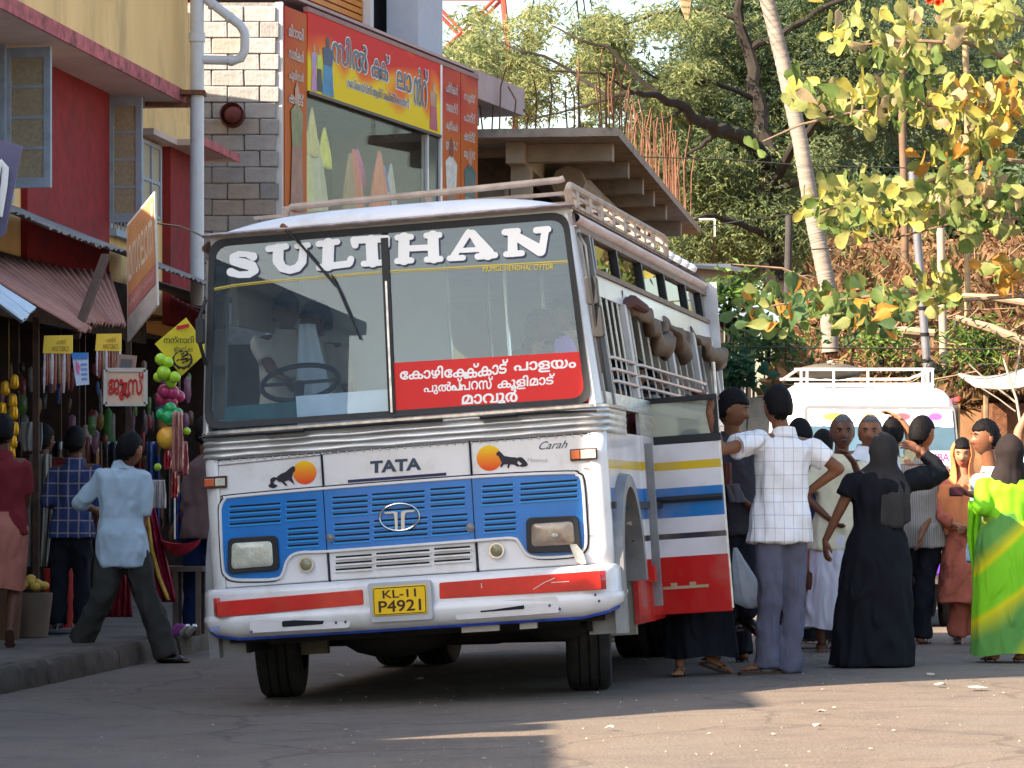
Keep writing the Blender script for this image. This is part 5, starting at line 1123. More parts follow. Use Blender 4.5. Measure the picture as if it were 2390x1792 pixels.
mb = MB(); mb.beam(fm(-.036, 1.69, .02), fm(-.028, 2.45, .02), .012, .008, up=(0, 1, 0)); mb.build('divider_trim', mat('worn_chrome', (.55, .52, .5)), bus)
WG = glass('windscreen_glass', (.84, .92, .98), .10, .004, haze=.05, hcol=(.16, .30, .45))  # dust haze tinted blue to paint sky reflection into the panes
for x0b, x0t, x1b, x1t in ((-1.115, -1.035, -.056, -.046), (-.014, -.004, 1.088, 1.02)):
    mb = MB(); mb.prism([(x0b, 1.70), (x0t, 2.735), (x1t, 2.73), (x1b, 1.70)], fm, .0, .004); mb.build('windscreen_pane', WG, bus)
# tinted band at the top of the glass
# pillars and header
for s in (-1, 1):
    mb = MB(); rings = []
    for z in (1.64, 1.9, 2.2, 2.5, 2.76):
        xo, xi, y = xs(z), (1.128 if s > 0 else 1.155)-(z-1.66)*.072, yf(z); rings.append([Vector((s*(xi-.02), y-.002, z)), Vector((s*(xo-.03), y-.006, z)), Vector((s*xo, y+.05, z)), Vector((s*xo, y+.09, z)), Vector((s*(xi-.02), y+.09, z))])
    mb.loft(rings); mb.build('windscreen_pillar', BW, bus, True, ang=60)
MB().box(-1.07, 1.07, .09, .14, 2.74, 2.80).build('header_rail', BW, bus)
mb = MB(); mb.grid(40, 6, lambda a, b: (-1.1+2.2*a, .03-.035*math.sin(b*PI)+.006*noise.noise(Vector((a*30, b, 0))), 2.785+.025*b+.003*noise.noise(Vector((a*40, b, 3)))+.0*a)); mb.build('rain_gutter', mat('dusty_rose_metal', (.4, .33, .31), .6, .3, var=.4, scale=14), bus, True)
mb = MB()
for i in range(46):
    for z in (1.483, 1.652): mb.ell((-1.1+2.2*i/45, -.006, z), .006, .004, .006, 6, 4)
for i in range(60): mb.ell((1.186, .2+6*i/59, 1.655), .004, .006, .006, 6, 4)
tag(mb.build('rivets', CHROME, bus, True), kind='stuff')
# roof
def roofp(a, b):
    ys_ = [.035, .05, .09, .16, .28, .5, 1, 2, 3, 4, 5, 5.8, 6.1, 6.25, 6.27]; fr = [0, .35, .62, .84, .96, 1, 1, 1, 1, 1, 1, .97, .8, .4, 0]
    k = b*(len(ys_)-1); i = min(len(ys_)-2, int(k)); t = k-i; y = ys_[i]*(1-t)+ys_[i+1]*t; f = fr[i]*(1-t)+fr[i+1]*t
    th = PI*a; x = -1.095*math.cos(th); cx = abs(math.cos(th)); h = .125*(1-cx**3.6)
    return Vector((x*(.985+.015*f), y, 2.79+h*f))
mb = MB(); mb.grid(36, 14*3, roofp); mb.build('roof', BW, bus, True, ang=70)
mb = MB(); mb.grid(4, 4, lambda a, b: (-1.07+2.14*a, .1+6.1*b, 2.74)); mb.build('ceiling_lining', mat('ceiling_lining', (.2, .2, .2), .8), bus)
for s in (-1, 1):
    mb = MB(); mb.grid(24, 8, lambda a, b: (s*(1.075+.045*math.sin(b*PI)+.004*noise.noise(Vector((a*20, b, 0)))), .06+6.2*a, 2.685+.085*b)); mb.build('roof_cove', mat('faded_rose_cove', (.48, .3, .29), .5, var=.2, scale=5, col2=(.66, .58, .56), stretch=(1, .3, 1)), bus, True)
    # side frames
    mb = MB(); mb.beam((s*1.088, .1, 2.665), (s*1.088, 6.2, 2.665), .03, .03); mb.beam((s*1.105, .5, 2.452), (s*1.105, 6.15, 2.452), .035, .03); mb.build('window_rail', BRN, bus)
    MB().prism([(.50, 2.31), (6.2, 2.31), (6.2, 2.435), (.50, 2.435)], lambda a, b, t: Vector((s*(xs(b)-t), a, b)), 0, .02).build('side_letter_panel', BW, bus)
    for y0, y1 in ((.64, 1.51), (1.6, 2.6), (2.7, 3.7), (3.8, 4.85), (4.95, 5.8), (5.86, 6.16)):
        MB().prism([(y0, 2.468), (y1, 2.468), (y1, 2.65), (y0, 2.65)], lambda a, b, t: Vector((s*(xs(b)-.012-t), a, b)), 0, .004).build('quarter_light', glass('side_glass', (.35, .36, .25), .2), bus)
        mb = MB(); mb.beam((s*1.104, y0-.03, 2.46), (s*1.086, y0-.03, 2.66), .05, .03, up=(1, 0, 0)); mb.build('window_post', GRYM if y0 < 1 else RUB, bus)
    MB().prism([(.16, 1.74), (.46, 1.74), (.46, 2.65), (.14, 2.65)], lambda a, b, t: Vector((s*(xs(b)-.01-t), a, b)), 0, .004).build('front_quarter_glass', glass('side_glass'), bus)
    for y in (.12, .48): MB().beam((s*xs(1.66), y, 1.66), (s*xs(2.66), y, 2.66), .045, .035, up=(1, 0, 0)).build('window_post', GRYM, bus)
    MB().prism([(.09, 1.64), (6.25, 1.64), (6.25, 1.73), (.09, 1.73)], lambda a, b, t: Vector((s*(xs(b)-t), a, b)), -.006, .03).build('window_sill', ALU, bus)
    MB().prism([(1.5, 1.50), (6.25, 1.50), (6.25, 1.638), (1.5, 1.638)], lambda a, b, t: Vector((s*(1.18-t), a, b)), -.004, .02).build('waist_panel', ALU, bus)
    SIL = mat('silver_bar', (.55, .55, .56), .35, .7, var=.15)
    ks = [.68, .92, 1.14, 1.36]+[1.86+.36*i for i in range(12)]
    for y in ks:
        if s < 0 and (.6 < y < 1.8 or int(y*10) % 2): continue
        MB().beam((s*(xs(1.73)-.005), y, 1.73), (s*(xs(2.31)-.005), y, 2.31), .016, .009, up=(1, 0, 0)).build('window_bar', SIL, bus)
    for y in (1.57, 3.6, 5.0, 6.1): MB().beam((s*xs(1.73), y, 1.73), (s*xs(2.31), y, 2.31), .11, .035, up=(1, 0, 0)).build('window_pillar', mat('pale_pillar', (.5, .49, .48), .5, var=.12), bus)
    for z in (1.80, 1.87, 1.94):
        for y0, y1 in ((.5, 1.5), (1.64, 5.1)):
            if s < 0 and y0 < 1: continue
            MB().tube([(s*(xs(z)+.0), y0, z), (s*(xs(z)+.035), y0+.06, z), (s*(xs(z)+.035), y1-.06, z), (s*xs(z), y1, z)], .011, 6).build('guard_rail', mat('rail_pinkish', (.45, .38, .37), .4, .5), bus, True)
# blinds (rolled tarpaulins)
TARP = mat('brown_tarpaulin', (.13, .085, .055), .7, var=.3, scale=4, bump=.5, bscale=9, dirt=.3, dcol=(.3, .22, .15))
for pth, rs in (([(1.13, 1.62, 2.33), (1.15, 1.95, 2.31), (1.19, 2.4, 2.20), (1.22, 2.9, 2.08), (1.21, 3.15, 2.10), (1.14, 3.4, 2.28)], [.025, .035, .06, .09, .085, .03]), ([(1.14, 3.45, 2.3), (1.2, 3.7, 2.2), (1.2, 4.0, 2.05), (1.19, 4.3, 2.12), (1.13, 4.6, 2.28)], [.035, .065, .085, .06, .03]), ([(1.14, 4.95, 2.3), (1.2, 5.3, 2.2), (1.24, 5.7, 2.12), (1.22, 6.1, 2.12), (1.12, 6.3, 2.2)], [.03, .06, .09, .085, .05])):
    f_, r2 = [], []
    for i in range(len(pth)-1):
        for k in range(6): t = k/6; p = Vector(pth[i]).lerp(Vector(pth[i+1]), t)+Vector((-.03, 0, .035)); f_.append(p); r2.append((rs[i]*(1-t)+rs[i+1]*t)*(1+.16*noise.noise(p*7)))
    f_.append(Vector(pth[-1])); r2.append(rs[-1]); mb = MB(); mb.tube(f_, [q_*.6 for q_ in r2], 14, flat=1.5, up=(0, 0, 1))
    mb.v = [tuple(Vector(v)+Vector((.04, .02, .05))*noise.noise(Vector(v)*8)) for v in mb.v]; mb.build('rolled_blind', TARP, bus, True)
mb = MB(); mb.tube([(1.1, 1.6, 2.3), (1.16, 1.7, 2.34), (1.17, 2.2, 2.32)], [.03, .04, .03], 8); mb.build('blind_cord', mat('dark_red_roll', (.1, .04, .035), .8), bus, True)
# open passenger door standing square to the side
dx0 = B.at(1507, 1000, 1, 2.15).x; dx1 = B.at(1684, 1000, 1, 2.15).x; dz0 = B.at(1600, 1432, 1, 2.13).z; dzt = B.at(1600, 924, 1, 2.13).z; dzw = B.at(1600, 1015, 1, 2.13).z
dm = lambda a, b, t: Vector((a, 2.15-(a-dx0)*.06-t+0*b, b))
def dmz(a, b, t): p = dm(a, b, t); return p
mb = MB(); mb.prism([(dx0, dz0), (dx1, dz0), (dx1-.012, dzw-.05), (dx0+.005, dzw-.05)], dm, 0, .04)
door = mb.build('open_door', STM, bus, bevel=.006)
mb = MB()
for a0, a1, z0, z1 in ((dx0, dx1, dzw-.049, dzw-.0), (dx0, dx1-.01, dzt-.035, dzt), (dx0, dx0+.04, dzw, dzt-.035), (dx1-.045, dx1-.01, dzw, dzt-.035)): mb.prism([(a0, z0), (a1, z0), (a1, z1), (a0, z1)], dm, 0, .045)
mb.build('door_window_frame', RUB, door, bevel=.004)
MB().prism([(dx0+.04, dzw), (dx1-.045, dzw), (dx1-.045, dzt-.035), (dx0+.04, dzt-.035)], dm, .015, .022).build('door_glass', glass('door_glass', (.75, .8, .75), .2, .02, haze=.5, hcol=(.4, .44, .4)), door)
mb = MB(); mb.tube([dm(dx0+.02, 1.10, .065), dm(dx1-.01, 1.10, .065)], .02, 8); mb.build('door_rail', RUB, door, True)
mb = MB(); mb.tube([dm(dx1-.005, dz0+.02, .02), dm(dx1-.02, dzt, .02), dm(dx1-.02, dzt+.2, .02)], .013, 8); mb.build('door_edge_tube', mat('worn_chrome', (.55, .52, .5)), door, True)
mb = MB()
for x in (.1, .22): mb.beam(dm(dx0+x, .565, .043), dm(dx0+x+.04, .565, .043), .01, .02)
mb.beam(dm(dx0+.02, .545, .043), dm(dx0+.34, .545, .043), .01, .018); mb.build('bare_metal_scrape', mat('bare_scrape', (.45, .35, .22), .6), door)
mb = MB(); mb.beam((1.22, 1.55, .45), (1.22, 1.55, 1.45), .05, .04, up=(0, 1, 0)); mb.build('hinge_post', GRYM, bus)
MB().box(1.0, 1.2, 1.48, 1.52, .36, 1.5).build('door_jamb', STM, bus)
MB().box(.6, 1.2, 2.2, 2.8, .42, .46).build('step', mat('step_plate', (.1, .09, .08), .6), bus); MB().box(.4, .9, 2.2, 2.8, .68, .72).build('step', mat('step_plate', (.1, .09, .08)), bus)
# logo lettering on the windscreen, sun strip, destination board
def quadmap(qd, F, lift=0.):
    """unit square -> quad of crop pixels -> bus front; qd = TL,TR,BR,BL"""
    P4 = [F(*p) for p in qd]
    def g(a, b, t):
        x = (P4[3][0]*(1-a)+P4[2][0]*a)*(1-b)+(P4[0][0]*(1-a)+P4[1][0]*a)*b; z = (P4[3][1]*(1-a)+P4[2][1]*a)*(1-b)+(P4[0][1]*(1-a)+P4[1][1]*a)*b
        return fm(x, z, t+lift)
    return g
def poly(nm, pts, F, m, t0, t1, par=bus, smooth=0, kind=None):
    mb = MB(); pp = [F(*p) for p in pts]
    if smooth: pp = smooth_loop(pp, smooth)
    mb.prism(pp, fm, t0, t1); return mb.build(nm, m, par)
def stroke(mb, pts, w, F, t, off=(0, 0), grow=0):
    """round ended fat stroke(s), crop px"""
    for i in range(len(pts)-1):
        (x0, y0), (x1, y1) = pts[i], pts[i+1]; L = math.hypot(x1-x0, y1-y0) or 1; a = math.atan2(y1-y0, x1-x0)
        w0, w1 = (w[i], w[i+1]) if isinstance(w, list) else (w, w); w0 += grow; w1 += grow; out = []
        for k in range(9): th = a+PI/2+PI*k/8; out.append((x0+off[0]+w0/2*math.cos(th), y0+off[1]+w0/2*math.sin(th)))
        for k in range(9): th = a-PI/2+PI*k/8; out.append((x1+off[0]+w1/2*math.cos(th), y1+off[1]+w1/2*math.sin(th)))
        mb.prism([F(*p) for p in out], fm, .004, t+.00012*(i+stroke.n)); 
    stroke.n += 1
LET = {
 'S': [([(296, 268), (262, 256), (220, 254), (192, 270), (196, 292), (245, 304), (292, 318), (306, 340), (275, 362), (222, 364), (180, 350)], [46, 30, 30, 38, 46, 54, 50, 42, 36, 34, 44])],
 'U': [([(378, 228), (470, 214)], 34), ([(430, 228), (428, 290), (450, 326), (490, 340)], [56, 56, 48, 40]), ([(490, 340), (530, 328), (556, 295), (562, 225)], [40, 42, 44, 40]), ([(528, 214), (588, 207)], 28)],
 'L': [([(642, 202), (740, 190)], 32), ([(694, 200), (690, 315)], 60), ([(645, 325), (800, 306)], 36), ([(806, 300), (812, 282)], 36)],
 'T': [([(828, 182), (1000, 174)], 38), ([(828, 188), (834, 208)], 36), ([(1000, 182), (1000, 208)], 34), ([(920, 185), (926, 295)], 62), ([(880, 306), (972, 300)], 32)],
 'H': [([(1092, 170), (1090, 285)], 58), ([(1244, 160), (1248, 275)], 58), ([(1100, 226), (1240, 220)], 32), ([(1058, 168), (1128, 164)], 32), ([(1056, 292), (1130, 288)], 32), ([(1210, 158), (1278, 154)], 32), ([(1212, 284), (1284, 280)], 32)],
 'A': [([(1432, 142), (1352, 268)], [36, 34]), ([(1452, 148), (1532, 252)], [44, 70]), ([(1395, 236), (1500, 230)], 26), ([(1332, 278), (1402, 274)], 30), ([(1480, 268), (1570, 260)], 34)],
 'N': [([(1662, 142), (1664, 245)], [46, 52]), ([(1650, 142), (1808, 236)], [44, 60]), ([(1836, 130), (1818, 236)], [38, 40]), ([(1622, 140), (1690, 134)], 34), ([(1630, 256), (1712, 250)], 32), ([(1788, 130), (1850, 124)], 34)]}
for i, (ch, sts) in enumerate(LET.items()):
    stroke.n = 0; mb = MB(); ns = MB(); 
    for pts, w2 in sts: stroke(ns, pts, w2, F5, .006, (7, 8), 4)
    ns.build('letter_shadow', mat('letter_shadow_navy', (.03, .04, .09), .4), bus)
    for pts, w2 in sts: stroke(mb, pts, w2, F5, .010)
    mb.build('letter', mat('vinyl_white', (.85, .85, .86), .4, var=.02), bus)
YL = mat('vinyl_yellow', (.62, .48, .07), .4, var=.05)
ly = [(65, 441), (200, 416), (360, 398), (975, 347)]; 
for dy, h in ((0, 6), (9, 3)):
    poly('yellow_line', [(x, y+dy-h/2) for x, y in ly]+[(x, y+dy+h/2) for x, y in ly[::-1]], F5, YL, .005, .008)
    poly('yellow_line', [(1015, 344+dy-h/2), (1965, 290+dy-h/2), (1965, 290+dy+h/2), (1015, 344+dy+h/2)], F5, YL, .005, .008)
def put(nm, s, TL, TR, h, F, m, off=0., shear=0., lift=.009):
    return lettering(nm, s, (0, 1, 0, 1), quadmap([TL, TR, (TR[0], TR[1]+h), (TL[0], TL[1]+h)], F), m, bus, off=off, shear=shear, lift=lift)
put('small_lettering', 'MUMGL HENDHAL OYTDR', (1506, 318), (1880, 306), 30, F5, YL, .025)
for k_, (s_, a, b) in enumerate((('tint', (-1.035, 2.69), (1.02, 2.4)),)): pass
poly('destination_board', [(1033, 828), (2025, 768), (2066, 1030), (1043, 1088)], F5, mat('board_red', (.66, .02, .018), .45, var=.03), .005, .009)
VW = mat('vinyl_white', (.85, .85, .86))
put('board_lettering', 'േകാഴിേക', (1070, 852), (1428, 836), 66, F5, VW, .04, lift=.0095); put('board_lettering', 'ക്കാട്', (1405, 838), (1640, 806), 76, F5, VW, .04, lift=.0102)
put('board_lettering', 'പാളയം', (1670, 824), (1998, 806), 62, F5, VW, .04, lift=.0095)
put('board_lettering', 'പുൽപ', (1196, 934), (1395, 924), 62, F5, VW, .035, lift=.0095); put('board_lettering', 'പ്പറസ്', (1340, 908), (1560, 898), 68, F5, VW, .035, lift=.0102); put('board_lettering', 'കൂളിമാട്', (1584, 904), (1886, 880), 74, F5, VW, .035, lift=.0095)
put('board_lettering', 'മാവൂർ', (1396, 978), (1690, 962), 88, F5, VW, .04, lift=.0095)
# blue grille area
GO = [(125, 560), (128, 500), (150, 462), (185, 450), (650, 408), (1450, 347), (1940, 325), (2000, 335), (2030, 370), (2045, 560), (2050, 690), (2030, 735), (1990, 757), (1880, 768), (1790, 768), (1735, 748), (1700, 695), (1660, 668), (1475, 680), (700, 737), (560, 742), (500, 760), (470, 800), (455, 850), (420, 882), (280, 888), (195, 884), (155, 862), (138, 810)]
gp = [F6(*p) for p in GO]; mb = MB(); mb.prism(gp, fm, .001, .010); mb.build('grille_panel', BB, bus)
TRM = mat('worn_chrome', (.55, .52, .5)); mb = MB(); sl_ = smooth_loop(gp, 3); mb.tube([fm(a, b, .012) for a, b in sl_]+[fm(*sl_[0], .012)], .009, 6); mb.build('grille_trim', WHITE, bus, True)
mb = MB(); mb.tube([fm(a*1.012, 1.03+(b-1.03)*1.045, .002) for a, b in sl_]+[fm(sl_[0][0]*1.012, 1.03+(sl_[0][1]-1.03)*1.045, .002)], .005, 5); mb.build('grille_trim_shadow_line', RUB, bus, True)
SL = [(175, 440, (505, 535, 565, 597), 0), (475, 630, (479, 508, 537, 567), 0), (482, 640, (622, 652, 681, 711), 0), (718, 900, (457, 486, 515, 545), 0), (925, 1200, (440, 468, 497, 527), 0), (1232, 1412, (413, 443, 472, 503), 0), (728, 910, (598, 628, 658, 688), 0), (935, 1215, (580, 610, 640, 668), 0), (1240, 1425, (556, 586, 616, 646), 0),
      (1505, 1665, (398, 427, 457, 487), 0), (1705, 2003, (385, 413, 443, 471), 0), (1517, 1680, (544, 573, 602, 632), 0), (733, 922, (770, 803, 836), 1), (946, 1226, (752, 784, 817), 1), (1251, 1440, (727, 759, 792), 1)]
SV = mat('slot_black', (.006, .008, .016), .7, var=0); BL2 = mat('bus_blue_highlight', (.02, .27, .68), .3, var=.05)  # paler blue paints a highlight along the grille slot lips
for x0, x1, ys_, wh in SL:
    for y in ys_:
        s_ = -.07; pts = [(x0, y-7), (x1, y-7+s_*(x1-x0)), (x1, y+7+s_*(x1-x0)), (x0, y+7)]
        o = poly('grille_slot', pts, F6, SV, .0105, .0115)
        e_ = MB(); a, b = F6(x0-6, y+8), F6(x1+6, y+8+s_*(x1-x0+6)); e_.beam(fm(*a, .012), fm(*b, .012), .009, .010); e_.build('slot_lip', BW if wh else BL2, o)
for pts in ([(655, 228), (697, 893)], [(1434, 143), (1477, 838)]):
    a, b = F6(*pts[0]), F6(*pts[1]); mb = MB(); mb.beam(fm(*a, .0105), fm(*b, .0105), .009, .004, up=(1, 0, 0)); mb.v = mb.v; mb.build('panel_gap', SV, bus)
for pts in ([(20, 292), (650, 231)], [(22, 458), (130, 448)], [(1440, 141), (2140, 100)], [(60, 805), (130, 800)], [(2060, 655), (2155, 650)], [(2040, 300), (2145, 298)], [(655, 226), (1434, 142)]):
    a, b = F6(*pts[0]), F6(*pts[1]); mb = MB(); mb.beam(fm(max(-1.09, a[0]), a[1], .002), fm(min(1.09, b[0]), b[1], .002), .004, .006); mb.build('panel_seam', mat('seam_grey', (.2, .19, .2), .7), bus)
# headlights
LENS = mat('headlamp_lens', (.5, .5, .42), .12, var=.25, scale=14, bump=.6, bscale=60, coat=1)
def light(nm, q1, q2, m, depth=.03):
    mb = MB(); a = rrect([F6(*p) for p in q1], .035); mb.prism(a, fm, .010, depth+.01); o = mb.build(nm, RUB, bus, bevel=.006)
    mb = MB(); b = rrect([F6(*p) for p in q2], .028); c = sum((Vector((x, z, 0)) for x, z in b), Vector())/len(b)
    mb.loft([[fm(x, z, depth+.010) for x, z in b], [fm(c.x+(x-c.x)*.9, c.y+(z-c.y)*.9, depth+.02) for x, z in b], [fm(c.x+(x-c.x)*.5, c.y+(z-c.y)*.5, depth+.026) for x, z in b]]); mb.build('lens', m, o, True, ang=80); return o
light('headlight', [(168, 858), (170, 668), (428, 652), (440, 836)], [(190, 830), (192, 694), (402, 682), (410, 812)], LENS)
hb = light('headlight', [(1742, 748), (1738, 560), (2010, 548), (2030, 738)], [(1768, 712), (1768, 592), (1985, 578), (1996, 700)], mat('rusty_reflector', (.16, .08, .05), .35, .3, var=.5, scale=9, col2=(.4, .34, .28), coat=.5)); hb['label'] = 'broken headlight with a shard of lens hanging out'
mb = MB(); c_ = F6(1895, 652); mb.ell(fm(*c_, .075), .022, .015, .014, 12, 8); mb.build('bulb', LENS, hb, True)
poly('broken_lens_shard', [(1970, 700), (2005, 698), (2040, 740), (2058, 800), (2030, 808), (2000, 780), (1985, 745)], F6, mat('shard_glass', (.35, .36, .36), .12, var=.4, scale=30, coat=1), .04, .05, hb)
for (x, y, r_, m, nm) in ((580, 806, 38, mat('fog_lens', (.22, .2, .12), .2, var=.3, scale=20, coat=.7), 'fog_light'), (1582, 733, 38, mat('fog_lens', (.22, .2, .12)), 'fog_light'), (707, 665, 19, GRYM, 'hood_lock'), (1443, 610, 20, GRYM, 'hood_lock')):
    c_ = F6(x, y); r2 = r_/2.257/FPX*19.15; mb = MB(); mb.tube([fm(*c_, .009), fm(*c_, .028)], r2*1.08, 20); o = mb.build(nm, CHROME if r_ > 30 else m, bus, True)
    mb = MB(); mb.ell(fm(*c_, .026), r2*.9, .012, r2*.9, 18, 8); mb.build('lens' if r_ > 30 else 'cap', m, o, True)
AMBR = mat('amber_lens', (.5, .1, .03), .2, var=.2, coat=.8)
for q1, q2, q3 in (([(30, 410), (30, 346), (160, 338), (160, 402)], [(45, 398), (45, 358), (95, 354), (95, 394)], [(100, 394), (100, 354), (152, 350), (152, 390)]), ([(1968, 262), (1966, 200), (2108, 190), (2112, 252)], [(1974, 254), (1972, 206), (2018, 203), (2020, 250)], [(2024, 250), (2022, 203), (2102, 198), (2105, 245)])):
    mb = MB(); mb.prism([F6(*p) for p in q1], fm, .001, .02); o = mb.build('turn_signal', mat('brown_housing', (.07, .03, .025), .5), bus, bevel=.004)
    mb = MB(); mb.prism([F6(*p) for p in q2], fm, .02, .027); mb.build('amber_lens', AMBR, o, bevel=.003); mb = MB(); mb.prism([F6(*p) for p in q3], fm, .02, .026); mb.build('clear_lens', LENS, o, bevel=.003)
# maker's badge and name
c_ = F6(1070, 557); rx, rz = 107/2.257/FPX*19.15, 71/2.257/FPX*19.15
mb = MB(); mb.tube([fm(c_[0]+rx*math.cos(t*PI/24), c_[1]+rz*math.sin(t*PI/24), .02) for t in range(49)], .0065, 8, False); bd = mb.build('oval_badge', CHROME, bus, True)
SM = mat('satin_silver', (.5, .5, .5), .3, .8, var=.1)
poly('badge_arm', [(985, 533), (1000, 540), (1040, 536), (1044, 558), (1048, 622), (1062, 624), (1060, 532), (1040, 527)], F6, SM, .012, .024, bd)
poly('badge_arm', [(1160, 520), (1140, 530), (1104, 532), (1098, 550), (1098, 620), (1080, 624), (1078, 530), (1100, 522)], F6, SM, .012, .024, bd)
NB = mat('dark_blue_print', (.04, .055, .09), .4)
put('name_lettering', 'TATA', (912, 262), (1182, 243), 64, F6, NB, .07, lift=.003)
poly('name_bar', [(795, 361), (1313, 322), (1313, 337), (795, 376)], F6, mat('navy_print', (.02, .02, .09), .4), .001, .004)
put('script_lettering', 'Carah', (1802, 160), (1952, 150), 42, F6, NB, .0, .5, lift=.003)
SUNM = mat('sun_print', (.78, .13, .01), .4, var=0); 
def sun_grad(m, zc, h):
    n = m.node_tree; b = n.nodes['Principled BSDF']; tc = n.nodes.new('ShaderNodeTexCoord'); sp = n.nodes.new('ShaderNodeSeparateXYZ'); n.links.new(tc.outputs['Object'], sp.inputs[0])
    mr = n.nodes.new('ShaderNodeMapRange'); mr.inputs[1].default_value = zc-h; mr.inputs[2].default_value = zc+h; n.links.new(sp.outputs[2], mr.inputs[0]); cr = n.nodes.new('ShaderNodeValToRGB'); e = cr.color_ramp.elements
    e[0].color = (.72, .06, .01, 1); e[1].color = (.8, .5, .01, 1); e.new(.5).color = (.78, .22, .01, 1); n.links.new(mr.outputs[0], cr.inputs[0]); n.links.new(cr.outputs[0], b.inputs['Base Color'])
sun_grad(SUNM, 1.385, .06)
for (x, y, r_) in ((567, 322, 62), (1540, 246, 67)):
    poly('sun_print', [(x+r_*math.cos(t*PI/16), y+r_*math.sin(t*PI/16)) for t in range(32)], F6, SUNM, .001, .003)
HK = mat('horse_print', (.015, .015, .03), .4, var=0)
poly('horse_print', [(516, 292), (505, 288), (488, 300), (468, 318), (440, 330), (422, 345), (420, 362), (432, 370), (446, 372), (462, 388), (478, 394), (470, 380), (460, 370), (482, 362), (500, 372), (514, 386), (508, 366), (500, 350), (506, 325), (518, 312)], F6, HK, .0032, .005)
poly('horse_tail_print', [(424, 352), (405, 346), (386, 358), (388, 378), (376, 392), (388, 402), (408, 404), (426, 390), (410, 384), (404, 372)], F6, HK, .0032, .005, smooth=2)
poly('horse_print', [(1576, 222), (1590, 207), (1604, 218), (1618, 234), (1650, 240), (1682, 242), (1692, 258), (1686, 272), (1700, 284), (1690, 292), (1670, 280), (1650, 278), (1642, 300), (1634, 296), (1638, 278), (1616, 280), (1604, 296), (1596, 290), (1606, 270), (1596, 250), (1588, 234), (1578, 232)], F6, HK, .0032, .005)
poly('horse_tail_print', [(1682, 250), (1704, 240), (1724, 252), (1742, 276), (1738, 286), (1716, 292), (1694, 286), (1712, 276)], F6, HK, .0032, .005, smooth=2)
put('faded_lettering', 'Mmmod', (1742, 244), (1845, 246), 22, F6, mat('faded_grey_print', (.5, .47, .48), .5), .02, lift=.003)
# bumper: profile swept round the front
prof = [(0, .742), (.09, .738), (.125, .722), (.132, .70), (.132, .585), (.150, .575), (.158, .545), (.140, .485), (.09, .452), (0, .445)]
pth = [(-1.175, .42), (-1.175, .2), (-1.165, .08), (-1.12, .02), (-1.0, 0), (-.5, -.012), (0, -.016), (.5, -.012), (1.0, 0), (1.11, .02), (1.145, .08), (1.15, .2), (1.15, .42)]
rings = []
for i, (x, y) in enumerate(pth):
    a, b = pth[max(0, i-1)], pth[min(12, i+1)]; d = Vector((b[0]-a[0], b[1]-a[1], 0)).normalized(); n = Vector((d.y, -d.x, 0)); k = (.32 if i in (0, 12) else .3 if i in (1, 11) else .55 if i in (2, 10) else .8 if i in (3, 9) else 1)
    up = .10 if i in (0, 12) else .075 if i in (1, 11) else .05 if i in (2, 10) else .025 if i in (3, 9) else 0
    rings.append([Vector((x, y, 0))+n*(dd*k)+Vector((0, 0, z+(up*(.58-z)/.13 if z < .58 else 0))) for dd, z in prof])
mb = MB(); mb.loft(rings, False); mb.build('bumper', BW, bus, True, ang=50, solid=.004)
mb = MB(); mb.tube([Vector((p[8].x, p[8].y+.005, p[8].z-.004)) for p in rings[1:12]], .012, 6); mb.build('bumper_lower_edge', mat('blue_edge_worn', (.02, .06, .35), .5, var=.5, scale=12), bus, True)
def F6b(x, y): return F6(x, y, .15)
def bpoly(nm, pts, m, t0, t1, r=.012, par=bus, rr=True): mb = MB(); a = [F6b(*p) for p in pts]; mb.prism(rrect(a, r) if rr and len(a) == 4 else a, fm, t0, t1); return mb.build(nm, m, par, bevel=.003)
bpoly('red_strip', [(108, 1085), (106, 1002), (874, 938), (878, 1018)], BR, .140, .152); bpoly('red_strip', [(1277, 988), (1275, 902), (2120, 838), (2130, 938)], BR, .140, .152)
for s, zt, zb in ((-1, .692, .59), (1, .705, .60)):
    mb = MB(); mb.grid(5, 1, lambda a, b: Vector((s*(1.10+.078*math.sin(a*1.45)), -.115+.30*a*a*.9-.02*(1-a), zb+(zt-zb)*b))); mb.build('red_strip', BR, bus, True, solid=.012)
for q1, q2 in (([(282, 1168), (278, 1098), (812, 1062), (806, 1140)], [(452, 1136), (450, 1104), (672, 1086), (668, 1120)]), ([(1366, 1100), (1350, 1014), (1900, 972), (1915, 1060)], [(1492, 1058), (1508, 1022), (1722, 1008), (1728, 1040)])):
    bpoly('bumper_recess', q1, mat('bus_white_low', (.62, .6, .61), .4, var=.12, scale=5), .158, .163, .02); bpoly('bumper_slot', q2, SV, .164, .166, .01)
for x, y in ((735, 1112), (785, 1108), (290, 1160), (1860, 1022), (1912, 1040), (2100, 965), (2120, 998)):
    bpoly('paint_chip', [(x-9, y+3), (x-2, y-9), (x+8, y-2), (x+3, y+9), (x-4, y+7)], mat('chip_navy', (.08, .07, .2), .6), .165, .166, rr=False)
bpoly('holder_side', [(928, 1112), (905, 905), (1238, 884), (1252, 1094)], mat('plate_holder', (.42, .43, .46), .5, var=.1), .165, .20, .02)
NP = bpoly('number_plate', [(940, 1078), (934, 926), (1218, 907), (1224, 1062)], mat('plate_yellow', (.8, .5, .01), .4, var=.04), .201, .208, .012)
mb = MB(); a = [F6b(*p) for p in rrect([(946, 1071), (941, 933), (1211, 915), (1217, 1055)], 12)]; mb.tube([fm(x, z, .209) for x, z in a]+[fm(*a[0], .209)], .0022, 4, False); mb.build('plate_border', INKK, NP)
PT = mat('plate_text', (.05, .02, .01), .5)
def quad6b(TL, TR, h): return quadmap([TL, TR, (TR[0]+3, TR[1]+h), (TL[0]+3, TL[1]+h)], F6b)
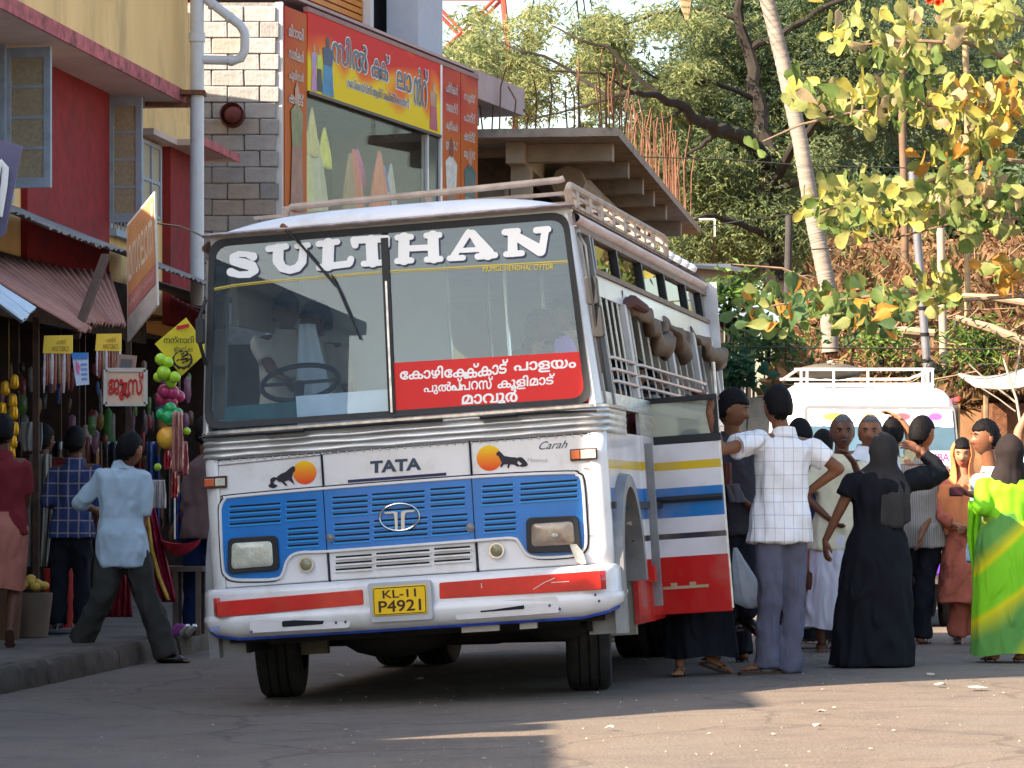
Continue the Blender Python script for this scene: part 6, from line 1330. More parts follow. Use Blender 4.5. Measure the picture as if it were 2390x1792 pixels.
lettering('plate_lettering', 'KL-11', (0, 1, 0, 1), quad6b((987, 943), (1163, 931), 42), PT, NP, off=.03, lift=.209); lettering('plate_lettering', 'P4921', (0, 1, 0, 1), quad6b((966, 998), (1190, 984), 62), PT, NP, off=.03, lift=.209)
put('corner_print', 'VENUS', (104, 1128), (156, 1124), 30, F6, mat('print_blue', (.15, .25, .6)), .03, lift=.155)
for pts in ([(1770, 938), (1832, 900), (1885, 878)], [(1865, 902), (1960, 896)], [(1498, 905), (1500, 930)]):
    mb = MB(); mb.tube([fm(*F6b(*p), .153) for p in pts], .002, 4); mb.build('scratch', INKW, bus)
# wipers
WB = mat('wiper_black', (.015, .015, .02), .4)
mb = MB(); g = lambda x, y, t=.03: fm(*F5(x, y), t); mb.tube([g(470, 122, .05), g(560, 215), g(740, 428, .035)], [.008, .007, .006], 6); mb.tube([g(478, 122, .05), g(620, 280), g(755, 440, .035)], [.006, .005, .005], 6); mb.tube([g(715, 365, .03), g(765, 470, .03), g(866, 705, .03)], [.008, .013, .010], 6, flat=.6); mb.build('wiper', WB, bus, True)
mb = MB(); mb.tube([g(455, 108, .03), g(485, 130, .05)], .018, 8); mb.build('wiper_motor_cap', RUST, bus, True)
for pts in ([(372, 116), (575, 100)], [(1500, 34), (1695, 18)]):
    mb = MB(); mb.tube([fm(*F6(*pts[0]), .05), fm(*F6(*pts[1]), .05)], .02, 8, flat=.7); mb.build('parked_wiper', WB, bus, True)
for pts in ([(575, 100), (940, 72), (1300, 48)], [(20, 140), (200, 130), (372, 118)], [(1695, 18), (1900, 6), (2110, -2)]):
    mb = MB(); mb.tube([fm(*F6(*p), .035) for p in pts], .008, 5); mb.build('washer_tube', WB, bus, True)
# mirrors
def mir(pts, y, th=.05):
    mb = MB(); pp = [B.at(u, v, 1, y) for u, v in pts]; mb.prism(rrect([(p.x, p.z) for p in pp], .02), lambda a, b, t: Vector((a, y+t, b)), 0, th); mb.build('mirror', mat('mirror_housing', (.03, .03, .032), .5), bus, bevel=.006)
mir([(1368, 711), (1363, 644), (1392, 644), (1398, 709)], -.12); mir([(1383, 787), (1378, 712), (1402, 710), (1411, 786)], -.1); mir([(456, 802), (455, 742), (474, 741), (474, 803)], -.1)
mb = MB(); mb.tube([B.at(1350, 545, 1, .0), B.at(1368, 575, 1, -.1), B.at(1378, 660, 1, -.13), B.at(1395, 790, 1, -.08), B.at(1408, 870, 1, .0)], .011, 6); mb.build('mirror_arm', RUB, bus, True)
mb = MB(); mb.tube([B.at(480, 700, 1, .0), B.at(464, 745, 1, -.09), B.at(466, 800, 1, -.09), B.at(480, 850, 1, .0)], .011, 6); mb.build('mirror_arm', RUB, bus, True)
# roof rack
RK = mat('rack_beige', (.42, .33, .27), .7, .2, var=.25, scale=7, dirt=.3, dcol=(.15, .08, .05))
mb = MB(); mb.tube([(1.07, -.12+.15, 2.80), (1.07, .0, 2.88), (1.07, .08, 2.915), (1.07, 4.1, 2.935), (1.07, 4.22, 2.92), (1.07, 4.22, 2.80)], .022, 8); mb.build('rack_rail', RK, bus, True)
mb = MB(); mb.beam((1.07, .05, 2.80), (1.07, 4.2, 2.80), .02, .035); mb.beam((1.07, .05, 2.865), (1.07, 4.2, 2.868), .015, .018); mb.build('rack_lower_rail', RK, bus)
for i in range(9): MB().beam((1.07, .30+.47*i, 2.80), (1.07, .30+.47*i, 2.92), .11, .02, up=(1, 0, 0)).build('rack_slat', RK, bus)
rl = [B.at(u, v, 1, .35) for u, v in ((668, 520), (668, 492), (680, 483), (1000, 452), (1306, 420), (1316, 416))]
mb = MB(); mb.tube(rl, .02, 8); mb.build('rack_front_rail', RK, bus, True)
for u in (668, 998):
    a = B.at(u, 483 if u < 700 else 453, 1, .35); MB().beam(a, (a.x, .4, 2.86), .04, .025, up=(0, 1, 0)).build('rack_post', RK, bus)
mb = MB(); a = B.at(676, 500, 1, .35); mb.beam(a, a+Vector((.25, .3, -.12)), .02, .03); mb.build('rack_brace', RK, bus); mb = MB(); mb.beam((-.9, 4.2, 2.93), (1.07, 4.2, 2.93), .03, .03); mb.build('rack_brace', RK, bus)
for i in range(7): MB().beam((-.9, .5+i*.6, 2.925), (1.05, .5+i*.6, 2.915), .05, .02).build('rack_crossbar', RK, bus)
for i in range(4): mb = MB(); mb.ell((1.0, 4.5+i*.42, 2.83), .10, .1, .05, 10, 6); mb.build('roof_vent', BW, bus, True)
# interior
INT = mat('interior_white', (.62, .66, .66), .6, var=.04); SEAT = mat('seat_blue', (.03, .045, .1), .8, var=.2)
MB().box(-.93, -.02, 1.75, 1.78, 1.05, 2.70).build('driver_partition', INT, bus)
for x in (-.80,):
    for z in (1.75, 1.9, 2.05, 2.25): mb = MB(); mb.tube([(x, 1.748, z), (x, 1.74, z)], .012, 8); mb.build('partition_bolt', RUB, bus)
MB().box(-1.08, -.93, 1.70, 1.73, 1.05, 2.3).build('partition_window_frame', GRYM, bus)
MB().box(-1.10, 1.10, .09, .45, 1.05, 1.72).build('dashboard', mat('dash_dark', (.05, .06, .06), .5, var=.2), bus)
MB().box(-.62, -.05, .085, .10, 1.66, 1.83).build('reflection_panel', mat('reflection_white', (.8, .8, .8), .4), bus)  # white panel standing in for the bright reflection low in the windscreen
MB().box(-1.05, -.62, .085, .10, 1.66, 1.80).build('reflection_panel', mat('reflection_teal', (.03, .12, .12), .3, var=.4, scale=6), bus)  # dark teal panel standing in for the darker end of that reflection
c_ = B.at(700, 893, 1, .62); mb = MB(); mb.tube([c_+Vector((.235*math.cos(t*PI/16), .13*math.sin(t*PI/16), .11*math.sin(t*PI/16))) for t in range(33)], .016, 8, False); mb.beam(c_+Vector((-.22, 0, 0)), c_+Vector((.22, 0, 0)), .03, .02); mb.tube([c_, c_+Vector((0, -.2, -.35))], .03, 8); mb.build('steering_wheel', RUB, bus, True)
for r_ in range(5):
    for x in (-.75, .5): MB().box(x-.38, x+.38, 2.3+r_*.8, 2.38+r_*.8, 1.05, 1.95).build('seat_back', SEAT, bus, bevel=.02)
for x in (-.02, .35):
    for y in (1.8, 3.2): MB().tube([(x, y, 1.0), (x, y, 2.74)], .014, 6).build('grab_pole', CHROME, bus, True)
MB().box(-1.09, -1.05, .55, 1.7, 2.3, 2.72).build('interior_trim', mat('wood_trim', (.3, .24, .16), .6, var=.2, stretch=(1, 8, 1)), bus)
# chassis
CHS = mat('chassis_black', (.015, .014, .014), .7, var=.3)
MB().box(-.9, .95, .15, 5.9, .40, .62).build('chassis_frame', CHS, bus); MB().box(-1.1, 1.1, .05, .12, .42, .72).build('front_cross_member', CHS, bus)
fw = [(657, 1626), (1372, 1610)]; W_ = [ground(*p) for p in fw]; RW = .43
def tyre(parent, c, wdt, r, yw=10.2):
    """c world centre; axis along rolled bus x"""
    cl_ = B.loc(c); ax = (B.I @ Vector((math.cos(math.radians(yw)), -math.sin(math.radians(yw)), .036))).normalized(); u = ax.cross(Vector((0, 1, 0))).normalized(); w2 = ax.cross(u)
    w = empty('wheel', (0, 0, 0), None, None); w.parent = parent
    pr = [(-.5, .62), (-.5, .85), (-.46, .95), (-.38, .99), (-.24, 1.), (-.225, .965), (-.2, .965), (-.185, 1.), (-.03, 1.002), (-.015, .965), (.015, .965), (.03, 1.002), (.185, 1.), (.2, .965), (.225, .965), (.24, 1.), (.38, .99), (.46, .95), (.5, .85), (.5, .62)]
    mb = MB(); N = 56; vs = []
    for i in range(N):
        th = 2*PI*i/N
        for a, b in pr:
            k = 1 if abs(a) < .3 or i % 2 else .985 if b > .96 else 1
            vs.append(cl_+ax*a*wdt+(u*math.cos(th)+w2*math.sin(th))*r*b*k)
    m_ = len(pr); mb.add(vs, [(i*m_+j, i*m_+j+1, ((i+1) % N)*m_+j+1, ((i+1) % N)*m_+j) for i in range(N) for j in range(m_-1)])
    mb.build('tyre', mat('tyre_rubber', (.02, .019, .019), .85, var=.3, scale=8, dirt=.5, dcol=(.05, .042, .035), dscale=4), w, True, ang=30)
    mb = MB(); mb.tube([cl_-ax*wdt*.35, cl_+ax*wdt*.35], r*.63, 20); mb.build('rim', mat('rim_dusty', (.2, .17, .14), .7, var=.2), w, True)
    for k in range(8):
        th = k*PI/4; p = cl_+(u*math.cos(th)+w2*math.sin(th))*r*.3; mb = MB(); mb.tube([p+ax*wdt*.3, p+ax*wdt*.58], .018, 6); mb.build('wheel_nut', mat('nut_grey', (.3, .28, .26), .5, .5), w)
for g_ in W_: tyre(bus, g_+Vector((0, .0, RW)), .27, RW, 1.5)
for (u, v) in ((918, 1560), (1016, 1560), (1484, 1537), (1553, 1537)):
    g_ = ground(u, v); tyre(bus, Vector((g_.x, 24.0, G(g_.x)+RW)), .25, RW)
a, b = B.loc(W_[0]+Vector((0, 0, RW))), B.loc(W_[1]+Vector((0, 0, RW)))
mb = MB(); mb.tube([a, a.lerp(b, .3)-Vector((0, 0, .08)), a.lerp(b, .7)-Vector((0, 0, .08)), b], [.05, .06, .06, .05], 8); mb.tube([a+Vector((.1, .2, -.12)), b+Vector((-.1, .2, -.12))], .02, 6); mb.build('front_axle', CHS, bus, True)
a, b = [B.loc(Vector((ground(u, v).x, 24, .45))) for u, v in ((918, 1560), (1553, 1537))]
mb = MB(); mb.tube([a, b], .06, 8); mb.ell(a.lerp(b, .52), .2, .2, .17, 12, 8); mb.build('rear_axle', CHS, bus, True)
mb = MB(); mb.ell((-.25, .7, .42), .35, .35, .16, 14, 8); mb.ell((.75, .6, .44), .22, .3, .14, 12, 8); mb.tube([(.2, .4, .40), (.95, .45, .40)], .03, 6); mb.build('engine_sump', CHS, bus, True)
MB().box(.28, .50, .02, .05, .40, .45).build('white_bracket', BW, bus); MB().box(.62, .72, .02, .05, .40, .44).build('white_bracket', BW, bus)
# ============================================================ PEOPLE
def fuse(mb, voxel=.013, it=5, fac=.5):
    me = mb.mesh('tmp', SKIN0); o = bpy.data.objects.new('tmp', me); COL.objects.link(o)
    bm = bmesh.new(); bm.from_mesh(me); bmesh.ops.recalc_face_normals(bm, faces=bm.faces); bm.to_mesh(me); bm.free()
    m = o.modifiers.new('r', 'REMESH'); m.mode = 'VOXEL'; m.voxel_size = voxel; m.adaptivity = 0
    if it: s = o.modifiers.new('s', 'SMOOTH'); s.iterations = it; s.factor = fac
    dg = bpy.context.evaluated_depsgraph_get(); r = bpy.data.meshes.new_from_object(o.evaluated_get(dg))
    bpy.data.objects.remove(o); bpy.data.meshes.remove(me)
    out = MB(); out.v = [tuple(v.co) for v in r.vertices]; out.f = [list(p.vertices) for p in r.polygons]; out.m = [0]*len(out.f)
    bpy.data.meshes.remove(r); return out
def wrinkle(mb, amp, seed=0, st=(1, 1, .45), up=None):
    c = Vector((0, 0, 0)); me = bpy.data.meshes.new('w'); me.from_pydata(mb.v, [], mb.f); me.update(); ns = [v.normal.copy() for v in me.vertices]; bpy.data.meshes.remove(me)
    out = []
    for p, n in zip(mb.v, ns):
        q = Vector((p[0]*st[0], p[1]*st[1], p[2]*st[2])); a = noise.noise(q*7+Vector((seed, 0, 0))); b = noise.noise(q*16+Vector((0, seed, 0))); r = 1-abs(a)*2.2
        out.append(tuple(Vector(p)+n*amp*(r*.9+b*.5-.4)))
    mb.v = out; return mb
SKIN0 = mat('skin_brown', (.20, .082, .042), .5, var=.12, scale=9, bump=.1, bscale=90, sss=.08)
SKINS = {'d': mat('skin_dark', (.12, .046, .026), .45, var=.12, scale=9, bump=.1, bscale=90), 'm': SKIN0, 'l': mat('skin_light', (.36, .17, .095), .5, var=.1, scale=9, bump=.08, bscale=90)}
HAIR = mat('black_hair', (.006, .005, .006), .6, spec=.12, var=.3, scale=40, bump=.7, bscale=110); HGREY = mat('greying_hair', (.14, .135, .14), .6, var=.4, scale=50, bump=.7, bscale=110, col2=(.04, .035, .035))
LIP = {'d': mat('lips_dark', (.12, .04, .03), .4), 'm': mat('lips_brown', (.2, .06, .045), .4), 'l': mat('lips_rose', (.33, .09, .07), .4)}
EYEW = mat('eye_white', (.3, .28, .26), .25, var=0); EYEB = mat('eye_brown', (.01, .006, .004), .15, var=0)
def gs(x, s): return math.exp(-x*x/(2*s*s))
def head_mb(k, fem=False):
    mb = MB(); n, m = 56, 44; vs = []
    for j in range(m+1):
        ph = PI*j/m-PI/2
        for i in range(n):
            th = 2*PI*i/n; d = Vector((math.sin(th)*math.cos(ph), -math.cos(th)*math.cos(ph), math.sin(ph)))
            x, y, z = d.x*.074, d.y*.094, d.z*.118
            lo = max(0, -z/.118)
            x *= 1-.30*lo**1.7; 
            if y > 0: y *= 1-.45*lo**1.2; x *= 1-.12*lo
            else: y *= 1-.06*lo
            if z > 0: y -= 0; x *= 1+.03*gs(z-.04, .04)
            fr = max(0, -d.y)**1.5
            w_ = .0135 if z < -.005 else .009
            nose = .024*gs(x, w_)*sstep(.026, -.030, z)*sstep(-.047, -.034, z)
            brow = .004*gs(abs(x)-.028, .018)*gs(z-.027, .008)
            eye = -.009*gs(abs(x)-.031, .012)*gs(z-.008, .010)
            chk = .004*gs(abs(x)-.042, .014)*gs(z+.025, .018); lips = .0055*gs(x, .018)*(gs(z+.058, .006)+gs(z+.070, .006)); chin = .007*gs(x, .018)*gs(z+.098, .014)
            y -= fr*(nose+brow+eye+chk+lips+chin)
            vs.append(Vector((x, y, z))*k)
    fs = [(j*n+i, j*n+(i+1) % n, (j+1)*n+(i+1) % n, (j+1)*n+i) for j in range(m) for i in range(n)]
    mb.add(vs, fs)
    for q, f in enumerate(mb.f):
        c = sum((Vector(mb.v[a]) for a in f), Vector())/4/k
        if c.y < -.05 and abs(c.x) < .023-(abs(c.z+.064)*.9) and abs(c.z+.064) < .0125: mb.m[q] = 1
    for s in (-1, 1): mb.ell((s*.074*k, .008*k, -.004*k), .010*k, .018*k, .030*k, 10, 8)
    return mb
def hair_mb(k, kind, seed=0):
    """shell round the skull, tucked under the skin where the face shows"""
    mb = MB(); n, m = 48, 36; vs = []
    for j in range(m+1):
        ph = PI*j/m-PI/2
        for i in range(n):
            th = 2*PI*i/n; d = Vector((math.sin(th)*math.cos(ph), -math.cos(th)*math.cos(ph), math.sin(ph)))
            hl = {'short': .040, 'bald': .075, 'curly': .045, 'long': .05}[kind]          # hairline height at the front
            x, y, z = d.x*.084, d.y*.106, d.z*.131
            lim = hl if d.y < -.25 else (hl*sstep(.35, -.25, d.y)-.062*(1-sstep(.35, -.25, d.y)) if kind != 'long' else -.09)
            if d.y > -.25 and d.y < .2 and kind != 'long': lim = min(lim, .0)+.0 if d.y > -.02 else lim
            lim += .010*noise.noise(Vector((d.x*7, d.y*7, seed))) if kind != 'long' else 0; cov = sstep(lim-.010, lim+.010, z)
            t = .78+.22*cov
            if kind == 'bald': t *= (1-.05*sstep(.05, .1, z))
            nz = 1+.03*noise.noise(Vector((d.x*9, d.y*9, d.z*9+seed)))+(.05*noise.noise(Vector((d.x*20, d.y*20, d.z*20+seed))) if kind == 'curly' else 0)
            vs.append(Vector((x, y, z))*t*nz*k)
    mb.add(vs, [(j*n+i, j*n+(i+1) % n, (j+1)*n+(i+1) % n, (j+1)*n+i) for j in range(m) for i in range(n)]); return mb
def hand_mb(k, curl=.35, side=1, spread=.08):
    mb = MB(); mb.ell((0, 0, -.045*k), .040*k, .015*k, .052*k, 12, 8); mb.caps((0, 0, .01*k), (0, 0, -.02*k), .026*k, .03*k, 8, .7, (0, 1, 0))
    for i, (x, L) in enumerate(((-.029, .066), (-.010, .078), (.010, .073), (.028, .056))):
        a = Vector((x*k, 0, -.082*k)); pts = [a]; ang = curl*.5; sp = (i-1.5)*spread
        for seg in (.42, .33, .25):
            a = a+Vector((sp*L*seg*k, -math.sin(ang)*L*seg*k, -math.cos(ang)*L*seg*k)); pts.append(a); ang += curl
        mb.tube([pts[0]-Vector((0, 0, -.02*k))]+pts, [.0095*k, .0092*k, .0088*k, .008*k, .005*k], 8)
    a = Vector((-side*.033*k, -.004*k, -.035*k)); mb.tube([a+Vector((side*.012*k, 0, .01*k)), a+Vector((-side*.014*k, -.008*k, -.022*k)), a+Vector((-side*.020*k, -.016*k, -.046*k)), a+Vector((-side*.018*k, -.02*k, -.062*k))], [.014*k, .0115*k, .0095*k, .005*k], 8)
    return mb
def xf(mb, M4, dst, mi=0, off=None):
    vs = [M4 @ Vector(v) for v in mb.v]
    if off is not None: vs = [v-off for v in vs]
    o = len(dst.v); dst.v += [tuple(v) for v in vs]; dst.f += [[i+o for i in f] for f in mb.f]; dst.m += [x+mi for x in mb.m]
def frame(z, hint):
    z = Vector(z).normalized(); h = Vector(hint); y = (h-z*h.dot(z)).normalized(); x = y.cross(z); return Matrix((x, y, z)).transposed()
def person(lab, base, H=1.68, face=1, turn=0, hphi=None, hpitch=0, J=None, skin='m', hair='short', hairm=None, top=None, bottom=None, feet='sandal', scarf=None, group=None, beard=0, eyes=True, k=1., voxel=.014, fo=(0, 0), name='person', slim=1.):
    """base: ground point (world). J: joint -> (u,v,depth offset) in photo pixels or ('w',x,y,z)"""
    J = J or {}; s = H/1.70; t = math.radians(turn); ax = Vector((math.cos(t), math.sin(t), 0)); fw = Vector((math.sin(t), -math.cos(t), 0))*face; up = Vector((0, 0, 1)); b = Vector(base)
    D = b.y
    def dv(x, f, z): return b+ax*x*s+fw*f*s+up*z*s
    j = {'pel': dv(0, 0, .93), 'nb': dv(0, -.01, 1.44), 'head': dv(0, .02, 1.585)}
    for n, sg in (('a', -1), ('b', 1)):
        j['sh'+n] = dv(sg*.175, 0, 1.385); j['el'+n] = dv(sg*.225, -.02, 1.11); j['wr'+n] = dv(sg*.235, .04, .87); j['hp'+n] = dv(sg*.085, 0, .90); j['kn'+n] = dv(sg*.095, .02, .49); j['an'+n] = dv(sg*.10, -.02, .075)
    for key, q in J.items():
        if key == 'grip' or key[:2] in ('ft', 'fp', 'hd'): continue
        j[key] = Vector(q[1:]) if q[0] == 'w' else P(q[0], q[1], D+(q[2] if len(q) > 2 else 0))
    if 'sha' in J or 'shb' in J or 'pel' in J:
        if 'nb' not in J: j['nb'] = (j['sha']+j['shb'])/2+up*.055*s
    if 'pel' in J and 'hpa' not in J:
        for n, sg in (('a', -1), ('b', 1)): j['hp'+n] = j['pel']+ax*sg*.085*s-up*.03*s
    side = (j['shb']-j['sha']); side = side.normalized(); sp = (j['nb']-j['pel']).normalized()
    front = sp.cross(side)*-1*(1 if True else 1); front = fw if abs(front.dot(fw)) < .2 else (front if front.dot(fw) > 0 else -front); front = (front-sp*front.dot(sp)).normalized(); side = (side-sp*side.dot(sp)).normalized()
    M3 = Matrix((side, front, sp)).transposed()
    root = bpy.data.objects.new(name, None); COL.objects.link(root); root.location = b; root.empty_display_size = .2; tag(root, lab, 'person', group)
    sk, lp = SKINS[skin], LIP[skin]
    # body: one surface
    bd = MB(); lp_ = lambda a, c, q: a.lerp(c, q)
    tl = (j['nb']-j['pel']).length/ (.51*s)
    for q, rx, ry, rz in ((.72, .155, .098, .17), (.35, .128, .09, .17), (.0, .145, .10, .13)): bd.ell(lp_(j['pel'], j['nb'], q), rx*s, ry*s, rz*s*tl, 16, 10, M3)
    bd.caps(j['nb']-sp*.03*s, j['head']-Vector((0, 0, .05*s)), .056*s, .052*s, 12)
    for n in 'ab':
        bd.caps(j['nb']-sp*.04*s, j['sh'+n], .05*s, .055*s); bd.caps(j['sh'+n], j['el'+n], .050*s*slim, .039*s*slim); bd.caps(j['el'+n], j['wr'+n], .039*s*slim, .026*s*slim)
        bd.caps(j['hp'+n], j['kn'+n], .078*s, .052*s); bd.caps(j['kn'+n], lp_(j['kn'+n], j['an'+n], .35), .053*s, .055*s); bd.caps(lp_(j['kn'+n], j['an'+n], .35), j['an'+n], .055*s, .034*s)
    bd = fuse(bd, voxel, 4); out = MB(); xf(bd, Matrix.Identity(4), out, 0, b)
    hphi = (0 if face > 0 else 180)+(turn) if hphi is None else hphi
    HM = Matrix.Translation(j['head']) @ Matrix.Rotation(math.radians(hphi), 4, 'Z') @ Matrix.Rotation(math.radians(hpitch), 4, 'X')
    hk = s*1.09*k; j['head'] = j['head']-Vector((0, 0, .018*s))
    xf(head_mb(hk), HM, out, 0, b)
    for n, sg in (('a', -1), ('b', 1)):
        fd = (j['wr'+n]-j['el'+n]).normalized(); hint = fw*.3-side*sg; hd = J.get('hd'+n)
        if hd: fd = (P(hd[0], hd[1], D+hd[2])-j['wr'+n]).normalized()
        R3 = frame(-fd, hint if abs(fd.dot(hint.normalized())) < .95 else up)
        xf(hand_mb(s, .35 if n not in J.get('grip', '') else 1.25, sg*face), Matrix.Translation(j['wr'+n]) @ R3.to_4x4() @ Matrix.Rotation(PI, 4, 'Z'), out, 0, b)
    fdirs = {}
    for n, sg in (('a', -1), ('b', 1)):
        d = J.get('ft'+n); fd = (Vector((math.sin(math.radians(d)), -math.cos(math.radians(d)), 0)) if d is not None else (fw+ax*sg*.15).normalized()); fp = J.get('fp'+n, 0)
        a = j['an'+n]; R3 = Matrix((Vector((-fd.y, fd.x, 0)), -fd, up)).transposed().to_4x4() @ Matrix.Rotation(math.radians(fp), 4, 'X'); FM = Matrix.Translation(a) @ R3 @ Matrix.Scale(s, 4); fdirs[n] = FM
        f = MB(); f.caps((0, .03, -.03), (0, -.10, -.045), .036, .026, 10, .8, (0, 0, 1)); f.caps((0, -.08, -.048), (.0, -.13, -.052), .036, .028, 10, .55, (0, 0, 1))
        for i in range(5): f.caps(((i-2)*.017, -.135, -.055), ((i-2)*.016, -.165+abs(i-1)*.007, -.058), .010, .009, 6)
        xf(f, FM, out, 0, b)
    out.build('body', [sk, lp], root, True, ang=70, fix=False)
    # hair, brows, moustache, eyes
    hm = hairm or HAIR
    if hair and not (scarf and scarf.get('full')):
        h = MB(); xf(hair_mb(hk, hair, len(lab)), HM, h, 0, b); h.build('hair', hm, root, True, ang=70, fix=False)
    away = abs(((hphi+180) % 360)-180) > 110
    if not away and eyes:
        e = MB()
        for sg in (-1, 1):
            e.k = 0; q = MB(); q.ell((sg*.031*hk, -.079*hk, .008*hk), .0115*hk, .008*hk, .0036*hk, 10, 6); xf(q, HM, e, 0, b)
            q = MB(); q.ell((sg*.031*hk, -.084*hk, .008*hk), .0062*hk, .0045*hk, .0045*hk, 8, 6); xf(q, HM, e, 1, b)
        e.build('eyes', [EYEW, EYEB], root, True, fix=False)
        e = MB()
        for sg in (-1, 1):
            q = MB(); q.tube([Vector((sg*.016, -.0925, .024))*hk, Vector((sg*.032, -.0905, .030))*hk, Vector((sg*.047, -.080, .025))*hk], [.0028*hk, .0035*hk, .0016*hk], 6); xf(q, HM, e, 0, b)
        e.build('eyebrows', HAIR, root, True, fix=False)
        if beard:
            e = MB(); q = MB(); q.tube([Vector((-.026, -.088, -.056))*hk, Vector((-.012, -.101, -.048))*hk, Vector((0, -.104, -.047))*hk, Vector((.012, -.101, -.048))*hk, Vector((.026, -.088, -.056))*hk], [.002*hk, .0055*hk, .005*hk, .0055*hk, .002*hk], 6); xf(q, HM, e, 0, b); e.build('moustache', hm if beard == 2 else HAIR, root, True, fix=False)
    # upper garment
    if top: crease(top['m'])
    if bottom: crease(bottom['m'])
    if scarf: crease(scarf['m'], .35)
    if top:
        g = MB(); L = top.get('len', .62)*s; w = top.get('w', 1.); dd = top.get('d', 1.); fl = top.get('flare', 0.); pl = top.get('pleat', 0.)
        path = [j['nb'], j['pel']]; tl_ = (j['nb']-j['pel']).length; low = b+(fw*top.get('lowf', 0.)+ax*top.get('lowx', 0.))*s
        def at(q):
            if q <= tl_: return j['nb'].lerp(j['pel'], q/tl_), M3
            r = (q-tl_)/max(.01, j['pel'].z-low.z); c = Vector((j['pel'].x+(low.x-j['pel'].x)*r, j['pel'].y+(low.y-j['pel'].y)*r, j['pel'].z-(q-tl_))); return c, Matrix((ax, fw, up)).transposed()
        prof_ = [(-.02, .062, .058), (.015, .100, .082), (.045, .15, .096), (.08, .178, .110), (.16, .176, .112), (.27, .166, .112), (.38, .160, .112), (.50, .186, .140), (.62, .198, .150), (.70, .204, .156)]
        rings = []; q = -.02*s; N = 32
        ds = [p[0] for p in prof_ if p[0]*s < L-.02*s]
        x_ = .80
        while x_*s < L: ds.append(x_); x_ += .13
        ds.append(L/s)
        for q in ds:
            i = max(k_ for k_ in range(len(prof_)) if prof_[k_][0] <= q+1e-6); i2 = min(len(prof_)-1, i+1); a_, c_ = prof_[i], prof_[i2]; r = 0 if i2 == i else (q-a_[0])/(c_[0]-a_[0])
            hw, hd_ = a_[1]+(c_[1]-a_[1])*r, a_[2]+(c_[2]-a_[2])*r; ex = max(0, q-.45)*fl; hw = (hw*w+ex)*s; hd_ = (hd_*dd+ex*.8)*s; c, M = at(q*s); am = pl*sstep(.5, 1.1, q)
            rg = []
            for i_ in range(N):
                th = 2*PI*i_/N; m_ = 1+am*(math.sin(th*7+q*2)+.6*math.sin(th*11+1.3-q*3)); rg.append(c+M @ Vector((math.copysign(abs(math.cos(th))**.85, math.cos(th))*hw*m_, math.copysign(abs(math.sin(th))**.85, math.sin(th))*hd_*m_, 0)))
            rings.append(rg)
        g.loft(rings)
        sl = top.get('sleeve', .6); sw = top.get('sw', 1.)
        for n in 'ab':
            S_, E_, W_r = j['sh'+n], j['el'+n], j['wr'+n]
            g.caps(j['nb']-sp*.075*s, S_-sp*.012*s, .062*s, .064*s)
            if sl <= 1: g.tube([S_.lerp(E_, -.1), S_, S_.lerp(E_, sl*.5), S_.lerp(E_, sl)], [.05*s*sw, .066*s*sw, .066*s*sw, .070*s*sw], 14)
            else: g.tube([S_.lerp(E_, -.1), S_, S_.lerp(E_, .5), E_, E_.lerp(W_r, (sl-1)*.5), E_.lerp(W_r, sl-1)], [.05*s*sw, .066*s*sw, .062*s*sw, .058*s*sw, .054*s*sw, .05*s*sw], 14); g.ell(E_, .058*s*sw, .058*s*sw, .058*s*sw, 12, 8)
        g = wrinkle(fuse(g, top.get('vox', .014), 3), top.get('wr', .015)*s, len(lab)*1.7)
        o = MB(); xf(g, Matrix.Identity(4), o, 0, b); o.build(top.get('name', 'shirt'), top['m'], root, True, ang=80, fix=False)
        if top.get('collar'):
            c = MB(); rg = []
            for q, r in ((.01, .078), (-.03, .066), (-.045, .070), (-.03, .076), (.02, .092)):
                rg.append([j['nb']+M3 @ Vector((math.cos(2*PI*i/20)*r*s, math.sin(2*PI*i/20)*r*.92*s-.0*s, -q*s+.012*s*math.sin(2*PI*i/20)*-1)) for i in range(20)])
            c.loft(rg, False); o = MB(); xf(c, Matrix.Identity(4), o, 0, b); o.build('collar', top['m'], root, True)
    if bottom:
        kd = bottom['kind']; g = MB()
        if kd == 'trousers':
            g.ell(j['pel']-up*.03*s, .155*s, .112*s, .12*s, 16, 10, M3); lw = bottom.get('w', 1.)
            for n in 'ab':
                e = j['an'+n]+(j['an'+n]-j['kn'+n]).normalized()*bottom.get('over', .015)*s
                g.tube([j['hp'+n]+(j['pel']-j['hp'+n])*.2+up*.06*s, j['hp'+n].lerp(j['kn'+n], .15), j['hp'+n].lerp(j['kn'+n], .6), j['kn'+n], j['kn'+n].lerp(e, .5), e], [.074*s, .090*s*lw, .086*s*lw, .076*s*lw, .073*s*lw, .078*s*lw], 16)
                g.ell(j['kn'+n], .076*s*lw, .076*s*lw, .076*s*lw, 12, 8)
            g = wrinkle(fuse(g, .015, 3), .013*s, 5+len(lab), (1, 1, .8)); nm = 'trousers'
        else:
            rs_ = bottom.get('rise', .10); z0 = j['pel'].z+rs_*s; z1 = b.z+bottom.get('hem', .1)*s; c0 = j['pel']+up*rs_*s; cx = (j['ana']+j['anb'])/2; cx = Vector((cx.x, cx.y, z1)) if not bottom.get('to') else Vector(bottom['to'])
            N, Mv = 96, 26; w = bottom.get('w', 1.); fl = bottom.get('flare', .02); am = bottom.get('pleat', .03); ff = bottom.get('n', 13)
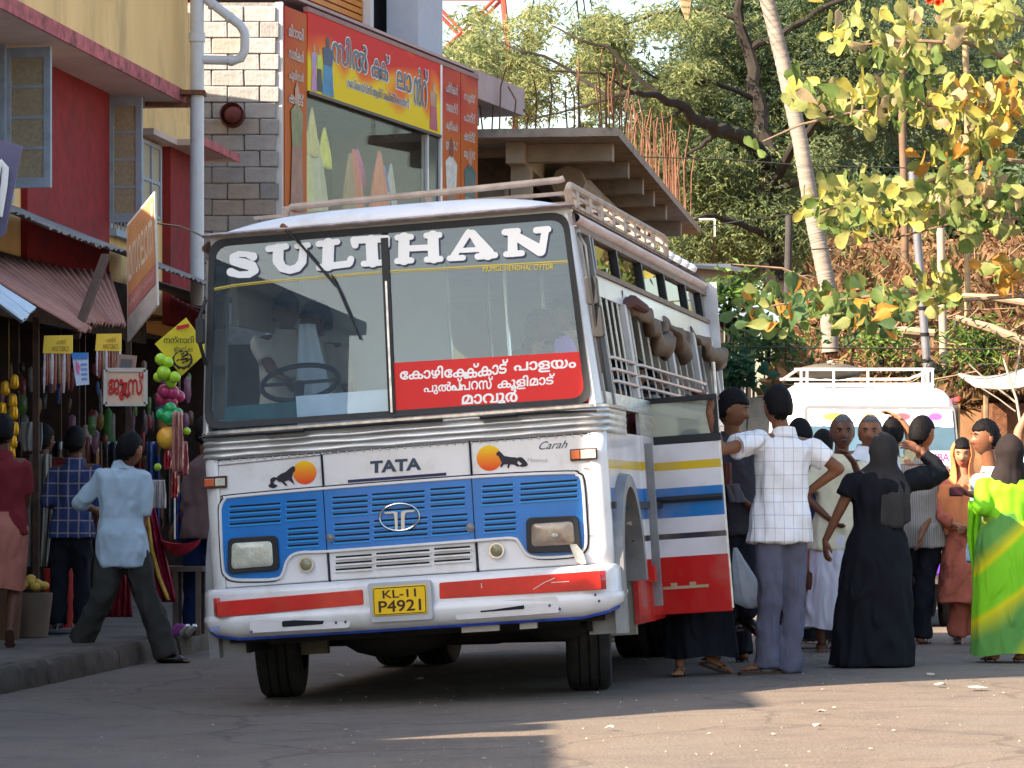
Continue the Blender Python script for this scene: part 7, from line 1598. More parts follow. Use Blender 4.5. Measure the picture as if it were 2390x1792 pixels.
            def fn(a, v):
                th = 2*PI*a; c = c0.lerp(cx, v); hw = (.150+.04*sstep(0, .25, v)+fl*v)*s*w; hd_ = (.112+.035*sstep(0, .25, v)+fl*.8*v)*s*w
                m_ = 1+am*sstep(.05, .8, v)*(math.sin(th*ff+v*1.5)+.5*math.sin(th*ff*1.7+2)+.8*noise.noise(Vector((math.cos(th)*2, math.sin(th)*2, v*3+len(lab))))); c = c+Vector((0, 0, .012*math.sin(th*3)*v))
                return c+ax*math.cos(th)*hw*m_+fw*math.sin(th)*hd_*m_
            g.grid(N, Mv, fn, True); q = len(g.v); g.v.append(tuple(cx+up*.05)); g.f += [[Mv*N+i, Mv*N+(i+1) % N, q] for i in range(N)]; g.m += [0]*N; nm = bottom.get('name', 'wrap')
        o = MB(); xf(g, Matrix.Identity(4), o, 0, b); o.build(nm, bottom['m'], root, True, ang=80, fix=(kd != 'trousers'))
    for n in 'ab':
        FM = fdirs[n]; f = MB()
        if feet == 'shoe':
            f.caps((0, .045, -.035), (0, -.09, -.042), .044, .040, 12, .85, (0, 0, 1)); f.caps((0, -.08, -.048), (0, -.15, -.055), .042, .033, 12, .6, (0, 0, 1)); f.caps((0, .03, .0), (0, .02, -.02), .045, .045, 12)
            f = fuse(f, .010, 3); o = MB(); xf(f, FM, o, 0, b); o.build('shoe', mat('shoe_black', (.015, .012, .012), .3, coat=.3), root, True, fix=False)
            f = MB(); f.tube([(0, .08, -.078), (0, -.18, -.078)], .042, 10, flat=.2, up=(0, 0, 1)); o = MB(); xf(f, FM, o, 0, b); o.build('shoe_sole', mat('sole_brown', (.06, .035, .025), .7), root, True)
        elif feet == 'sandal':
            ol = [(.03, .08), (-.03, .08), (-.036, .02), (-.03, -.06), (-.046, -.13), (-.036, -.18), (0, -.195), (.036, -.18), (.046, -.13), (.03, -.06), (.036, .02)]
            f.prism(ol, lambda x, y, t_: Vector((x, y, -.075-t_)), 0, .018)
            for sg in (-1, 1): f.tube([(sg*.04, -.05, -.07), (sg*.022, -.09, -.030), (0, -.125, -.040), (0, -.14, -.07)], .006, 6)
            o = MB(); xf(f, FM, o, 0, b); o.build('sandal', mat('sandal_brown', (.06, .03, .02), .6, var=.2), root, True)
    if scarf:
        sc_ = scarf; N, Mv = 72, 34; S = hk; HR = HM.to_3x3(); opn = sc_.get('open', 0); bk = sc_.get('back', .35); fr_ = sc_.get('front', .22); wd = sc_.get('w', 1.); skew = sc_.get('skew', 0)
        hb_ = math.radians(hphi); hf = Vector((math.sin(hb_), -math.cos(hb_), 0)); hs = Vector((math.cos(hb_), math.sin(hb_), 0))
        def fn(a, v):
            th = (a-.5)*2*PI; 
            if opn: th = (a-.5)*2*(PI-opn*(1 if v > .0 else 1)*(1-.55*sstep(.38, .62, v)))     # th=0 is the back of the head
            cb = math.cos(th); c = Vector(j['head'])
            if v < .42:
                ph = PI/2*(1-v/.42*.98)-.0; r = math.cos(ph); z = math.sin(ph)
                p = Vector((math.sin(th)*.094*r, cb*.116*r+.008, z*.138))*S; p = c+HR @ p
            else:
                q = (v-.42)/.58; zb = .135*cb*0; drop = (fr_+(bk-fr_)*sstep(-.6, 1, cb)+skew*math.sin(th))*q
                rx = (.094*(1-sstep(0, .3, q)*.08)+sstep(.12, .55, q)*.10*wd)*s; ry = (.116*(1-sstep(0, .3, q)*.15)+sstep(.15, .6, q)*.025*wd)*s
                fold = 1+.055*q*(math.sin(th*9+2)+.6*math.sin(th*15+q*3)); p = c+hs*math.sin(th)*rx*fold-hf*(cb*ry*fold-.0)+Vector((0, 0, -drop))-hf*.008*S+(j['nb']-j['head']-Vector((0, 0, (j['nb']-j['head']).z)))*sstep(.1, .6, q)
            return p+Vector((.003, .003, .003))*noise.noise(p*18)
        g = MB(); g.grid(N, Mv, fn, not opn); g.v = [tuple(Vector(v)-b) for v in g.v]; g.build(sc_.get('name', 'headscarf'), sc_['m'], root, True, ang=85, fix=False, solid=.006)
    return root
TW_ = mat('trouser_slate', (.105, .105, .15), .85, var=.1, scale=3, bump=.3, bscale=70); TK = mat('trouser_black', (.012, .013, .018), .85, var=.2); TO = mat('trouser_olive', (.045, .045, .042), .85, var=.12, bump=.2, bscale=50)
BLKC = mat('black_robe', (.008, .009, .013), .8, var=.25, scale=4, bump=.2, bscale=40); SCF = mat('charcoal_scarf', (.035, .033, .034), .9, var=.3, scale=5, bump=.4, bscale=30)
gr = ground
# 1 man in the white checked shirt, hand on the bus door
person('man in a white checked shirt, back to us, gripping the open bus door', gr(1806, 1572), 1.72, -1, 24, 205, 4,
       {'head': (1815, 948, 0), 'sha': (1775, 1030, -.05), 'shb': (1884, 1042, .06), 'ela': (1680, 1050, -.27), 'wra': (1656, 962, -.32), 'hda': (1662, 905, -.28), 'elb': (1958, 1094, .10), 'wrb': (1888, 1146, .16), 'hdb': (1862, 1160, .2), 'pel': (1822, 1212, .0),
        'kna': (1797, 1385, -.06), 'knb': (1850, 1392, .04), 'ana': (1790, 1540, -.05), 'anb': (1846, 1552, .03), 'fta': -75, 'ftb': -80, 'grip': 'a'}, 'm', 'short',
       top=dict(m=plaid('white_check_cloth', (.78, .78, .82), (.22, .21, .25), .062, .085, .07, .05, k2=.55), len=.68, sleeve=.62, w=1.02, collar=1, flare=.03, wr=.016, sw=1.15, vox=.012), bottom=dict(kind='trousers', m=TW_, w=1.02, over=.05), voxel=.011)
# 2 woman in black robe
person('woman in a long black robe and charcoal headscarf, hand raised to her head', gr(2033, 1556), 1.60, -1, -8, 165, 8,
       {'head': (2063, 1053, 0), 'sha': (1996, 1118, 0), 'shb': (2124, 1122, 0), 'ela': (1957, 1196, .0), 'wra': (1926, 1262, .02), 'hda': (1928, 1300, .0), 'elb': (2194, 1104, .1), 'wrb': (2148, 1052, .12), 'hdb': (2105, 1030, .1), 'pel': (2048, 1262, 0)}, 'm', 'long',
       top=dict(m=BLKC, len=1.36, sleeve=.55, w=1.12, d=1.25, flare=.085, pleat=.035, name='robe', wr=.016, sw=1.2, lowx=-.0), feet='sandal', scarf=dict(m=SCF, back=.46, front=.3, full=1, w=1.05, skew=-.06))
# sleeve of the raised arm reaches the wrist
def sleeve(root, pts, rs, m, nm='sleeve'):
    b = root.location; mb = MB(); mb.tube(pts, rs, 14); g = wrinkle(fuse(mb, .014, 3), .008, 3.); g.v = [tuple(Vector(v)-b) for v in g.v]; return g.build(nm, m, root, True, ang=80, fix=False)
r2 = bpy.data.objects['person.001']; D2 = r2.location.y
sleeve(r2, [P(2128, 1118, D2), P(2165, 1118, D2+.06), P(2196, 1104, D2+.1), P(2176, 1078, D2+.11), P(2156, 1060, D2+.12)], [.075, .075, .07, .055, .045], BLKC)
# 3 grey haired man facing us
CRM = mat('cream_shirt', (.66, .6, .44), .85, var=.07, bump=.2, bscale=30); MUN = mat('white_mundu', (.62, .6, .7), .85, var=.08, bump=.2, bscale=30)
person('grey haired man with moustache facing us in a cream shirt and white mundu', gr(1925, 1520), 1.72, 1, 4, 2, 0,
       {'head': (1966, 1010, 0), 'sha': (1912, 1090, 0), 'shb': (2012, 1090, .05), 'ela': (1880, 1160, -.05), 'wra': (1930, 1206, -.12), 'hda': (1945, 1218, -.14), 'elb': (2020, 1150, -.05), 'wrb': (1992, 1078, -.25), 'hdb': (1978, 1062, -.27), 'pel': (1955, 1235, 0), 'ana': (1918, 1500, 0), 'anb': (1950, 1505, 0)}, 'd', 'bald', HGREY,
       top=dict(m=CRM, len=.66, sleeve=.75, w=1.0, collar=1), bottom=dict(kind='wrap', m=MUN, hem=.17, flare=.0, pleat=.04, n=9, w=.95, name='mundu'), beard=2)
# 4 balding man behind the black robe
person('balding man facing us in a pale shirt, half hidden by the black headscarf', gr(2022, 1510), 1.73, 1, -6, -8, 0, {'head': (2031, 1010, 0)}, 'm', 'bald', HGREY,
       top=dict(m=mat('pale_white_shirt', (.66, .7, .78), .85, var=.05, bump=.2), len=.66, sleeve=1.5, collar=1), bottom=dict(kind='wrap', m=MUN, hem=.12, flare=.01, pleat=.03, name='mundu'))
# 5 woman with black scarf, orange wrap
person('woman in a black headscarf and orange wrap standing behind the white checked shirt', gr(1888, 1512), 1.60, -1, 5, 185, 0, {'head': (1866, 1014, 0), 'pel': (1880, 1240, 0), 'sha': (1822, 1090, 0), 'shb': (1910, 1090, 0)}, 'm', 'long',
       top=dict(m=mat('navy_blouse', (.015, .02, .06), .8), len=.62, sleeve=1.4), bottom=dict(kind='wrap', m=mat('orange_wrap', (.42, .12, .05), .8, var=.25, scale=4), hem=.42, flare=.02, pleat=.04, name='orange_wrap'), scarf=dict(m=mat('black_scarf', (.012, .011, .013), .85, var=.2), back=.3, front=.22, full=1))
r5 = bpy.data.objects['person.004']; mb = MB(); b5 = r5.location
mb.grid(60, 12, lambda a, v: (-.03+math.cos(2*PI*a)*(.17+.04*v)*(1+.05*math.sin(a*60)), math.sin(2*PI*a)*(.13+.04*v)*(1+.05*math.sin(a*60)), .55-.48*v), True); mb.build('black_skirt', BLKC, r5, True)
# 5b dark head between
person('person with dark hair almost hidden between the checked shirt and the grey haired man', gr(1921, 1500), 1.58, -1, 20, 150, 0, {'head': (1921, 1040, 0)}, 'm', 'short', top=dict(m=mat('dark_green_top', (.02, .05, .04), .8), len=.66, sleeve=1.5), bottom=dict(kind='trousers', m=TK))
# 6 man in striped shirt, head turned right
person('dark haired man in a grey striped shirt, turned right, behind the black robe', gr(2128, 1502), 1.71, -1, -14, 128, 3,
       {'head': (2152, 1012, 0), 'sha': (2108, 1098, 0), 'shb': (2200, 1100, .1), 'elb': (2188, 1180, .05), 'wrb': (2152, 1240, -.18), 'hdb': (2146, 1280, -.2), 'pel': (2150, 1240, 0), 'ana': (2112, 1482, 0), 'anb': (2150, 1484, 0)}, 'm', 'short',
       top=dict(m=plaid('grey_stripe_cloth', (.3, .27, .24), (.08, .07, .07), .018, .1, .35, .0, only_x=True), len=.64, sleeve=.6, collar=1), bottom=dict(kind='trousers', m=TK, w=1.05))
# 6b raised arm person behind
person('young man with a raised bare arm between black headscarf and striped shirt', gr(2088, 1494), 1.66, -1, 0, 160, 0, {'head': (2084, 1014, 0), 'elb': (2122, 1008, 0), 'shb': (2132, 1085, 0), 'wrb': (2098, 975, -.02), 'hdb': (2085, 968, 0)}, 'l', 'curly', top=dict(m=mat('pale_yellow_shirt', (.6, .55, .35), .8), len=.64, sleeve=.5), bottom=dict(kind='trousers', m=TK))
# 7 woman in orange
ORG = mat('orange_dupatta', (.72, .27, .11), .75, var=.12, scale=5, trans=.25, bump=.3, bscale=25); ORD = mat('rust_kurta', (.42, .12, .075), .85, var=.15, scale=6, dirt=.8, dcol=(.06, .02, .03), dscale=7)
def woman_orange():
    r = person('woman with an orange shawl over her head and a spotted rust tunic facing us', gr(2264, 1502), 1.57, 1, 0, -8, 6,
       {'head': (2246, 1060, 0), 'sha': (2206, 1130, 0), 'shb': (2292, 1130, 0), 'ela': (2200, 1205, -.08), 'wra': (2250, 1232, -.2), 'elb': (2302, 1200, -.05), 'wrb': (2262, 1226, -.2), 'pel': (2258, 1250, 0), 'grip': 'ab'}, 'l', 'long',
       top=dict(m=ORD, len=1.04, sleeve=1.5, flare=.13, pleat=.03, name='tunic', w=.95), bottom=dict(kind='trousers', m=mat('rust_trousers', (.36, .1, .065), .85, var=.2), w=1.15), feet='shoe', scarf=dict(m=ORG, open=.85, back=.5, front=.60, w=1.0, name='shawl'))
    b = r.location; D = b.y-.16; mb = MB()
    rows = [(2200, 2290, 1130), (2190, 2292, 1160), (2192, 2296, 1195), (2200, 2300, 1225), (2222, 2296, 1238)]
    def fn(a, v):
        k = v*(len(rows)-1); i = min(3, int(k)); t = k-i; l = rows[i][0]*(1-t)+rows[i+1][0]*t; q = rows[i][1]*(1-t)+rows[i+1][1]*t; vv = rows[i][2]*(1-t)+rows[i+1][2]*t
        p = P(l+(q-l)*a, vv, D); p.y += .12*(2*a-1)**2-.02+.012*math.sin(a*22+v*5); return p-b
    mb.grid(40, 14, fn); mb.build('shawl_front', ORG, r, True, solid=.008)
    return r
woman_orange()
# 8 man in the light blue shirt, profile left
person('man in a light blue shirt in profile facing left, holding out a dark purse', gr(2330, 1520), 1.70, 1, -25, -72, 0,
       {'head': (2300, 1022, 0), 'sha': (2282, 1120, -.05), 'shb': (2350, 1118, .1), 'ela': (2318, 1165, -.22), 'wra': (2262, 1152, -.34), 'hda': (2228, 1143, -.36), 'elb': (2370, 1190, 0), 'pel': (2318, 1252, 0), 'grip': 'a'}, 'm', 'curly',
       top=dict(m=mat('light_blue_shirt', (.4, .58, .78), .8, var=.1, bump=.2), len=.66, sleeve=.7, collar=1), bottom=dict(kind='trousers', m=mat('white_trouser', (.45, .45, .48), .85), w=1.))
mb = MB(); mb.box(-.05, .05, -.02, .02, -.035, .035); o = mb.build('purse', mat('purse_maroon', (.05, .012, .02), .4, var=.3), None, bevel=.012); o.location = P(2232, 1147, gr(2330, 1520).y-.42); tag(o, 'small dark maroon purse held out towards the woman in orange', 'purse')
# 9 woman in lime green saree
LIMG = mat('lime_blouse', (.20, .56, .02), .55, var=.08, scale=4, bump=.2, bscale=20); 
def saree_mat():
    m = mat('lime_yellow_saree', (.20, .56, .02), .55, var=0, bump=.2, bscale=20); n = m.node_tree; b = n.nodes['Principled BSDF']; tc = n.nodes.new('ShaderNodeTexCoord'); mp = n.nodes.new('ShaderNodeMapping'); mp.inputs['Rotation'].default_value = (0, .7, 0)
    wv = n.nodes.new('ShaderNodeTexWave'); wv.bands_direction = 'Z'; wv.inputs['Scale'].default_value = .55; wv.inputs['Distortion'].default_value = 3.5; wv.inputs['Detail'].default_value = 3; wv.inputs['Phase Offset'].default_value = 1.2
    cr = n.nodes.new('ShaderNodeValToRGB'); e = cr.color_ramp.elements; e[0].color = (.2, .56, .02, 1); e[0].position = .3; e[1].color = (.62, .58, .012, 1); e[1].position = .48; k = e.new(.93); k.color = (.10, .28, .06, 1)
    n.links.new(tc.outputs['Object'], mp.inputs[0]); n.links.new(mp.outputs[0], wv.inputs['Vector']); n.links.new(wv.outputs['Fac'], cr.inputs[0]); n.links.new(cr.outputs[0], b.inputs['Base Color']); return m
SAR = saree_mat()
def woman_green():
    r = person('woman seen from behind in a lime green and yellow saree with a black headscarf', gr(2348, 1545), 1.58, -1, 6, 195, 4,
       {'head': (2356, 1055, 0), 'sha': (2300, 1130, 0), 'shb': (2412, 1130, 0), 'ela': (2292, 1186, -.10), 'wra': (2330, 1206, .1), 'pel': (2352, 1262, 0)}, 'l', 'long',
       top=dict(m=LIMG, len=.5, sleeve=1.1, w=1.08, d=1.15, name='blouse', sw=1.15), bottom=dict(kind='wrap', m=SAR, hem=.06, flare=.035, pleat=.025, n=7, w=1.2, rise=.2, name='saree'), scarf=dict(m=mat('brown_black_scarf', (.022, .017, .018), .85, var=.3), back=.40, front=.2, full=1, w=.5, skew=.08))
    b = r.location
    for rows, dy, nm, m in (([(2262, 2290, 1168), (2258, 2290, 1250), (2268, 2298, 1320), (2270, 2308, 1362)], .14, 'saree_end', LIMG), ):
        def fn(a, v):
            k = v*(len(rows)-1); i = min(len(rows)-2, int(k)); t = k-i; l = rows[i][0]*(1-t)+rows[i+1][0]*t; q = rows[i][1]*(1-t)+rows[i+1][1]*t
            p = P(l+(q-l)*a, rows[i][2]*(1-t)+rows[i+1][2]*t, b.y+dy); p.y += (.0 if dy > 0 else .16*(2*a-1)**2)+.012*math.sin(a*14+v*6); return p-b
        mb = MB(); mb.grid(30, 16, fn); mb.build(nm, m, r, True, solid=.012)
    return r
woman_green()
# 10 raised arm at right edge
person('person at the right edge with one bare arm raised above the green saree', gr(2418, 1500), 1.72, -1, 0, 180, 0, {'sha': (2372, 1075, 0), 'ela': (2378, 1005, 0), 'wra': (2400, 960, 0), 'hda': (2412, 935, 0)}, 'l', 'short', top=dict(m=mat('light_blue_shirt', (.4, .58, .78)), len=.66, sleeve=.35), bottom=dict(kind='trousers', m=TK))
# 11 boarding man, dark shirt, carrier bag
DS = mat('charcoal_shirt', (.05, .045, .055), .8, var=.15, bump=.3, bscale=30)
b11 = Vector((P(1716, 1171, 21.7).x, 21.7, .22))
person('young man in a dark charcoal shirt stepping from the bus door, face turned right', b11, 1.72, 1, 38, 78, 10,
       {'head': (1708, 955, 0), 'sha': (1672, 1040, 0), 'shb': (1744, 1048, .1), 'ela': (1690, 1130, -.1), 'wra': (1738, 1172, -.12), 'elb': (1752, 1130, .1), 'wrb': (1742, 1180, 0), 'pel': (1712, 1205, 0), 'hpa': (1702, 1212, -.02), 'hpb': (1724, 1214, .05), 'kna': (1692, 1330, -.05), 'ana': (1690, 1440, 0), 'knb': (1742, 1330, -.05), 'anb': (1742, 1430, .05), 'ftb': 60, 'fpb': 32}, 'm', 'short',
       top=dict(m=DS, len=.62, sleeve=.75, collar=1), bottom=dict(kind='trousers', m=mat('trouser_night', (.02, .02, .032), .85, var=.15)), feet='shoe')
b12 = Vector((P(1700, 1171, 22.8).x, 22.8, .1))
person('man in a black shirt behind the boarding man, nearly hidden by the door', b12, 1.70, -1, 10, 170, 0, {'head': (1726, 1060, 0), 'pel': (1716, 1260, 0)}, 'd', 'short', top=dict(m=mat('black_shirt', (.015, .014, .018), .85, var=.2), len=.64, sleeve=.8), bottom=dict(kind='trousers', m=TK))
o = cloth('brown_shoulder_bag', [(1678, 1700, 1080), (1674, 1704, 1110), (1680, 1700, 1138)], 21.45, mat('oxblood_leather', (.1, .015, .015), .4, var=.2), 'oxblood leather bag held by the boarding man against the door edge', 'bag', .01, 2, th=.06)
o = cloth('grey_folder', [(1692, 1724, 1130), (1700, 1734, 1155), (1706, 1736, 1172)], 21.4, mat('grey_cloth_bag', (.1, .095, .12), .8, var=.1), 'folded grey bag in the crook of the boarding man\'s arm', 'bag', .01, 2, th=.04)
# carrier bag
mb = MB(); pb_ = P(1742, 1360, 21.45); prof2 = [(.0, .012, .01), (-.05, .03, .02), (-.12, .055, .04), (-.22, .085, .055), (-.30, .10, .06), (-.36, .085, .05), (-.39, .03, .02)]
mb.loft([[Vector((.10*(-z/.39)+rx*math.cos(t*PI/10)*(1+.12*math.sin(t*1.9+z*20)), ry*math.sin(t*PI/10)*(1+.15*math.sin(t*2.3)), z)) for t in range(20)] for z, rx, ry in prof2])
bg_ = mb.build('carrier_bag', mat('white_plastic_bag', (.68, .72, .8), .35, var=.12, scale=10, trans=.3, bump=.8, bscale=18), None, True); bg_.location = P(1716, 1278, 21.45); tag(bg_, 'white plastic carrier bag hanging from the boarding man\'s hand', 'bag')
# 12 woman in black stepping up behind the open door
b13 = gr(1618, 1578); b13.y = 21.35; b13.z = G(b13.x)
person('woman in black whose skirt and sandalled feet show under the open bus door', b13, 1.56, -1, 20, 160, 0, {'anb': (1668, 1532, .1), 'knb': (1660, 1440, .05), 'ftb': 80, 'fta': -10, 'fpb': 20}, 'l', 'long',
       top=dict(m=BLKC, len=.8, sleeve=1.6, name='robe_top'), bottom=dict(kind='wrap', m=BLKC, hem=.10, flare=.07, pleat=.04, n=8, w=1.05, name='black_skirt', to=(b13.x+.06, 21.35, b13.z+.12)), scarf=dict(m=BLKC, back=.3, front=.2, full=1))
# ------------- left side of the street
b = gr(250, 1500, .09); 
def stepping():
    bb = Vector((P(290, 1171, 24.8).x, 24.8, .02))
    return person('man in a pale blue shirt, back to us, stepping off the kerb', bb, 1.70, -1, -12, 140, 12,
       {'head': (303, 1050, 0), 'sha': (242, 1108, 0), 'shb': (330, 1110, .05), 'ela': (190, 1176, .08), 'wra': (222, 1190, .22), 'elb': (340, 1185, .03), 'wrb': (330, 1240, -.02), 'hdb': (318, 1275, -.05), 'pel': (284, 1268, 0), 'kna': (243, 1385, -.05), 'ana': (192, 1490, .05), 'knb': (342, 1385, -.02), 'anb': (388, 1525, -.05), 'fta': 150, 'ftb': 95, 'fpa': 0}, 'm', 'short',
       top=dict(m=mat('pale_blue_cotton', (.42, .55, .66), .85, var=.06, bump=.3, bscale=26), len=.74, sleeve=1.35, collar=1, w=1.0, wr=.017, sw=1.15, vox=.012), bottom=dict(kind='trousers', m=TO, w=1.25, over=.03), feet='shoe', voxel=.012)
stepping()
person('man seen from behind in a dark blue checked shirt at the stall', Vector((P(165, 1171, 26.9).x, 26.9, .155)), 1.64, -1, 0, 165, 8, {'head': (176, 1032, 0), 'sha': (132, 1100, 0), 'shb': (218, 1096, 0), 'ela': (110, 1170, -.05), 'wra': (142, 1195, .2), 'elb': (232, 1180, 0), 'wrb': (222, 1230, .1), 'pel': (168, 1250, 0)}, 'd', 'short',
       top=dict(m=plaid('navy_check_cloth', (.03, .045, .13), (.3, .25, .25), .085, .1, .15, .10, k2=.8), len=.62, sleeve=1.2, collar=1), bottom=dict(kind='trousers', m=TK), feet='shoe')
person('man seen from behind in a maroon shirt and pink lungi at the left edge', Vector((P(12, 1171, 24.2).x, 24.2, .155)), 1.66, -1, 8, 170, 5, {'head': (6, 1008, 0), 'sha': (-40, 1085, 0), 'shb': (52, 1085, 0), 'elb': (62, 1160, .03), 'wrb': (50, 1215, .12), 'pel': (8, 1225, 0), 'knb': (34, 1375, .0), 'anb': (24, 1478, -.12), 'ftb': 185, 'fpb': 62, 'ana': (-30, 1500, .1)}, 'd', 'short',
       top=dict(m=mat('maroon_shirt', (.17, .022, .028), .85, var=.12, bump=.3, bscale=30), len=.58, sleeve=.95, collar=1), bottom=dict(kind='wrap', m=mat('dusty_pink_lungi', (.42, .16, .12), .85, var=.1, bump=.3, bscale=30), hem=.42, flare=-.01, pleat=.02, n=7, w=1.05, name='lungi'))
person('man in a dark maroon shirt in the stall shade behind the blue checks', Vector((P(100, 1171, 28.2).x, 28.2, .155)), 1.68, -1, -10, 150, 0, {}, 'd', 'short', top=dict(m=mat('dark_maroon_shirt', (.09, .012, .014), .85, var=.2), len=.64, sleeve=1.3), bottom=dict(kind='trousers', m=TK))
person('man in brown shirt and dark trousers half hidden behind the bus corner', Vector((P(478, 1171, 26.3).x, 26.3, .155)), 1.70, -1, 0, 190, 0, {'sha': (444, 1100, 0), 'ela': (440, 1170, -.05)}, 'm', 'short', top=dict(m=mat('brown_grey_shirt', (.12, .085, .085), .85, var=.12), len=.64, sleeve=1.4), bottom=dict(kind='trousers', m=mat('trouser_navy', (.008, .02, .07), .85)), feet='shoe')
person('shopkeeper standing in the dark stall behind the hanging packets', YB.wld((-.9, 1.5, .16)), 1.66, 1, 10, 30, 0, {}, 'd', 'short', top=dict(m=mat('dim_shirt', (.05, .035, .03), .85), len=.64, sleeve=.6), bottom=dict(kind='trousers', m=TK))
# ------------- on the bus
def rider(lab, u, v, y, H=1.6, face=1, turn=0, hphi=0, J=None, **kw):
    p = B.wld(B.at(u, v, 1, y)); s = H/1.70; base = Vector((p.x, p.y, p.z-1.585*s)); JJ = {'head': ('w', p.x, p.y, p.z)}
    if J: JJ.update(J)
    return person(lab, base, H, face, turn, hphi, 0, JJ, voxel=.016, **kw)
seat = lambda u, v, dy=0.: None
BEI = mat('beige_shirt', (.5, .42, .32), .85, var=.06, bump=.3, bscale=30)
rider('bus driver in a beige shirt behind the steering wheel', 668, 730, 1.15, face=1, turn=14, hphi=30, skin='d', hair='short', top=dict(m=BEI, len=.62, sleeve=.7, collar=1), bottom=dict(kind='trousers', m=TK), J={'ela': (632, 860, -.1), 'wra': (668, 888, -.45)})
rider('man beside the driver wiping his face, seen through the windscreen', 738, 748, 1.5, face=1, turn=-20, hphi=-60, skin='d', hair='short', top=dict(m=BEI, len=.62, sleeve=.8, collar=1), bottom=dict(kind='trousers', m=TK))
pc = B.wld(B.at(726, 840, 1, .95))
mb = MB(); mb.grid(14, 10, lambda a, v: (-.07-.02*v+(.09+.13*v)*a, .02*math.sin(a*9), .22-.46*v)); o = mb.build('white_towel', mat('towel_white', (.78, .78, .78), .9, var=.05), None, True, solid=.012); o.location = pc; tag(o, 'white towel draped over the driver\'s shoulder behind the windscreen', 'towel')
rider('woman in a maroon headscarf sitting behind the right half of the windscreen', 1258, 765, 2.1, H=1.5, face=1, turn=-30, hphi=-60, skin='m', hair='long', top=dict(m=mat('rose_top', (.35, .12, .12), .85), len=.6, sleeve=1.5), bottom=dict(kind='trousers', m=TK), scarf=dict(m=mat('maroon_scarf', (.25, .03, .06), .85, var=.15), open=.9, back=.25, front=.2))
rider('dark haired passenger with a cream collar by the right edge of windscreen', 1318, 735, 1.6, H=1.6, face=1, turn=-30, hphi=-70, skin='m', hair='short', top=dict(m=mat('tan_shirt', (.5, .33, .18), .85), len=.6, sleeve=.7, collar=1), bottom=dict(kind='trousers', m=TK))
for i, (y, z, lab, c, hp, sc2) in enumerate([(1.05, 2.02, 'passenger in a lavender shawl at the first side window', (.42, .2, .5), -60, 1), (2.5, 1.98, 'passenger in a brown shirt inside the second side window', (.2, .1, .06), 60, 0), (3.3, 1.96, 'passenger in dark red inside the middle of the bus', (.18, .03, .03), 20, 0), (4.2, 2.0, 'passenger in white near the rear of the bus', (.5, .45, .42), 90, 0), (5.0, 1.95, 'bare armed passenger leaning on the rear window rail', (.12, .12, .14), 80, 0)]):
    p = B.wld((.78, y, z)); s = 1.5/1.7; JJ = {'head': ('w', p.x, p.y, p.z)}
    if i == 4: e_ = B.wld((1.2, 4.75, 1.86)); w2 = B.wld((1.02, 4.4, 1.95)); JJ['elb'] = ('w', *e_); JJ['wrb'] = ('w', *w2)
    person(lab, Vector((p.x, p.y, p.z-1.585*s)), 1.5, 1, -20, hp, 0, JJ, 'm', 'long' if sc2 else 'short', top=dict(m=mat('rider_cloth_%d' % i, c, .85, var=.1), len=.5, sleeve=1.5 if sc2 else .6, vox=.02), bottom=dict(kind='trousers', m=TK), scarf=dict(m=mat('rider_cloth_%d' % i, c), open=.8, back=.3, front=.3) if sc2 else None, voxel=.02, group=None)
# ============================================================ WHITE VAN behind the crowd
VF = Fr(P(2052, HY, 28.6)-Vector((0, 0, CH))+Vector((0, 0, .115)), Matrix.Rotation(-math.radians(1.5), 3, 'Z'))
vn = empty('van', (0, 0, 0), 'white jeep style van with a roof rack parked facing us behind the crowd', 'van', M=VF.m4())
V = lambda u, v, y=0.: VF.at(u, v, 1, y)
hw_ = .785
def vsec(y, z0, z1, w, r=.1, n=6, tw=1.):
    pts = [(-w, z0), (-w*tw, z1), (w*tw, z1), (w, z0)]; out = []
    q = rrect([(-w, z0), (-w*tw, z1), (w*tw, z1), (w, z0)], r, n); return [Vector((a, y, b)) for a, b in q]
mb = MB(); mb.loft([vsec(y, z0, z1, w, r) for y, z0, z1, w, r in ((0, .42, 1.20, .66, .08), (.04, .38, 1.28, .70, .1), (.5, .36, 1.36, .74, .12), (.78, .36, 1.40, .77, .1), (3.9, .36, 1.42, .785, .1), (3.95, .4, 1.38, .76, .1))]); mb.build('lower_body', WHITE, vn, True, ang=35)
zr = V(2050, 905, .9).z
mb = MB(); mb.loft([vsec(y, 1.3, z1, w, r, 6, .93) for y, z1, w, r in ((.80, 1.50, .76, .06), (.86, zr-.12, .775, .16), (.95, zr-.03, .785, .18), (1.2, zr+.01, .79, .18), (2.5, zr+.03, .79, .18), (3.8, zr, .785, .18), (3.9, zr-.1, .77, .16))]); mb.build('cabin', WHITE, vn, True, ang=35)
def vp(nm, pts, y0, m, t=.02, par=vn, r=0, rake=0):
    q = [V(u, v, y0) for u, v in pts]; q = [(p.x, p.z) for p in q]; 
    if r: q = rrect(q, r)
    mb = MB(); mb.prism(q, lambda a, b, s_: Vector((a, y0-s_+rake*(b-1.5), b)), 0, t); return mb.build(nm, m, par)
fr2 = vp('windscreen_frame', [(1876, 1072), (1878, 946), (2228, 948), (2240, 1072)], .80, mat('grey_seal', (.2, .2, .22), .5), .02, r=.05, rake=.05)
vp('windscreen', [(1883, 1066), (1885, 953), (2222, 955), (2233, 1066)], .78, mat('van_glass', (.06, .12, .18), .08, var=.3, scale=2, coat=1), .01, r=.04, rake=.05)
vp('sun_strip', [(1886, 994), (1886, 954), (2222, 956), (2226, 997)], .77, mat('strip_white', (.72, .72, .76), .4), .004, rake=.05)
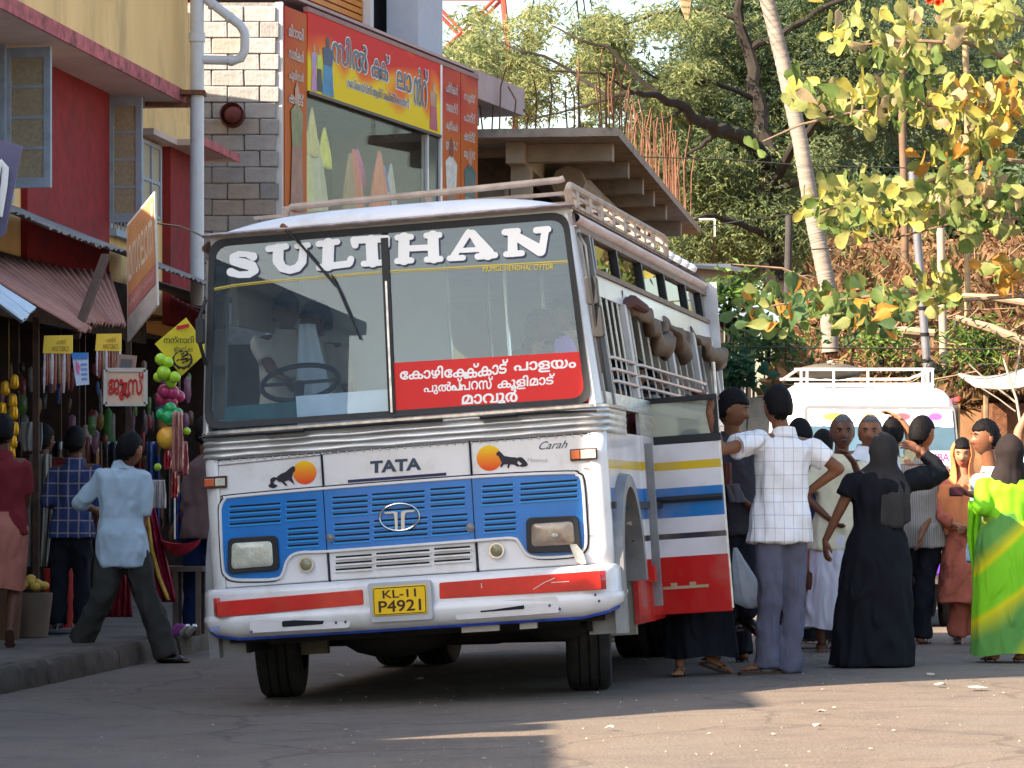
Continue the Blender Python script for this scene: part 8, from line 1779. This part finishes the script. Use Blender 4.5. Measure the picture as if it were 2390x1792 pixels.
def soft(nm, c):
    m = mat(nm, c, .5, var=0); n = m.node_tree; b = n.nodes['Principled BSDF']; tc = n.nodes.new('ShaderNodeTexCoord'); mp = n.nodes.new('ShaderNodeMapping'); mp.inputs['Location'].default_value = (-1, -1, -1); mp.inputs['Scale'].default_value = (2, 2, 2)
    g = n.nodes.new('ShaderNodeTexGradient'); g.gradient_type = 'SPHERICAL'; n.links.new(tc.outputs['Generated'], mp.inputs[0]); n.links.new(mp.outputs[0], g.inputs[0])
    r = n.nodes.new('ShaderNodeMapRange'); r.inputs[1].default_value = .05; r.inputs[2].default_value = .55; n.links.new(g.outputs[0], r.inputs[0]); mx = n.nodes.new('ShaderNodeMixRGB'); mx.inputs[1].default_value = (.72, .72, .76, 1); mx.inputs[2].default_value = tuple(c)+(1,); n.links.new(r.outputs[0], mx.inputs[0]); n.links.new(mx.outputs[0], b.inputs['Base Color']); return m
for i, (u0, u1, c) in enumerate(((1898, 1995, (.5, .6, .08)), (1998, 2060, (.6, .35, .18)), (2068, 2145, (.7, .09, .13)), (2152, 2216, (.35, .09, .6)))):
    vp('strip_print', [(u0+(u1-u0)*(.5+.5*math.cos(t*PI/10)), 975+21*math.sin(t*PI/10)) for t in range(20)], .764, soft('strip_print_%d' % i, c), .003, rake=.05)
b_ = vp('name_board', [(2150, 1108), (2150, 1052), (2240, 1052), (2240, 1108)], .74, mat('board_pinkwhite', (.62, .55, .6), .5), .01)
PK = mat('magenta_ink', (.45, .04, .2), .5)
def vq(u0, u1, v0, v1, y): 
    a, b = V(u0, v1, y), V(u1, v0, y); return (a.x, b.x, a.z, b.z), (lambda x, z, t: Vector((x, y-t, z)))
bx_, f_ = vq(2154, 2216, 1058, 1076, .729); lettering('name_lettering', 'AMBA', bx_, f_, PK, vn, off=.04)
bx_, f_ = vq(2188, 2216, 1086, 1100, .729); lettering('name_lettering', 'oli', bx_, f_, PK, vn, off=.03)
GRB = mat('grille_black', (.02, .02, .022), .5)
vp('grille', [(1930, 1250), (1930, 1175), (2170, 1175), (2170, 1250)], -.002, GRB, .02, r=.03)
for k in range(9): a = V(1945+k*26, 1245, -.03); c = V(1945+k*26, 1180, -.03); MB().beam(a, c, .035, .02, up=(0, 1, 0)).build('grille_bar', WHITE, vn)
for u in (1908, 2192):
    c = V(u, 1195, -.01); mb = MB(); mb.tube([c, c+Vector((0, -.03, 0))], .085, 20); o = mb.build('headlight', CHROME, vn, True); mb = MB(); mb.ell(c+Vector((0, -.03, 0)), .07, .03, .07, 16, 8); mb.build('lens', LENS, o, True)
    c = V(u+(4 if u > 2000 else -4), 1250, -.01); mb = MB(); mb.tube([c, c+Vector((0, -.02, 0))], .03, 12); mb.build('indicator', AMBR, vn, True)
a = V(1835, 1330, -.1); c = V(2268, 1296, -.1)
MB().box(-.80, .80, -.14, -.02, .46, .60).build('bumper', mat('purple_paint', (.14, .05, .45), .4, var=.1), vn, bevel=.02); MB().box(-.80, .80, -.13, -.02, .605, .66).build('bumper_top', WHITE, vn, bevel=.01)
bx_, f_ = vq(2180, 2208, 1238, 1266, -.035); mb = MB(); mb.box(bx_[0], bx_[1], -.035, -.02, bx_[2], bx_[3]); pl_ = mb.build('number_plate', mat('plate_white', (.7, .7, .7), .5), vn)
lettering('plate_lettering', 'KL 10', (bx_[0]+.01, bx_[1]-.01, bx_[2]+.055, bx_[3]-.01), f_, INKK, pl_, off=.02, lift=.002); lettering('plate_lettering', 'E 2641', (bx_[0]+.01, bx_[1]-.01, bx_[2]+.01, bx_[3]-.055), f_, INKK, pl_, off=.02, lift=.002)
for s in (-1, 1):
    mb = MB(); mb.box(s*.785, s*.80, 1.0, 1.8, 1.5, 1.95); mb.build('door_glass', mat('van_side_glass', (.1, .07, .03), .1, var=.6, scale=5, col2=(.5, .25, .05), coat=1), vn)
    MB().box(s*.787, s*.797, .9, 3.8, 1.30, 1.36).build('red_stripe', BR, vn); MB().box(s*.78, s*.795, .95, 2.6, 1.98, 2.02).build('red_stripe', BR, vn)
    for y in (.55, 3.1):
        for_ = Vector((s*.68, y, .30)); mb = MB(); pr = [(-.5, .6), (-.5, .9), (-.35, 1), (.35, 1), (.5, .9), (.5, .6)]; N = 32
        mb.add([for_+Vector((a_*.2, math.cos(2*PI*i/N)*.33*b_2, math.sin(2*PI*i/N)*.33*b_2)) for i in range(N) for a_, b_2 in pr], [(i*6+j_, i*6+j_+1, ((i+1) % N)*6+j_+1, ((i+1) % N)*6+j_) for i in range(N) for j_ in range(5)])
        w2 = mb.build('tyre', mat('tyre_rubber', (.02, .019, .019)), vn, True); mb = MB(); mb.tube([for_-Vector((.07, 0, 0)), for_+Vector((.07, 0, 0))], .2, 16); mb.build('rim', CHROME, w2, True)
MB().box(-.7, .7, .1, 3.9, .3, .45).build('chassis_frame', CHS, vn)
# roof rack
z0, z1 = V(2000, 898, 1.2).z, V(2000, 862, 1.2).z; xa, xb = V(1862, 860, 1.2).x, V(2178, 860, 1.2).x
for z, r in ((z0, .017), (z1, .013)):
    for pts in ([(xa-.03, 1.2, z), (xb, 1.2, z)], [(xa-.03, 3.6, z), (xb, 3.6, z)], [(xa, 1.2, z), (xa, 3.6, z)], [(xb, 1.2, z), (xb, 3.6, z)]): MB().tube(pts, r, 8).build('rack_rail', WHITE, vn, True)
for u in (1870, 1884, 1946, 2026, 2154, 2166, 2177):
    x = V(u, 860, 1.2).x; MB().tube([(x, 1.2, z0-.05), (x, 1.2, z1)], .011, 6).build('rack_post', WHITE, vn, True)
for k in range(6): MB().box(xa, xb, 1.4+k*.4, 1.45+k*.4, z0-.01, z0+.01).build('rack_slat', WHITE, vn)
mb = MB(); g_ = V(1942, 868, 1.6); mb.ell((g_.x, 1.9, z1+.01), .31, .55, .07, 24, 8); mb.v = [tuple(Vector(v)+Vector((0, 0, .02))*noise.noise(Vector(v)*6)) for v in mb.v]
o = mb.build('tarpaulin_bundle', mat('olive_tarpaulin', (.09, .08, .065), .85, var=.25), None, True); o.matrix_world = VF.m4(); tag(o, 'dark olive tarpaulin bundle tied on the van roof rack', 'tarpaulin')
mb = MB(); mb.ell((g_.x-.02, 1.5, z1+.075), .035, .03, .02, 8, 6); mb.beam((g_.x, 1.45, z1+.06), (g_.x+.0, 2.3, z1+.07), .03, .012)
o = mb.build('tie_cord', mat('cord_grey', (.25, .24, .22), .9), None, True); o.matrix_world = VF.m4(); tag(o, 'knotted cord over the tarpaulin on the van roof', 'cord')
# a crow-like bird on the pole
pbd = P(2172, 855, 37.2); bd_ = MB(); q = lambda x, z, y=0.: Vector((x, y, z))
bd_.ell((0, 0, 0), .05, .035, .06, 12, 8, Matrix.Rotation(.7, 3, 'Y')); bd_.ell((-.03, 0, .075), .028, .024, .028, 10, 7); bd_.tube([(-.045, 0, .078), (-.085, 0, .07)], [.01, .002], 6); bd_.tube([(.03, 0, -.03), (.13, 0, -.06), (.17, 0, -.075)], [.03, .022, .006], 8, flat=.4); bd_.tube([(0, 0, -.05), (0, 0, -.10)], .005, 5)
o = bd_.build('bird', mat('black_feather', (.02, .02, .022), .5), None, True); o.location = pbd; tag(o, 'black bird perched against the grey metal pole above the van', 'bird')
